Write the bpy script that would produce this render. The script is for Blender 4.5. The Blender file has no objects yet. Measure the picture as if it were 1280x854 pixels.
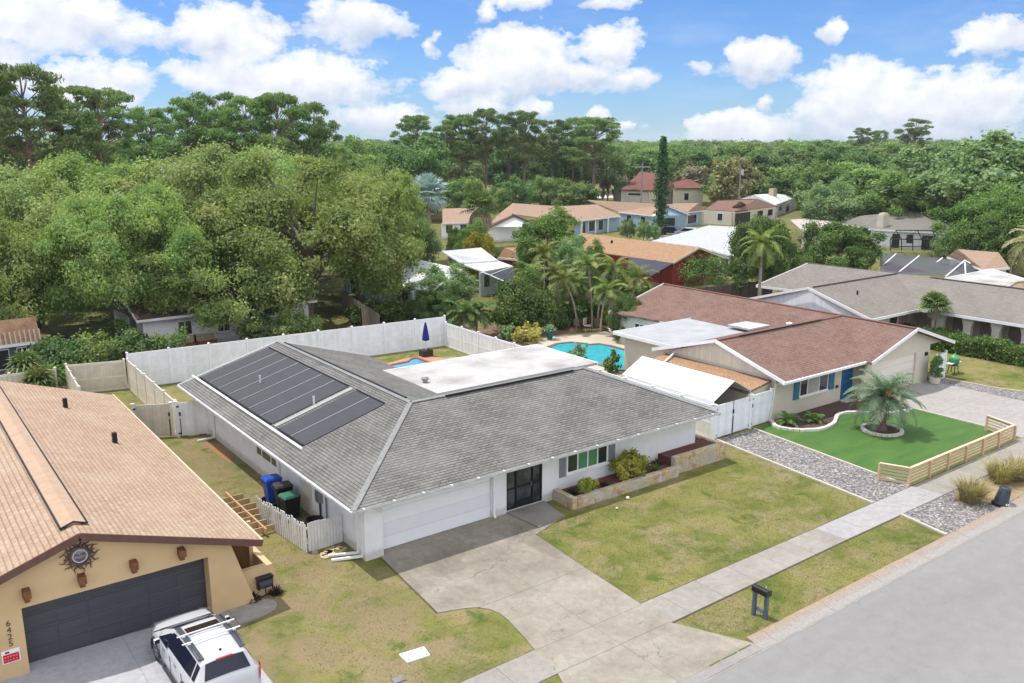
import bpy, bmesh, math, random
import numpy as np
from mathutils import Vector, Matrix
R = math.radians
sc = bpy.context.scene
COL = sc.collection
rnd = random.Random(7)

# ------------------------------------------------------------------ survey
# The place is laid out in metres: X runs along the street, Y away from it into
# the lots, the drone hovers at (0, 0, 15).  Points were measured off the
# photograph by intersecting sight lines with known heights.
CAM_H, F, PITCH, YAW = 15.0, 1094.3, R(12.895), R(-36.70)
_cp, _sp, _cy, _sy = math.cos(PITCH), math.sin(PITCH), math.cos(YAW), math.sin(YAW)
def _rz(v): return Vector((v[0]*_cy - v[1]*_sy, v[0]*_sy + v[1]*_cy, v[2]))
C_R, C_U, C_F = _rz((1, 0, 0)), _rz((0, _sp, _cp)), _rz((0, _cp, -_sp))
def sight(px, py): return C_F + (px-640)/F*C_R - (py-427)/F*C_U
def G(px, py, z=0.0):
    d = sight(px, py); t = (z-CAM_H)/d.z
    return Vector((d.x*t, d.y*t, z))
def away(px, dist, row=176):
    "ground point at a distance below the sight line through column px, read at the given row"
    yv = 427+F/math.tan(PITCH); px = 640+(px-640)*(yv-176)/(yv-row)
    d = sight(px, 176); d.z = 0; d.normalize(); return Vector((d.x*dist, d.y*dist, 0))
def high(py, dist): return CAM_H - (py-176.5)/F*dist*0.995

# ------------------------------------------------------------------ objects
ORG = {}
def thing(name, label, cat, loc=(0, 0, 0), rz=0.0, group=None, local=False):
    o = bpy.data.objects.new(name, None); COL.objects.link(o)
    o.location = loc; o.rotation_euler = (0, 0, rz); o.empty_display_size = .3
    o['label'] = label; o['category'] = cat
    if group: o['group'] = group
    ORG[o.name] = Vector((0, 0, 0)) if local else Vector(loc)
    return o
def tag(o, label, cat, group=None):
    o['label'] = label; o['category'] = cat
    if group: o['group'] = group
    return o
class MB:
    def __init__(s): s.v = []; s.f = []; s.uv = []; s.hasuv = False
    def add(s, vs, fs, uvs=None):
        b = len(s.v); s.v += [tuple(p) for p in vs]
        for i, f in enumerate(fs):
            s.f.append(tuple(b+k for k in f))
            if uvs: s.hasuv = True; s.uv.append(uvs[i])
            else: s.uv.append(None)
        return s
    def box(s, x0, x1, y0, y1, z0, z1):
        v = [(x, y, z) for z in (z0, z1) for y in (y0, y1) for x in (x0, x1)]
        return s.add(v, [(0, 2, 3, 1), (4, 5, 7, 6), (0, 1, 5, 4), (2, 6, 7, 3), (0, 4, 6, 2), (1, 3, 7, 5)])
    def beam(s, a, b, w, h, up=(0, 0, 1)):
        a, b = Vector(a), Vector(b); d = (b-a)
        if d.length < 1e-6: return s
        d.normalize(); u = Vector(up); r = d.cross(u)
        if r.length < 1e-4: r = d.cross(Vector((0, 1, 0)))
        r.normalize(); u = r.cross(d); v = []
        for p in (a, b):
            for sx, sz in ((-1, -1), (1, -1), (1, 1), (-1, 1)): v.append(p + r*sx*w/2 + u*sz*h/2)
        return s.add(v, [(0, 3, 2, 1), (4, 5, 6, 7), (0, 1, 5, 4), (1, 2, 6, 5), (2, 3, 7, 6), (3, 0, 4, 7)])
    def prism(s, poly, z0, z1):
        n = len(poly); a = sum(poly[i][0]*poly[(i+1) % n][1]-poly[(i+1) % n][0]*poly[i][1] for i in range(n))
        if a < 0: poly = poly[::-1]
        v = [(p[0], p[1], z0) for p in poly] + [(p[0], p[1], z1) for p in poly]
        f = [tuple(range(n-1, -1, -1)), tuple(range(n, 2*n))] + [(i, (i+1) % n, n+(i+1) % n, n+i) for i in range(n)]
        return s.add(v, f)
    def extr(s, pts, d):
        "3-D polygon extruded along vector d"
        n = len(pts); d = Vector(d); pts = [Vector(p) for p in pts]
        v = pts + [p+d for p in pts]
        return s.add(v, [tuple(range(n-1, -1, -1)), tuple(range(n, 2*n))] + [(i, (i+1) % n, n+(i+1) % n, n+i) for i in range(n)])
    def tube(s, path, r, n=8, cap=True):
        path = [Vector(p) for p in path]; m = len(path); rr = r if isinstance(r, (list, tuple)) else [r]*m; v = []
        ref = Vector((.13, .21, .97))
        for i, p in enumerate(path):
            t = (path[min(i+1, m-1)] - path[max(i-1, 0)]).normalized()
            a = t.cross(ref)
            if a.length < .15: a = t.cross(Vector((1, 0, 0)))
            a.normalize(); b = t.cross(a)
            for k in range(n):
                q = 2*math.pi*k/n; v.append(p + (a*math.cos(q)+b*math.sin(q))*rr[i])
        f = [(i*n+k, i*n+(k+1) % n, (i+1)*n+(k+1) % n, (i+1)*n+k) for i in range(m-1) for k in range(n)]
        if cap: f += [tuple(range(n-1, -1, -1)), tuple((m-1)*n+k for k in range(n))]
        return s.add(v, f)
    def lathe(s, prof, c=(0, 0, 0), n=20):
        v = []; m = len(prof)
        for r, z in prof:
            for k in range(n):
                q = 2*math.pi*k/n; v.append((c[0]+r*math.cos(q), c[1]+r*math.sin(q), c[2]+z))
        f = [(i*n+k, i*n+(k+1) % n, (i+1)*n+(k+1) % n, (i+1)*n+k) for i in range(m-1) for k in range(n)]
        f += [tuple(range(n-1, -1, -1)), tuple((m-1)*n+k for k in range(n))]
        return s.add(v, f)
    def plane(s, pts, udir, t=.12):
        "roof plane: top face with UV in metres (u along udir, v up the slope), thickness t"
        pts = [Vector(p) for p in pts]; nrm = Vector((0, 0, 0))
        for i in range(len(pts)):
            a, b = pts[i], pts[(i+1) % len(pts)]
            nrm += Vector(((a.y-b.y)*(a.z+b.z), (a.z-b.z)*(a.x+b.x), (a.x-b.x)*(a.y+b.y)))
        nrm.normalize()
        if nrm.z < 0: nrm = -nrm; pts = pts[::-1]
        u = Vector(udir); u = (u - nrm*u.dot(nrm)).normalized(); w = nrm.cross(u)
        if w.z < 0: w = -w
        uv = [(p.dot(u), p.dot(w)) for p in pts]; n = len(pts)
        lo = [p - Vector((0, 0, t)) for p in pts]
        fs = [tuple(range(n)), tuple(range(2*n-1, n-1, -1))]; us = [uv, uv[::-1]]
        for i in range(n):
            j = (i+1) % n; fs.append((i, n+i, n+j, j)); us.append([uv[i], uv[i], uv[j], uv[j]])
        return s.add(pts+lo, fs, us)
    def sheet(s, poly, z): return s.add([(p[0], p[1], z) for p in poly], [tuple(range(len(poly)))])
    def build(s, name, mat, parent=None, smooth=False, bevel=0.0, sub=0):
        me = bpy.data.meshes.new(name); o0 = ORG.get(parent.name, Vector((0, 0, 0))) if parent else Vector((0, 0, 0))
        me.from_pydata([(p[0]-o0.x, p[1]-o0.y, p[2]-o0.z) for p in s.v], [], s.f)
        if s.hasuv:
            ul = me.uv_layers.new(name='UVMap'); k = 0
            for i, f in enumerate(s.f):
                u = s.uv[i]
                for j in range(len(f)):
                    if u: ul.data[k].uv = u[j]
                    k += 1
        me.update()
        if smooth: me.polygons.foreach_set('use_smooth', [True]*len(me.polygons))
        o = bpy.data.objects.new(name, me); COL.objects.link(o)
        if mat: me.materials.append(mat)
        if parent: o.parent = parent; ORG[o.name] = o0
        if bevel:
            m = o.modifiers.new('b', 'BEVEL'); m.width = bevel; m.segments = 2; m.limit_method = 'ANGLE'
        if sub:
            m = o.modifiers.new('s', 'SUBSURF'); m.levels = m.render_levels = sub
        return o
    def solo(s, name, mat, label, cat, group=None, **k):
        "a thing that is one mesh, origin at its base centre"
        n = len(s.v); c = Vector((sum(p[0] for p in s.v)/n, sum(p[1] for p in s.v)/n, min(p[2] for p in s.v)))
        s.v = [(p[0]-c.x, p[1]-c.y, p[2]-c.z) for p in s.v]
        o = s.build(name, mat, None, **k); o.location = c
        return tag(o, label, cat, group)
def struct(o): o['kind'] = 'structure'; return o

# ------------------------------------------------------------------ materials
def newmat(name):
    m = bpy.data.materials.new(name); m.use_nodes = True; nt = m.node_tree
    for n in list(nt.nodes): nt.nodes.remove(n)
    out = nt.nodes.new('ShaderNodeOutputMaterial'); bs = nt.nodes.new('ShaderNodeBsdfPrincipled')
    nt.links.new(bs.outputs[0], out.inputs[0]); return m, nt, bs
class NT:
    def __init__(s, nt): s.nt = nt; s.co = {}
    def n(s, t, **k):
        x = s.nt.nodes.new(t)
        for a, b in k.items(): setattr(x, a, b)
        return x
    def l(s, a, b): s.nt.links.new(a, b)
    def coord(s, kind='Object'):
        if 'tc' not in s.co: s.co['tc'] = s.n('ShaderNodeTexCoord')
        return s.co['tc'].outputs[kind]
    def geo(s):
        if 'g' not in s.co: s.co['g'] = s.n('ShaderNodeNewGeometry')
        return s.co['g'].outputs['Position']
    def noise(s, vec, scale, detail=4, rough=.55, stretch=None, dist=0):
        if stretch:
            m = s.n('ShaderNodeMapping'); m.inputs['Scale'].default_value = stretch; s.l(vec, m.inputs[0]); vec = m.outputs[0]
        x = s.n('ShaderNodeTexNoise'); x.inputs['Scale'].default_value = scale; x.inputs['Detail'].default_value = detail
        x.inputs['Roughness'].default_value = rough; x.inputs['Distortion'].default_value = dist; s.l(vec, x.inputs['Vector']); return x.outputs[0]
    def ramp(s, fac, stops, interp='LINEAR'):
        x = s.n('ShaderNodeValToRGB'); cr = x.color_ramp; cr.interpolation = interp
        while len(cr.elements) < len(stops): cr.elements.new(.5)
        for e, (p, c) in zip(cr.elements, stops):
            e.position = p; e.color = (c, c, c, 1) if isinstance(c, (int, float)) else (*c, 1)
        s.l(fac, x.inputs[0]); return x.outputs[0]
    def mix(s, fac, a, b, mode='MIX'):
        x = s.n('ShaderNodeMix', data_type='RGBA', blend_type=mode)
        for sock, val in ((x.inputs[0], fac), (x.inputs[6], a), (x.inputs[7], b)):
            if isinstance(val, (int, float)): sock.default_value = val
            elif isinstance(val, tuple): sock.default_value = (*val, 1)
            else: s.l(val, sock)
        return x.outputs[2]
    def math(s, op, a, b=None, c=None, clamp=False):
        x = s.n('ShaderNodeMath', operation=op); x.use_clamp = clamp
        for i, val in enumerate((a, b, c)):
            if val is None: continue
            if isinstance(val, (int, float)): x.inputs[i].default_value = val
            else: s.l(val, x.inputs[i])
        return x.outputs[0]
    def bump(s, h, bs, strength=.5, dist=.02):
        b = s.n('ShaderNodeBump'); b.inputs['Strength'].default_value = strength; b.inputs['Distance'].default_value = dist
        s.l(h, b.inputs['Height']); s.l(b.outputs[0], bs.inputs['Normal'])
def mul(c, k): return tuple(x*k for x in c)
_mc = {}
def M(name, c, c2=None, scale=3, rough=.8, fine=40, fa=.12, bump=0, bscale=60, spec=.3, metal=0, streak=None):
    if name in _mc: return _mc[name]
    m, nt, bs = newmat(name); t = NT(nt); o = t.coord('Object')
    c2 = c2 or mul(c, .82)
    a = t.noise(o, scale, 5, stretch=streak); col = t.mix(t.ramp(a, [(.35, 0.), (.68, 1.)]), c, c2)
    f = t.noise(o, fine, 3); col = t.mix(1., col, t.ramp(f, [(.25, 1-fa), (.75, 1+fa)]), 'MULTIPLY')
    t.l(col, bs.inputs['Base Color']); bs.inputs['Roughness'].default_value = rough
    bs.inputs['Specular IOR Level'].default_value = spec; bs.inputs['Metallic'].default_value = metal
    if bump: t.bump(t.noise(o, bscale, 4), bs, bump, .01)
    _mc[name] = m; return m
def shingle(name, c1, c2, dark, row=.15, tab=.33, rough=.9, stain=None, stain_amt=.5, gap=.55, tabgap=.012, bump=.6):
    m, nt, bs = newmat(name); t = NT(nt); uv = t.coord('UV'); o = t.coord('Object')
    br = t.n('ShaderNodeTexBrick'); br.offset = .5; br.inputs['Scale'].default_value = 1
    br.inputs['Brick Width'].default_value = tab; br.inputs['Row Height'].default_value = row
    br.inputs['Mortar Size'].default_value = tabgap; br.inputs['Mortar Smooth'].default_value = .3; br.inputs['Bias'].default_value = 0
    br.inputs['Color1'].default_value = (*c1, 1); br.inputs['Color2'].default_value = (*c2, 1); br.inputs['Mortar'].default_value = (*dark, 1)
    t.l(uv, br.inputs['Vector'])
    n1 = t.noise(o, .55, 6, .6); n2 = t.noise(o, 9, 3); n3 = t.noise(o, 45, 2)
    col = br.outputs['Color']
    if stain: col = t.mix(t.math('MULTIPLY', t.ramp(n1, [(.42, 0.), (.66, 1.)]), stain_amt), col, stain)
    col = t.mix(1., col, t.ramp(n2, [(.3, .86), (.7, 1.12)]), 'MULTIPLY')
    col = t.mix(1., col, t.ramp(n3, [(.3, .8), (.7, 1.18)]), 'MULTIPLY')
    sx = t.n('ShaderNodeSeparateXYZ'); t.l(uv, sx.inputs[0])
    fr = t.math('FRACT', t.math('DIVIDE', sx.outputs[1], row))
    col = t.mix(1., col, t.ramp(fr, [(0., gap), (.16, gap), (.3, 1.)]), 'MULTIPLY')  # gap tone: shadow line painted into the colour at each course's lower edge
    t.l(col, bs.inputs['Base Color']); bs.inputs['Roughness'].default_value = rough; bs.inputs['Specular IOR Level'].default_value = .2
    h = t.math('ADD', t.math('MULTIPLY', t.math('SUBTRACT', 1., fr), .8), t.math('MULTIPLY', n3, .4))
    t.bump(h, bs, bump, .02); return m
def siding(name, c, width=.15, axis=0, c2=None, depth=.5, rough=.6, gap=.72):
    "boards with dark joints, axis 0/1/2 = joint spacing along local X/Y/Z"
    m, nt, bs = newmat(name); t = NT(nt); o = t.coord('Object'); sx = t.n('ShaderNodeSeparateXYZ'); t.l(o, sx.inputs[0])
    q = t.math('DIVIDE', sx.outputs[axis], width); fr = t.math('FRACT', q)
    wn = t.n('ShaderNodeTexWhiteNoise', noise_dimensions='1D'); t.l(t.math('FLOOR', q), wn.inputs['W'])
    a = t.noise(o, 2.2, 5); col = t.mix(t.ramp(a, [(.35, 0.), (.7, 1.)]), c, c2 or mul(c, .86))
    col = t.mix(1., col, t.ramp(wn.outputs[0], [(0., .93), (1., 1.05)]), 'MULTIPLY')
    g = t.ramp(fr, [(0., gap), (.06, gap), (.1, 1.), (.95, 1.), (1., gap)]); col = t.mix(1., col, g, 'MULTIPLY')
    t.l(col, bs.inputs['Base Color']); bs.inputs['Roughness'].default_value = rough
    t.bump(g, bs, depth, .015); return m
def leafmat(name, ca, cb, cc=None, trans=.3, rough=.55):
    "ca..cb by the leaf's own tint; cc = odd leaves"
    m = bpy.data.materials.new(name); m.use_nodes = True; nt = m.node_tree; t = NT(nt)
    for n in list(nt.nodes): nt.nodes.remove(n)
    out = t.n('ShaderNodeOutputMaterial'); at = t.n('ShaderNodeAttribute', attribute_name='tint')
    oi = t.n('ShaderNodeObjectInfo')
    st = [(0., ca), (.85, cb)] + ([(1., cc)] if cc else [])
    col = t.ramp(at.outputs['Fac'], st)
    hv = t.n('ShaderNodeHueSaturation'); t.l(col, hv.inputs['Color'])
    t.l(t.math('ADD', .485, t.math('MULTIPLY', oi.outputs['Random'], .03)), hv.inputs['Hue'])
    t.l(t.math('ADD', .8, t.math('MULTIPLY', oi.outputs['Random'], .4)), hv.inputs['Value'])
    d = t.n('ShaderNodeBsdfDiffuse'); tr = t.n('ShaderNodeBsdfTranslucent'); gl = t.n('ShaderNodeBsdfGlossy')
    gl.inputs['Roughness'].default_value = rough; gl.inputs['Color'].default_value = (.8, .85, .8, 1)
    t.l(hv.outputs[0], d.inputs[0]); t.l(t.mix(1., hv.outputs[0], (1.15, 1.25, .6), 'MULTIPLY'), tr.inputs[0])
    m1 = t.n('ShaderNodeMixShader'); m1.inputs[0].default_value = trans; t.l(d.outputs[0], m1.inputs[1]); t.l(tr.outputs[0], m1.inputs[2])
    m2 = t.n('ShaderNodeMixShader'); m2.inputs[0].default_value = .025; t.l(m1.outputs[0], m2.inputs[1]); t.l(gl.outputs[0], m2.inputs[2])
    t.l(m2.outputs[0], out.inputs[0]); return m

def weathered_white():
    "painted block wall: faint vertical runs, dirt splash near the ground"
    m, nt, bs = newmat('white_paint'); t = NT(nt); p = t.geo(); sx = t.n('ShaderNodeSeparateXYZ'); t.l(p, sx.inputs[0])
    col = t.mix(t.ramp(t.noise(p, 1.2, 5), [(.35, 0.), (.7, 1.)]), (.78, .78, .79), (.71, .71, .715))
    col = t.mix(t.math('MULTIPLY', t.ramp(t.noise(p, 3., 5, .7, stretch=(1, 1, .12)), [(.5, 0.), (.75, 1.)]), .22), col, (.5, .49, .46))
    hgt = t.math('ADD', sx.outputs[2], t.math('MULTIPLY', t.noise(p, 2.5, 5, .7), -.5))
    col = t.mix(t.ramp(hgt, [(0., .45), (.16, 0.)]), col, (.36, .31, .24))
    t.l(col, bs.inputs['Base Color']); bs.inputs['Roughness'].default_value = .75; t.bump(t.noise(p, 60, 4), bs, .2, .01); return m
white_paint = weathered_white()
trim_white = M('trim_white', (.82, .82, .82), (.74, .74, .73), 2, .5)
vinyl = siding('white_vinyl', (.83, .845, .88), .19, 0, depth=.12, rough=.4, gap=.96)
vinyl_y = siding('white_vinyl_boards', (.78, .78, .76), .19, 1, (.68, .67, .62), depth=.12, rough=.4, gap=.94)
vinyl_post = M('vinyl_post', (.82, .83, .86), (.76, .77, .8), 2, .4)
beige_vinyl_x = siding('beige_vinyl', (.62, .57, .47), .17, 0, (.52, .47, .39), .3, .5, .85)
beige_vinyl_y = siding('beige_vinyl_boards', (.72, .66, .53), .17, 1, (.58, .52, .42), .3, .5, .85)
beige_post = M('beige_post', (.70, .65, .55), (.6, .55, .46), 3, .5)
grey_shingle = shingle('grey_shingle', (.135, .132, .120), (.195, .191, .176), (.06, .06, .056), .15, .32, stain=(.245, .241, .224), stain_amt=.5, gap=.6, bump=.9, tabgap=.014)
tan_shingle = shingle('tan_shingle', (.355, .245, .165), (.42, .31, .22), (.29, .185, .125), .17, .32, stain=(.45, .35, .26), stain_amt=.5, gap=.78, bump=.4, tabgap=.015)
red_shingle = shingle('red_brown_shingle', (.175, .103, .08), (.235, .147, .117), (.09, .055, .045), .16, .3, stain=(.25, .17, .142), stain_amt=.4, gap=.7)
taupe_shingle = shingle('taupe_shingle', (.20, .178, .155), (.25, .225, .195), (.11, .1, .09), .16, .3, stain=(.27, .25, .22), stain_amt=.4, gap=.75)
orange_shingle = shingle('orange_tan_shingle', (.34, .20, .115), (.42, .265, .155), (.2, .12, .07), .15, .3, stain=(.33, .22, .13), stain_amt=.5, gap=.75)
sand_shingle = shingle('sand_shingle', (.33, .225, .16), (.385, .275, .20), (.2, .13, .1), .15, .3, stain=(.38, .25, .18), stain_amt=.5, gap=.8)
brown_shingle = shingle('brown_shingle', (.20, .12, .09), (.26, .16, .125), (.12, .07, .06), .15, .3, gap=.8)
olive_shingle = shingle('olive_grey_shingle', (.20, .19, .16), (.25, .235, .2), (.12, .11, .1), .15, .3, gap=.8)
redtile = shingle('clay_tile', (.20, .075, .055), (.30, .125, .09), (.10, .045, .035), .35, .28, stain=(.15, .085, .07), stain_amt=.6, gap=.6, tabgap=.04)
metal_roof = siding('white_metal_roof', (.78, .79, .80), .4, 0, (.68, .69, .71), .4, .35, .8)
membrane = M('white_membrane', (.50, .49, .47), (.30, .285, .265), .45, .75, fine=8, fa=.08, bump=.1, bscale=6)
grey_membrane = M('grey_membrane', (.40, .41, .415), (.32, .325, .33), .7, .7, fine=8, fa=.08)
concrete = None
dark_metal = M('dark_metal', (.03, .03, .035), None, 4, .4)
black_plastic = M('black_plastic', (.012, .012, .014), None, 4, .45)
grey_metal = M('grey_metal', (.32, .33, .34), None, 4, .35, metal=.6)
wood_raw = M('raw_timber', (.52, .36, .20), (.42, .27, .14), 2, .8, streak=(1, 8, 8))
wood_fence = siding('weathered_fence_boards', (.38, .32, .26), .14, 0, (.27, .22, .18), .5, .9, .55)
wood_brown = M('brown_timber', (.14, .07, .035), (.10, .045, .02), 5, .7)
tan_stucco = M('tan_stucco', (.60, .435, .24), (.55, .39, .21), 1.1, .9, fine=60, fa=.06, bump=.2, bscale=80)
cream_stucco = M('cream_stucco', (.62, .57, .47), (.57, .52, .42), 1.2, .9, fine=60, fa=.05, bump=.2, bscale=80)
beige_wall = M('beige_wall', (.62, .52, .38), (.55, .46, .34), 1.2, .9)
teal_wall = M('grey_blue_wall', (.50, .57, .61), (.42, .49, .53), 1.2, .8)
red_wall = siding('red_siding', (.40, .045, .04), .3, 0, (.34, .035, .03), .3, .7, .8)
def glassmat(name, c=(.02, .025, .03), r=.08):
    m, nt, bs = newmat(name); bs.inputs['Base Color'].default_value = (*c, 1); bs.inputs['Roughness'].default_value = r
    bs.inputs['Specular IOR Level'].default_value = .7; return m
glass = glassmat('window_glass'); green_glass = glassmat('green_glass', (.03, .20, .10)); car_glass = glassmat('car_glass', (.008, .011, .028), .06); car_glass.node_tree.nodes['Principled BSDF'].inputs['Specular IOR Level'].default_value = .3
# ------------------------------------------------------------------ ground
def ground_mat():
    m, nt, bs = newmat('lawn_ground'); t = NT(nt); o = t.coord('Object')
    big = t.noise(o, .35, 6, .62); mid = t.noise(o, 1.3, 6, .65); fine = t.noise(o, 14, 4, .7); tiny = t.noise(o, 60, 2)
    g = t.mix(t.ramp(mid, [(.34, 0.), (.66, 1.)]), (.072, .112, .02), (.140, .152, .035))
    g = t.mix(t.ramp(big, [(.38, 0.), (.60, .75)]), g, (.255, .225, .08))
    dry = t.noise(o, .62, 7, .68, dist=.5)
    g = t.mix(t.ramp(dry, [(.47, 0.), (.62, .85)]), g, (.27, .215, .12))
    lush = t.noise(o, .9, 6, .7, dist=.8)
    g = t.mix(t.ramp(lush, [(.56, 0.), (.66, .75)]), g, (.062, .108, .018))
    sx = t.n('ShaderNodeSeparateXYZ'); t.l(o, sx.inputs[0])
    side = t.ramp(t.math('DIVIDE', sx.outputs[0], 20), [(.62, .9), (.72, 0.)])      # worn strip between the first two houses
    worn = t.math('MULTIPLY', side, t.ramp(t.noise(o, .55, 6, .68, dist=.4), [(.42, 0.), (.56, 1.)]))
    g = t.mix(t.math('MULTIPLY', worn, .9), g, (.24, .185, .108))
    far = t.ramp(t.math('DIVIDE', sx.outputs[1], 100), [(.55, 0.), (.60, 1.)])
    g = t.mix(t.math('MULTIPLY', far, .45), g, (.10, .11, .04))
    g = t.mix(1., g, t.ramp(fine, [(.3, .82), (.7, 1.18)]), 'MULTIPLY')
    g = t.mix(1., g, t.ramp(tiny, [(.3, .8), (.7, 1.2)]), 'MULTIPLY')
    t.l(g, bs.inputs['Base Color']); bs.inputs['Roughness'].default_value = .95; bs.inputs['Specular IOR Level'].default_value = .1
    t.bump(t.math('ADD', fine, tiny), bs, .6, .03); return m
def concrete_mat(name, base, dark, joints=(), cracks=.4, stain=.6, scale=.5, tyre_stain=False):
    m, nt, bs = newmat(name); t = NT(nt); o = t.coord('Object')
    a = t.noise(o, scale, 7, .65); b = t.noise(o, 3.5, 6, .7); c = t.noise(o, 30, 4, .7)
    col = t.mix(t.math('MULTIPLY', t.ramp(a, [(.38, 0.), (.64, 1.)]), stain), base, dark)
    col = t.mix(1., col, t.ramp(b, [(.3, .82), (.7, 1.1)]), 'MULTIPLY')
    col = t.mix(1., col, t.ramp(c, [(.3, .84), (.7, 1.14)]), 'MULTIPLY')
    if cracks:
        nv = t.n('ShaderNodeTexNoise'); nv.inputs['Scale'].default_value = 1.1; nv.inputs['Detail'].default_value = 5; t.l(o, nv.inputs['Vector'])
        wv = t.n('ShaderNodeVectorMath', operation='MULTIPLY_ADD'); t.l(nv.outputs['Color'], wv.inputs[0]); wv.inputs[1].default_value = (2.2, 2.2, 0); t.l(o, wv.inputs[2])
        vo = t.n('ShaderNodeTexVoronoi', feature='DISTANCE_TO_EDGE'); vo.inputs['Scale'].default_value = .42; t.l(wv.outputs[0], vo.inputs['Vector'])
        k = t.ramp(vo.outputs['Distance'], [(.0, 1.), (.002, 1.), (.006, 0.)])
        gate = t.ramp(t.noise(o, .4, 2), [(.52, 0.), (.6, 1.)])
        col = t.mix(t.math('MULTIPLY', t.math('MULTIPLY', k, gate), cracks), col, mul(dark, .35))
    sx = t.n('ShaderNodeSeparateXYZ'); t.l(o, sx.inputs[0])
    if tyre_stain:      # oil and mildew staining in front of the garage
        zone = t.ramp(t.math('DIVIDE', sx.outputs[1], 30), [(.70, 0.), (.775, .8), (.85, 1.), (.885, .35), (.90, .0)])
        bl_ = t.ramp(t.noise(o, .9, 6, .7, stretch=(1, .55, 1), dist=.5), [(.40, 0.), (.66, 1.)])
        col = t.mix(t.math('MULTIPLY', t.math('MULTIPLY', zone, bl_), .75), col, (.12, .104, .082))
        col = t.mix(t.math('MULTIPLY', zone, .12), col, (.13, .115, .095))
    for ax, p, w in joints:
        dd = t.math('ABSOLUTE', t.math('SUBTRACT', sx.outputs[ax], p)); k = t.math('LESS_THAN', dd, w)
        col = t.mix(t.math('MULTIPLY', k, .65), col, mul(dark, .4))
    t.l(col, bs.inputs['Base Color']); bs.inputs['Roughness'].default_value = .9; bs.inputs['Specular IOR Level'].default_value = .2
    t.bump(c, bs, .25, .01); return m
def gravel_mat():
    m, nt, bs = newmat('grey_gravel'); t = NT(nt); o = t.coord('Object')
    vo = t.n('ShaderNodeTexVoronoi'); vo.inputs['Scale'].default_value = 11; t.l(o, vo.inputs['Vector'])
    sx = t.n('ShaderNodeSeparateColor'); t.l(vo.outputs['Color'], sx.inputs[0])
    col = t.ramp(sx.outputs[0], [(0., (.13, .12, .115)), (.35, (.24, .23, .225)), (.7, (.35, .335, .325)), (.9, (.38, .32, .27)), (1., (.6, .58, .56))])
    col = t.mix(1., col, t.ramp(vo.outputs['Distance'], [(.25, 1.), (.75, .45)]), 'MULTIPLY')
    b = t.noise(o, .9, 4); col = t.mix(1., col, t.ramp(b, [(.3, .85), (.7, 1.12)]), 'MULTIPLY')
    t.l(col, bs.inputs['Base Color']); bs.inputs['Roughness'].default_value = .9
    t.bump(t.math('SUBTRACT', 1., vo.outputs['Distance']), bs, .8, .04); return m
def turf_mat():
    m, nt, bs = newmat('artificial_turf'); t = NT(nt); o = t.coord('Object')
    a = t.noise(o, .7, 4, stretch=(.5, 2, 1)); b = t.noise(o, 35, 4, .7)
    col = t.mix(t.ramp(a, [(.35, 0.), (.65, 1.)]), (.038, .112, .011), (.066, .150, .018))
    col = t.mix(1., col, t.ramp(b, [(.3, .7), (.7, 1.25)]), 'MULTIPLY')
    t.l(col, bs.inputs['Base Color']); bs.inputs['Roughness'].default_value = .8; t.bump(b, bs, .5, .02); return m
def asphalt_mat():
    m, nt, bs = newmat('pale_asphalt'); t = NT(nt); o = t.coord('Object')
    a = t.noise(o, .25, 6, .6, stretch=(.35, 1.6, 1)); b = t.noise(o, 2, 5, .7); c = t.noise(o, 50, 3, .8)
    col = t.mix(t.ramp(a, [(.35, 0.), (.65, 1.)]), (.25, .239, .229), (.215, .207, .20))
    col = t.mix(1., col, t.ramp(b, [(.3, .92), (.7, 1.06)]), 'MULTIPLY'); col = t.mix(1., col, t.ramp(c, [(.25, .78), (.75, 1.2)]), 'MULTIPLY')
    sx = t.n('ShaderNodeSeparateXYZ'); t.l(o, sx.inputs[0])
    nv = t.n('ShaderNodeTexNoise'); nv.inputs['Scale'].default_value = .8; nv.inputs['Detail'].default_value = 6; t.l(o, nv.inputs['Vector'])
    wv = t.n('ShaderNodeVectorMath', operation='MULTIPLY_ADD'); t.l(nv.outputs['Color'], wv.inputs[0]); wv.inputs[1].default_value = (3, 3, 0); t.l(o, wv.inputs[2])
    vo = t.n('ShaderNodeTexVoronoi', feature='DISTANCE_TO_EDGE'); vo.inputs['Scale'].default_value = .16; t.l(wv.outputs[0], vo.inputs['Vector'])
    col = t.mix(t.math('MULTIPLY', t.ramp(vo.outputs['Distance'], [(0., 1.), (.0015, 1.), (.004, 0.)]), .16), col, (.09, .088, .088))
    oil = t.math('MULTIPLY', t.ramp(t.math('ABSOLUTE', t.math('SUBTRACT', sx.outputs[1], 12.6)), [(.0, 1.), (.9, 0.)]), t.ramp(t.noise(o, .5, 5, .7, stretch=(.3, 1.5, 1)), [(.5, 0.), (.7, 1.)]))
    col = t.mix(t.math('MULTIPLY', oil, .35), col, (.12, .115, .115))
    col = t.mix(t.math('MULTIPLY', t.ramp(t.noise(o, 1.2, 6, .8), [(.66, 0.), (.72, 1.)]), .5), col, (.13, .12, .11))
    t.l(col, bs.inputs['Base Color']); bs.inputs['Roughness'].default_value = .9; t.bump(c, bs, .3, .01); return m
lawn = ground_mat()
mbg = MB(); S = 2500
mbg.sheet([(-S, -S), (S, -S), (S, S), (-S, S)], 0); struct(mbg.build('ground', lawn))
struct(MB().sheet([(-200, 6), (400, 6), (400, 14.55), (-200, 14.55)], .006).build('street', asphalt_mat()))
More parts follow.
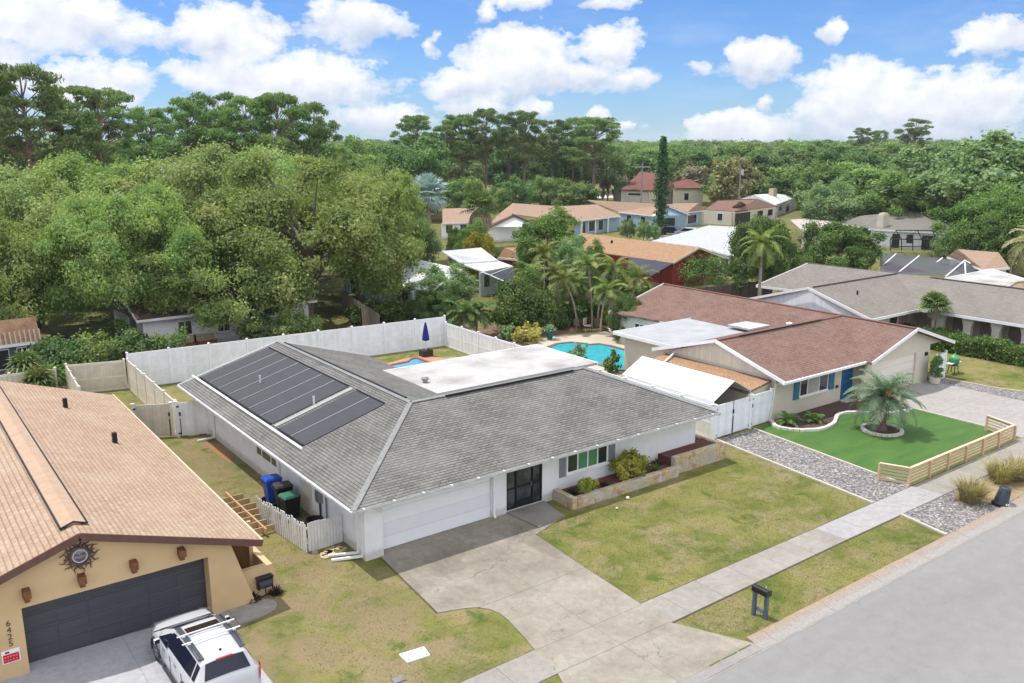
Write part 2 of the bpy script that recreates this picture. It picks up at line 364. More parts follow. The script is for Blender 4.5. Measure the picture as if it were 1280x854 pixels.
# rolled kerb, rust-stained by irrigation
def kerb_mat():
    m, nt, bs = newmat('stained_kerb'); t = NT(nt); o = t.coord('Object'); sx = t.n('ShaderNodeSeparateXYZ'); t.l(o, sx.inputs[0])
    a = t.noise(o, .5, 6, .7, stretch=(.4, 1, 1)); b = t.noise(o, 9, 5, .7)
    rust = t.math('MULTIPLY', t.ramp(t.math('SUBTRACT', sx.outputs[1], 14.5), [(.22, 0.), (.62, 1.)]), t.ramp(a, [(.25, .35), (.6, 1.)]))
    col = t.mix(t.math('MULTIPLY', rust, .8), (.30, .285, .262), (.33, .205, .11))
    col = t.mix(1., col, t.ramp(b, [(.3, .8), (.7, 1.15)]), 'MULTIPLY')
    jo = t.math('LESS_THAN', t.math('FRACT', t.math('DIVIDE', sx.outputs[0], 3.0)), .008); col = t.mix(t.math('MULTIPLY', jo, .6), col, (.1, .08, .06))
    t.l(col, bs.inputs['Base Color']); bs.inputs['Roughness'].default_value = .9; return m
kerb = MB(); prof = [(14.5, .0), (14.5, .016), (14.8, .02), (14.97, .075), (15.1, .085), (15.16, .07), (15.16, 0)]
for x0, x1 in ((-150, 1.2), (7.3, 13.5), (20.3, 47.2), (56, 300)):
    kerb.add([(x, y, z) for x in (x0, x1) for y, z in prof], [(0, 1, 2, 3, 4, 5, 6), tuple(range(13, 6, -1))] + [(i, 7+i, 8+i, i+1) for i in range(6)])
struct(kerb.build('kerb', kerb_mat()))
gut = MB(); gut.box(-150, 300, 14.42, 14.5, 0, .012)
for x0, x1 in ((1.2, 7.3), (13.5, 20.3), (47.2, 56)): gut.box(x0, x1, 14.5, 14.86, 0, .022)
struct(gut.build('gutter_strip', concrete_mat('gutter_concrete', (.30, .285, .265), (.24, .225, .2), cracks=0)))
walk_j = [(0, 20.1+1.72*k, .012) for k in range(-8, 18)]
conc = concrete_mat('old_concrete', (.335, .305, .253), (.235, .205, .162), [(1, 21.62, .014), (1, 18.55, .01), (1, 17.25, .014), (0, 17.0, .008)], .7, .8, tyre_stain=True)
walkm = concrete_mat('sidewalk_concrete', (.325, .305, .27), (.24, .222, .19), walk_j, .2, .7)
walkn = concrete_mat('new_sidewalk_concrete', (.36, .352, .34), (.31, .302, .29), walk_j, 0, .5)
drive2 = concrete_mat('pale_drive_concrete', (.35, .332, .31), (.295, .28, .26), [(1, 23.6, .012), (0, 50.3, .012), (1, 20.8, .01)], .1, .5)
def slab(name, poly, mat, top=.028, z0=-.05): return struct(MB().prism(poly, z0, top).build(name, mat))
arc = [(15.0, 21.3), (15.1, 20.9), (15.08, 20.4), (14.98, 19.9), (14.88, 19.3), (14.75, 18.75)]
slab('driveway', [(13.95, 27.3), (13.9, 26.7), (13.5, 22.15), (14.4, 21.85), (14.75, 21.65)] + arc + [(14.5, 17.25), (13.6, 14.86), (20.3, 14.86), (19.15, 17.2), (19.2, 18.6), (19.4, 21.65), (19.65, 24.8), (21.7, 25.5), (21.9, 27.2)], conc)
slab('entry_step', [(20.1, 25.2), (21.55, 25.45), (21.9, 27.08), (19.9, 27.08)], M('step_concrete', (.26, .245, .215), (.2, .185, .16), 1, .9), .09)
slab('sidewalk', [(19.15, 17.2), (19.2, 18.6), (28.9, 18.62), (29.0, 17.3)], walkm)
slab('sidewalk', [(29.0, 17.3), (28.9, 18.62), (36.1, 18.66), (36.3, 17.32)], walkn)
slab('sidewalk', [(36.3, 17.32), (36.1, 18.66), (46.9, 18.72), (47.2, 17.36)], walkm)
slab('sidewalk', [(47.2, 17.36), (46.9, 18.72), (90, 19), (90, 17.6)], walkn)
slab('sidewalk', [(-60, 17.0), (-60, 18.4), (.9, 18.45), (.9, 17.1)], walkm)
slab('sidewalk', [(7.7, 17.15), (7.7, 18.5), (14.72, 18.58), (14.5, 17.25)], walkm)
slab('painted_driveway', [(1.2, 27.0), (.9, 18.4), (.9, 17.1), (1.2, 14.86), (7.3, 14.86), (7.7, 17.1), (7.75, 25.3), (7.9, 26.7)], concrete_mat('painted_drive', (.40, .40, .42), (.36, .36, .378), [(0, 4.9, .008), (1, 21, .008)], 0, .4))
fw = [(7.75, 25.3)] + [(8.6+.95*math.cos(a), 25.95+.62*math.sin(a)) for a in [R(-80+20*k) for k in range(10)]] + [(7.9, 26.68)]
slab('garden_path', fw, walkm, .032)
slab('pale_driveway', [(46.95, 27.8), (47.3, 24.6), (47.3, 20.6), (46.9, 18.7), (47.2, 17.3), (46.6, 14.86), (56.6, 14.86), (56, 17.4), (55.6, 18.8), (53.9, 21.4), (53.85, 27.5)], drive2)
grav = gravel_mat()
slab('gravel_strip', [(34.0, 28.05), (33.0, 18.66), (35.95, 18.7), (36.9, 27.95)], grav, .02)
slab('gravel_verge', [(32.85, 17.28), (32.45, 15.16), (47.2, 15.16), (47.2, 17.32)], grav, .02)
slab('gravel_side_strip', [(53.9, 27.4), (53.95, 21.4), (55.7, 18.8), (57.3, 18.8), (55.4, 24), (55.05, 27.1)], grav, .02)
edge = M('edging_concrete', (.52, .48, .41), (.42, .385, .32), 3, .9)
for a, b in (((34.0, 28.05), (33.0, 18.66)), ((36.95, 27.95), (36.0, 18.74)), ((32.85, 17.28), (32.45, 15.2)), ((55.1, 27.1), (55.45, 24)), ((55.45, 24), (57.4, 18.8)), ((47.25, 24.6), (47.25, 20.6))):
    MB().beam((*a, .03), (*b, .03), .12, .09).solo('lawn_edging', edge, {34.0: 'pale concrete edging between the brown lawn and gravel strip', 36.95: 'pale concrete edging between gravel strip and bright green turf', 32.85: 'pale concrete edging where verge grass meets verge gravel', 55.1: 'short pale edging nearest the white side fence at the far lawn', 55.45: 'long pale edging between far gravel strip and far lawn', 47.25: 'pale edging where turf meets the neighbour driveway'}[a[0]], 'edging', 'lawn edgings')
turf = turf_mat()
slab('turf_lawn', [(36.95, 28.1), (36.0, 18.85), (46.9, 18.9), (47.2, 20.6), (47.2, 24.6), (46.9, 28.1)], turf, .016)
# ---- white scalloped stone edging with mulch inside
mulch_red = M('red_mulch', (.14, .058, .038), (.085, .035, .024), 9, .95, fine=35, fa=.5, bump=.8, bscale=40)
mulch_brown = M('brown_mulch', (.115, .07, .055), (.06, .035, .03), 7, .95, fine=30, fa=.6, bump=.8, bscale=40)
stone_w = M('white_edging_stone', (.72, .69, .62), (.55, .52, .45), 6, .9, bump=.5, bscale=20)
curve = [(38.75, 28.2), (38.15, 27.5), (38.2, 26.9), (38.7, 26.2), (39.7, 25.75), (40.95, 25.85), (41.8, 26.25), (42.5, 26.6), (43.2, 26.62), (43.9, 26.25), (44.5, 25.6), (45.3, 25.0), (46.2, 24.75), (46.85, 24.75)]
def smooth_path(p, step=.28):
    out = []; p = [Vector((*q, 0)) for q in p]
    for i in range(len(p)-1):
        a, b, c, d = p[max(i-1, 0)], p[i], p[i+1], p[min(i+2, len(p)-1)]
        for k in range(12):
            u = k/12; out.append(.5*((2*b)+(c-a)*u+(2*a-5*b+4*c-d)*u*u+(3*b-a-3*c+d)*u**3))
    out.append(p[-1]); res = [out[0]]; acc = 0
    for q in out[1:]:
        if (q-res[-1]).length >= step: res.append(q)
    return res
def stones(path, w=.2, h=.16):
    m = MB()
    for i in range(len(path)-1):
        a, b = path[i], path[i+1]; d = (b-a); k = .93; mid = (a+b)/2
        m.beam((*(mid-d*k/2)[:2], h/2-.01), (*(mid+d*k/2)[:2], h/2-.01), w*rnd.uniform(.9, 1.1), h*rnd.uniform(.9, 1.12))
    return m
cp = smooth_path(curve)
slab('mulch_bed', [(p.x, p.y) for p in cp] + [(46.8, 28.2), (39.0, 28.25)], mulch_brown, .06)
ob = stones(cp).solo('stone_edging', stone_w, 'curving white block edging between mulch bed and bright turf', 'edging'); 
ring = [Vector((42.2+1.0*math.cos(a), 23.75+.98*math.sin(a), 0)) for a in [2*math.pi*k/24 for k in range(25)]]
slab('palm_island', [(p.x, p.y) for p in ring[:-1]], mulch_brown, .07)
stones(ring, .18, .15).solo('stone_ring', stone_w, 'ring of white stones around the silver palm trunk on turf', 'edging')
# ---- pools
def water_mat(name, c1, c2):
    m, nt, bs = newmat(name); t = NT(nt); o = t.coord('Object')
    a = t.noise(o, 1.4, 5, .6, dist=.8); t.l(t.mix(t.ramp(a, [(.3, 0.), (.7, 1.)]), c1, c2), bs.inputs['Base Color'])  # caustic mottling painted into the water colour
    bs.inputs['Roughness'].default_value = .06; bs.inputs['Specular IOR Level'].default_value = .5
    t.bump(t.noise(o, 5, 3), bs, .12, .03); return m
deck2 = M('cream_pool_deck', (.52, .45, .36), (.45, .385, .305), .6, .9, fine=25)
w2 = [G(*p) for p in ((688, 435), (699, 431), (716, 429.5), (731, 431), (738, 432.5), (748, 431.5), (764, 434.5), (781, 439.5), (797, 445), (806, 450), (800, 460), (786, 464), (765, 462), (735, 452), (708, 445), (692, 440.5))]
w2 = [(p.x, p.y) for p in w2]
wc = (sum(p[0] for p in w2)/len(w2), sum(p[1] for p in w2)/len(w2))
slab('pool_deck', [(34.9, 35.2), (39.4, 35.2), (39.4, 41.2), (46.8, 41.5), (47.5, 47), (47.2, 50.8), (45.5, 51.4), (43, 51.9), (40.5, 51.6), (38.8, 50.2), (37.6, 49.3), (34.9, 48.5)], deck2, .04)
def grow(poly, c, d): return [(p[0]+(p[0]-c[0])/math.hypot(p[0]-c[0], p[1]-c[1])*d, p[1]+(p[1]-c[1])/math.hypot(p[0]-c[0], p[1]-c[1])*d) for p in poly]
def ringmesh(inner, outer, z0, z1, zi):
    n = len(inner); v = [(*p, zi) for p in inner] + [(*p, z1) for p in inner] + [(*p, z1) for p in outer] + [(*p, z0) for p in outer]
    return MB().add(v, [(k*n+i, k*n+(i+1) % n, (k+1)*n+(i+1) % n, (k+1)*n+i) for k in range(3) for i in range(n)])
pw = thing('swimming_pool', 'free-form turquoise swimming pool with dark coping on cream deck', 'pool', (*wc, 0))
MB().sheet(w2, .046).build('pool_water', water_mat('turquoise_water', (.03, .33, .40), (.06, .45, .52)), pw)
ringmesh(w2, grow(w2, wc, .32), 0, .10, .04).build('coping', M('dark_coping', (.20, .15, .12), (.13, .09, .07), 4, .8), pw)
w1 = [(23.2, 47.5), (30.7, 47.5), (31.0, 49.9), (29.9, 50.1), (29.6, 50.9), (28.2, 50.9), (27.9, 50.2), (23.2, 50.2)]
w1 = [(p.x, p.y) for p in [G(*q) for q in ((480, 459.5), (511, 453.5), (513, 450.8), (520, 448.8), (537, 455.6), (533, 470), (500, 470))]]
wc1 = (sum(p[0] for p in w1)/len(w1), sum(p[1] for p in w1)/len(w1))
slab('brick_patio', [(25.5, 42), (31.6, 42), (32.0, 51.2), (31.4, 52.6), (29.6, 52.6), (26.0, 51.4)], M('red_brick_paving', (.50, .26, .16), (.40, .20, .12), 3, .9, fine=12, fa=.2), .03)
slab('paver_strip', [(31.6, 42), (33.2, 42), (33.0, 51), (32.0, 51.2)], walkm, .026)
pw = thing('swimming_pool', 'small angular blue pool with red brick coping behind the grey roof', 'pool', (*wc1, 0))
MB().sheet(w1, .036).build('pool_water', water_mat('blue_water', (.05, .26, .42), (.08, .34, .50)), pw)
ringmesh(w1, grow(w1, wc1, .3), 0, .09, .032).build('coping', M('brick_coping', (.30, .09, .06), (.22, .06, .04), 9, .8), pw)
slab('leaf_litter', [(p.x, p.y) for p in [G(*q) for q in ((250, 552), (275, 556), (292, 568), (288, 580), (268, 566))]], M('dry_leaves', (.32, .18, .09), (.22, .12, .06), 14, .95, fine=30, fa=.5, bump=.7), .012)
slab('back_soil', [(-8, 57.5), (28, 57.2), (30, 64), (26, 70), (-8, 72)], mulch_brown, .012)
slab('planting_soil', [(37.6, 50), (40.5, 52.3), (47, 52.3), (53, 49.5), (56, 52), (50, 58), (38, 58)], M('garden_soil', (.26, .16, .10), (.16, .10, .07), 1.5, .95, fine=20, fa=.3), .014)
slab('dead_grass_verge', [(37.6, 15.3), (45, 15.3), (46, 17.1), (36.6, 17.1), (35.9, 16.4)], M('straw_litter', (.33, .245, .14), (.25, .185, .11), 2.5, .95, fine=22, fa=.45, bump=.5), .024)

# bare soil line where the edger has cut along the concrete
soil = M('edger_soil', (.075, .058, .038), (.12, .10, .05), 4, .95, fine=30, fa=.4)
def soil_line(name, path, wd=.05):
    m = MB()
    for i in range(len(path)-1):
        a, b = Vector((*path[i], .006)), Vector((*path[i+1], .006)); m.beam(a, b, wd*rnd.uniform(.8, 1.3), .012)
    struct(m.build(name, soil))
for pth in ([(19.22, 18.64), (22, 18.645), (26, 18.65), (29, 18.655), (32.9, 18.68)], [(19.2, 17.16), (23, 17.2), (27, 17.25), (32.7, 17.27)], [(19.22, 18.64), (19.42, 21.65), (19.68, 24.78)], [(13.86, 26.7), (13.47, 22.15)], [(8, 18.53), (11, 18.57), (14.7, 18.6)], [(20.4, 15.2), (25, 15.19), (32.3, 15.19)], [(-20, 18.47), (.85, 18.5)]): soil_line('soil_edge', pth)

m = MB(); moss = M('crack_moss', (.10, .16, .03), (.16, .17, .06), 6, .95, fine=30, fa=.4)
for x0, x1 in ((18.3, 18.75), (18.85, 19.5), (19.6, 20.15)): m.beam((x0, 14.87, .03), (x1, 14.87+rnd.uniform(-.015, .015), .03), rnd.uniform(.03, .06), .02)
struct(m.build('moss_strip', moss))
# ------------------------------------------------------------------ grey house
def pipe(path, r=.045): return MB().tube(path, r, 8)
h1 = thing('grey_roofed_house', 'white house with grey hip roof, solar strips and wide white garage', 'house', (22, 34, 0))
wl = MB()
wl.box(13.4, 13.6, 27.1, 45.9, -.05, 2.38); wl.box(13.6, 22.8, 45.7, 45.9, -.05, 2.38); wl.box(22.6, 22.8, 36.5, 45.7, -.05, 2.38)
wl.box(22.8, 31.3, 36.3, 36.5, -.05, 2.38); wl.box(31.1, 31.3, 27.1, 36.3, -.05, 2.38)
wl.box(13.3, 14.05, 26.8, 27.35, -.05, 2.36); wl.box(19.16, 19.92, 27.1, 27.3, -.05, 2.38); wl.box(21.8, 31.1, 27.1, 27.3, -.05, 2.38)
wl.box(14.05, 19.16, 27.12, 27.3, 2.12, 2.38); wl.box(19.92, 21.8, 27.1, 27.3, 2.06, 2.38); wl.box(19.92, 21.8, 27.1, 27.3, -.05, .11)
wl.add([(13.4, 45.8, 2.38), (22.8, 45.8, 2.38), (18.1, 45.8, 3.85), (13.4, 45.9, 2.38), (22.8, 45.9, 2.38), (18.1, 45.9, 3.85)], [(0, 1, 2), (5, 4, 3)])
wl.build('wall', white_paint, h1)
E0, RZ = 2.42, 4.02
A = (12.55, 26.1, E0); B = (31.66, 26.1, E0); Cc = (27.95, 31.6, RZ); D = (18.1, 31.6, RZ); E = (18.1, 46.3, RZ)
rf = MB()
rf.plane([A, D, E, (12.55, 46.3, E0)], (0, 1, 0)); rf.plane([A, B, Cc, D], (1, 0, 0)); rf.plane([B, (31.66, 37.1, E0), Cc], (0, 1, 0))
rf.plane([Cc, (31.66, 37.1, E0), (23.6, 37.1, E0), D], (1, 0, 0)); rf.plane([D, (23.6, 37.1, E0), (23.6, 46.3, E0), E], (0, 1, 0))
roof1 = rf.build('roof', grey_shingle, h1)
cap = MB(); up = Vector((0, 0, .015))
capm = shingle('grey_ridge_cap', (.34, .345, .335), (.42, .42, .41), (.2, .2, .2), .2, .3, gap=.85)
for a, b in ((A, D), (B, Cc), (Cc, D), (D, E)): cap.beam(Vector(a)+up, Vector(b)+up, .22, .04)
cap.build('ridge_cap', M('grey_cap_shingle', (.25, .255, .245), (.19, .195, .19), 5, .9, fine=30, fa=.2), roof1)
MB().beam((18.25, 32.2, RZ+.05), (18.25, 45.7, RZ+.05), .07, .05).build('ridge_vent', black_plastic, roof1)
MB().beam((19.8, 31.45, RZ+.05), (27.2, 31.45, RZ+.05), .07, .05).build('ridge_vent', black_plastic, roof1)
g1 = MB(); g1.box(12.42, 31.7, 25.98, 26.09, 2.33, 2.43); g1.box(12.42, 12.54, 26.09, 46.3, 2.33, 2.43); g1.box(31.67, 31.77, 26.0, 37.1, 2.28, 2.40)
g1.build('gutter', M('dull_gutter', (.52, .52, .51), (.36, .36, .35), 2.5, .6), h1)
g1 = MB(); g1.box(12.47, 31.66, 26.0, 26.07, 2.425, 2.432); g1.build('gutter_channel', M('gutter_grime', (.06, .06, .06), (.2, .2, .2), 2, .8), h1)
gs = MB()
for k in range(16): gs.box(12.9+1.22*k, 12.96+1.22*k, 25.97, 26.1, 2.431, 2.445)
gs.build('gutter_strap', trim_white, h1)
MB().beam((18.1, 46.32, RZ-.05), (12.5, 46.32, E0-.05), .04, .18).beam((18.1, 46.32, RZ-.05), (23.65, 46.32, E0-.05), .04, .18).build('rake_board', trim_white, h1)
sof = MB(); sof.box(12.6, 31.6, 26.1, 27.1, 2.28, 2.3); sof.box(12.6, 13.4, 27.1, 46.2, 2.28, 2.3); sof.box(31.3, 31.62, 27.1, 37, 2.26, 2.28); sof.build('soffit', trim_white, h1)
pr = thing  # parts below
fl = MB(); fl.box(21.45, 32.0, 35.0, 40.5, 2.86, 2.99)
flat = fl.build('flat_roof', membrane, h1)
MB().box(21.4, 32.05, 40.5, 40.56, 2.84, 3.01).box(32.0, 32.06, 35.0, 40.5, 2.84, 3.01).box(21.4, 21.45, 35, 40.5, 2.9, 3.01).build('drip_edge', trim_white, flat)
for x in (23.3, 27.5, 31.8): MB().box(x, x+.12, 40.2, 40.32, 0, 2.86).build('patio_post', trim_white, h1)
MB().lathe([(.12, 0), (.14, .18), (.2, .2), (.2, .28), (.05, .33)], (22.2, 37.2, 2.95), 14).build('roof_vent', grey_metal, h1)
# garage door: one leaf of horizontal sections
gd = siding('white_sectional_door', (.80, .81, .82), .53, 2, (.77, .78, .79), .15, .5, .9)
MB().box(14.05, 19.16, 27.2, 27.26, .0, 2.12).build('garage_door', gd, h1)
MB().box(14.03, 19.18, 27.19, 27.2, -.02, .035).build('door_seal', black_plastic, h1)
# entry screen
scr = thing
sd = MB(); sd.box(19.92, 21.8, 27.2, 27.22, .11, 2.06)
sdm, nt, bs = newmat('dark_screen'); t_ = NT(nt); oo = t_.coord('Object')
t_.l(t_.mix(t_.ramp(t_.noise(oo, 1.6, 3), [(.4, 0.), (.6, 1.)]), (.018, .02, .022), (.075, .08, .082)), bs.inputs['Base Color']); bs.inputs['Roughness'].default_value = .35
screen = sd.build('screen_door', sdm, h1)
f = MB()
for x in (19.92, 20.42, 21.28, 21.74): f.box(x, x+.06, 27.13, 27.2, .11, 2.06)
for z in (.11, .98, 2.0): f.box(19.98, 21.74, 27.14, 27.2, z, z+.05)
f.box(20.48, 21.28, 27.15, 27.2, .16, .42)
f.build('door_frame', black_plastic, screen)
MB().box(21.2, 21.23, 27.08, 27.13, .95, 1.12).build('door_handle', grey_metal, screen)
def window(parent, x0, x1, z0, z1, y, panes=1, sill=True, g=glass, fm=trim_white, mid=None):
    f = MB(); w = .06
    f.box(x0, x1, y-.04, y+.02, z1-w, z1); f.box(x0, x1, y-.04, y+.02, z0, z0+w)
    cuts = [x0] + (mid or [x0+(x1-x0)*k/panes for k in range(1, panes)]) + [x1]
    f.box(x0, x0+w, y-.04, y+.02, z0+w, z1-w); f.box(x1-w, x1, y-.04, y+.02, z0+w, z1-w)
    for c in cuts[1:-1]: f.box(c-w/2, c+w/2, y-.035, y+.02, z0+w, z1-w)
    if sill: f.box(x0-.06, x1+.06, y-.1, y+.02, z0-.07, z0)
    fr = f.build('window', fm, parent)
    for i in range(len(cuts)-1):
        MB().box(cuts[i]+w/2, cuts[i+1]-w/2, y-.012, y+.01, z0+w, z1-w).build('pane', g[i] if isinstance(g, list) else g, fr)
    return fr
bl = siding('blinds_behind_glass', (.035, .045, .04), .055, 2, (.02, .03, .03), 0, .12, .35)
blg = siding('green_blinds_behind_glass', (.04, .26, .14), .055, 2, (.10, .22, .08), 0, .1, .5)
window(h1, 23.12, 25.5, 1.0, 2.1, 27.1, g=[bl, blg, blg, bl], mid=[23.74, 24.32, 24.9])
shut = siding('grey_shutter', (.21, .225, .25), .05, 2, (.19, .2, .23), .4, .6, .75)
MB().box(22.72, 23.06, 27.05, 27.1, .92, 2.14).build('shutter', shut, h1); MB().box(25.58, 25.94, 27.05, 27.1, .92, 2.14).build('shutter', shut, h1)
def xwindow(parent, y0, y1, z0, z1, x, cuts, g=glass, fm=trim_white, side=-1):
    f = MB(); w = .06; a, b = sorted((x+side*.04, x-side*.02))
    f.box(a, b, y0, y1, z1-w, z1); f.box(a, b, y0, y1, z0, z0+w)
    ys = [y0] + cuts + [y1]
    for c in ys: f.box(a, b, max(y0, c-w/2), min(y1, c+w/2), z0+w, z1-w)
    fr = f.build('window', fm, parent); a, b = sorted((x+side*.012, x-side*.01))
    for i in range(len(ys)-1): MB().box(a, b, ys[i]+w/2, ys[i+1]-w/2, z0+w, z1-w).build('pane', g, fr)
    return fr
xwindow(h1, 35.2, 37.6, .95, 1.5, 13.4, [35.85, 36.95])
def downspout(parent, x, y, foot, ztop=2.3, r=.045, mat=trim_white):
    m = MB(); m.beam((x, y, ztop), (x, y, .14), .09, .09); m.beam((x, y, .14), (foot[0], foot[1], .05), .09, .08); return m.build('downspout', mat, parent)
downspout(h1, 12.95+.36, 27.0, (12.3, 27.55)); downspout(h1, 13.3, 27.35, (12.35, 27.95)); downspout(h1, 13.33, 43.5, (12.5, 43.7)); downspout(h1, 19.25, 27.05, (19.25, 26.95)); downspout(h1, 13.33, 34.9, (13.3, 34.6))
MB().box(13.36, 13.4, 31.6, 32.7, .02, 2.0).build('utility_door', M('cream_utility_door', (.62, .58, .48), (.5, .46, .37), 2, .7), h1)
MB().box(13.2, 13.4, 30.55, 30.85, 1.0, 1.5).build('electric_meter', grey_metal, h1)
MB().tube([(13.33, 30.7, 2.3), (13.33, 30.7, .2)], .04).build('conduit', dark_metal, h1); MB().tube([(13.33, 30.1, 2.3), (13.33, 30.1, .1)], .035).build('conduit', grey_metal, h1)
MB().box(13.8, 13.98, 26.66, 26.8, 1.95, 2.05).tube([(13.89, 26.7, 1.98), (13.89, 26.55, 1.88)], .06).build('flood_light', trim_white, h1)
# solar pool-heating strips on the left slope
def slope(x, y, lift=0): return Vector((x, y, E0+(RZ-E0)/(18.1-12.55)*(x-12.55)+lift))
solm = siding('solar_strip_black', (.026, .027, .031), .055, 1, (.036, .037, .041), .3, .55, .6)
ys = [45.95-1.415*k for k in range(7)] + [35.33, 33.95]
for k, y in enumerate(ys):
    w = 1.36 if k < 7 else 1.33
    nth = ['topmost', 'second', 'third', 'fourth', 'fifth', 'sixth', 'seventh'][k] if k < 7 else None
    lab = f'black solar strip, {nth} from the far gable end of the larger bank' if nth else ('black solar strip nearer the gap in the smaller bank', 'black solar strip closest to the garage in the smaller bank')[k-7]
    s = thing('solar_strip', lab, 'solar panel', slope(13.62, y, .02), group='black solar strips on the grey roof')
    p = [slope(13.62, y, .035), slope(17.35, y, .035), slope(17.35, y-w, .035), slope(13.62, y-w, .035)]
    MB().extr([q-Vector((0, 0, .025)) for q in p], (0, 0, .03)).build('mat_body', solm, s)
    MB().tube([slope(13.56, y, .06), slope(13.56, y-w, .06)], .04).build('header_tube', black_plastic, s); MB().tube([slope(17.4, y, .06), slope(17.4, y-w, .06)], .03).build('header_tube', black_plastic, s)
    if k not in (6, 8): MB().beam(slope(13.6, y-w-.028, .06), slope(17.35, y-w-.028, .045), .026, .02).build('pipe_edge', M('white_strip_pipe', (.45, .45, .45), None, 5, .5), s)
MB().tube([slope(13.38, 46.6, .07), slope(13.38, 32.35, .07)], .06).solo('feed_pipe', trim_white, 'long white feed pipe along the lower edge of the solar strips', 'pipe')
MB().beam(slope(13.6, 35.75, .03), slope(17.4, 35.75, .03), .3, .02).build('gap_flashing', M('bleached_shingle', (.34, .34, .335), (.28, .28, .275), 4, .9), roof1)
for x, y in ((15.15, 41.4), (15.6, 36.0)): MB().lathe([(.05, -.1), (.05, .42)], tuple(slope(x, y)), 10).build('vent_pipe', M('pvc_grey', (.6, .6, .6), None, 4, .5), roof1)
# planters in front of the window
def stone_mat():
    m, nt, bs = newmat('field_stone'); t = NT(nt); o = t.coord('Object')
    vo = t.n('ShaderNodeTexVoronoi'); vo.inputs['Scale'].default_value = 3.6; nz = t.n('ShaderNodeTexNoise'); nz.inputs['Scale'].default_value = 3; t.l(o, nz.inputs['Vector'])
    wv = t.n('ShaderNodeVectorMath', operation='MULTIPLY_ADD'); t.l(nz.outputs['Color'], wv.inputs[0]); wv.inputs[1].default_value = (.25, .25, .25); t.l(o, wv.inputs[2]); t.l(wv.outputs[0], vo.inputs['Vector'])
    ed = t.n('ShaderNodeTexVoronoi', feature='DISTANCE_TO_EDGE'); ed.inputs['Scale'].default_value = 3.6; t.l(wv.outputs[0], ed.inputs['Vector'])
    s = t.n('ShaderNodeSeparateColor'); t.l(vo.outputs['Color'], s.inputs[0])
    col = t.ramp(s.outputs[0], [(0., (.42, .36, .26)), (.35, (.55, .36, .14)), (.6, (.40, .24, .12)), (.8, (.52, .48, .38)), (1., (.33, .33, .28))])
    col = t.mix(t.ramp(ed.outputs['Distance'], [(.0, 1.), (.04, 1.), (.09, 0.)]), col, (.42, .39, .33))
    col = t.mix(1., col, t.ramp(t.noise(o, 14, 5), [(.3, .75), (.7, 1.2)]), 'MULTIPLY')
    t.l(col, bs.inputs['Base Color']); bs.inputs['Roughness'].default_value = .9; t.bump(ed.outputs['Distance'], bs, .6, .05); return m
stonem = stone_mat()
p1 = thing('stone_planter', 'low field-stone planter of red mulch under the shuttered window', 'planter', (25.5, 26.3, 0))
MB().box(22.35, 22.62, 25.75, 27.08, -.02, .5).box(22.62, 28.7, 25.72, 26.02, -.02, .46).build('stone_wall', stonem, p1, bevel=.03)
MB().box(22.62, 28.7, 26.02, 27.08, 0, .36).build('mulch', mulch_red, p1)
p2 = thing('stone_planter', 'taller field-stone planter with grey cap at the right house corner', 'planter', (30.5, 26.5, 0))
MB().box(28.72, 32.2, 25.95, 26.25, -.02, .82).box(31.95, 32.2, 26.26, 27.9, -.02, .8).build('stone_wall', stonem, p2, bevel=.03)
MB().box(28.74, 31.94, 26.26, 27.08, 0, .7).box(31.32, 31.94, 27.1, 28.5, 0, .68).build('mulch', mulch_red, p2)
# picket bin enclosure
pk = thing('bin_enclosure', 'leaning white picket screen around the wheeled bins', 'fence', (12.1, 30, 0))
pick = M('grey_white_picket', (.70, .70, .69), (.58, .58, .57), 3, .8)
a, b = Vector((11.85, 28.75, 0)), Vector((11.5, 32.2, 0)); n = 22
m = MB()
for k in range(n):
    p = a.lerp(b, k/(n-1)); h = 1.14+rnd.uniform(-.03, .03); lean = .05*math.sin(k*1.3)-.12*(k/n)**2*3
    m.beam((p.x, p.y, .02), (p.x+lean*.4, p.y+rnd.uniform(-.03, .03)+(.16 if k > n-4 else 0), h), .02, .135, up=(0, 1, 0))
m.build('picket_panel', pick, pk)
m = MB()
for k in range(11):
    x = 11.93+.128*k; m.box(x, x+.115, 28.72, 28.745, .03, 1.16+rnd.uniform(-.02, .02))
m.build('picket_panel', pick, pk)
MB().beam((11.9, 28.78, .35), (11.56, 32.1, .35), .05, .09).beam((11.9, 28.78, .9), (11.5, 32.1, .9), .05, .09).beam((11.9, 28.77, .4), (13.3, 28.77, .4), .05, .09).beam((11.9, 28.77, .95), (13.3, 28.77, .95), .05, .09).build('rail', pick, pk)
def bin_(x, y, rz, body, lid, label, h=1.05):
    o = thing('wheeled_bin', label, 'bin', (x, y, 0), rz, 'wheeled bins beside the white wall', local=True)
    m = MB(); m.add([(-.22, -.28, .06), (.22, -.28, .06), (.22, .25, .06), (-.22, .25, .06), (-.30, -.36, h), (.30, -.36, h), (.30, .34, h), (-.30, .34, h)], [(3, 2, 1, 0), (4, 5, 6, 7), (0, 1, 5, 4), (1, 2, 6, 5), (2, 3, 7, 6), (3, 0, 4, 7)]); m.build('bin_body', body, o, bevel=.03)
    m = MB(); m.add([(-.33, -.40, h), (.33, -.40, h), (.33, .38, h), (-.33, .38, h), (-.27, -.32, h+.09), (.27, -.32, h+.09), (.27, .30, h+.11), (-.27, .30, h+.11)], [(3, 2, 1, 0), (4, 5, 6, 7), (0, 1, 5, 4), (1, 2, 6, 5), (2, 3, 7, 6), (3, 0, 4, 7)]); m.build('lid', lid, o, bevel=.025)
    MB().tube([(-.28, .42, h-.02), (.28, .42, h-.02)], .02).build('handle', black_plastic, o)
    for s in (-1, 1): MB().tube([(s*.26, .28, .11), (s*.33, .28, .11)], .11, 14).build('wheel', black_plastic, o)
    return o
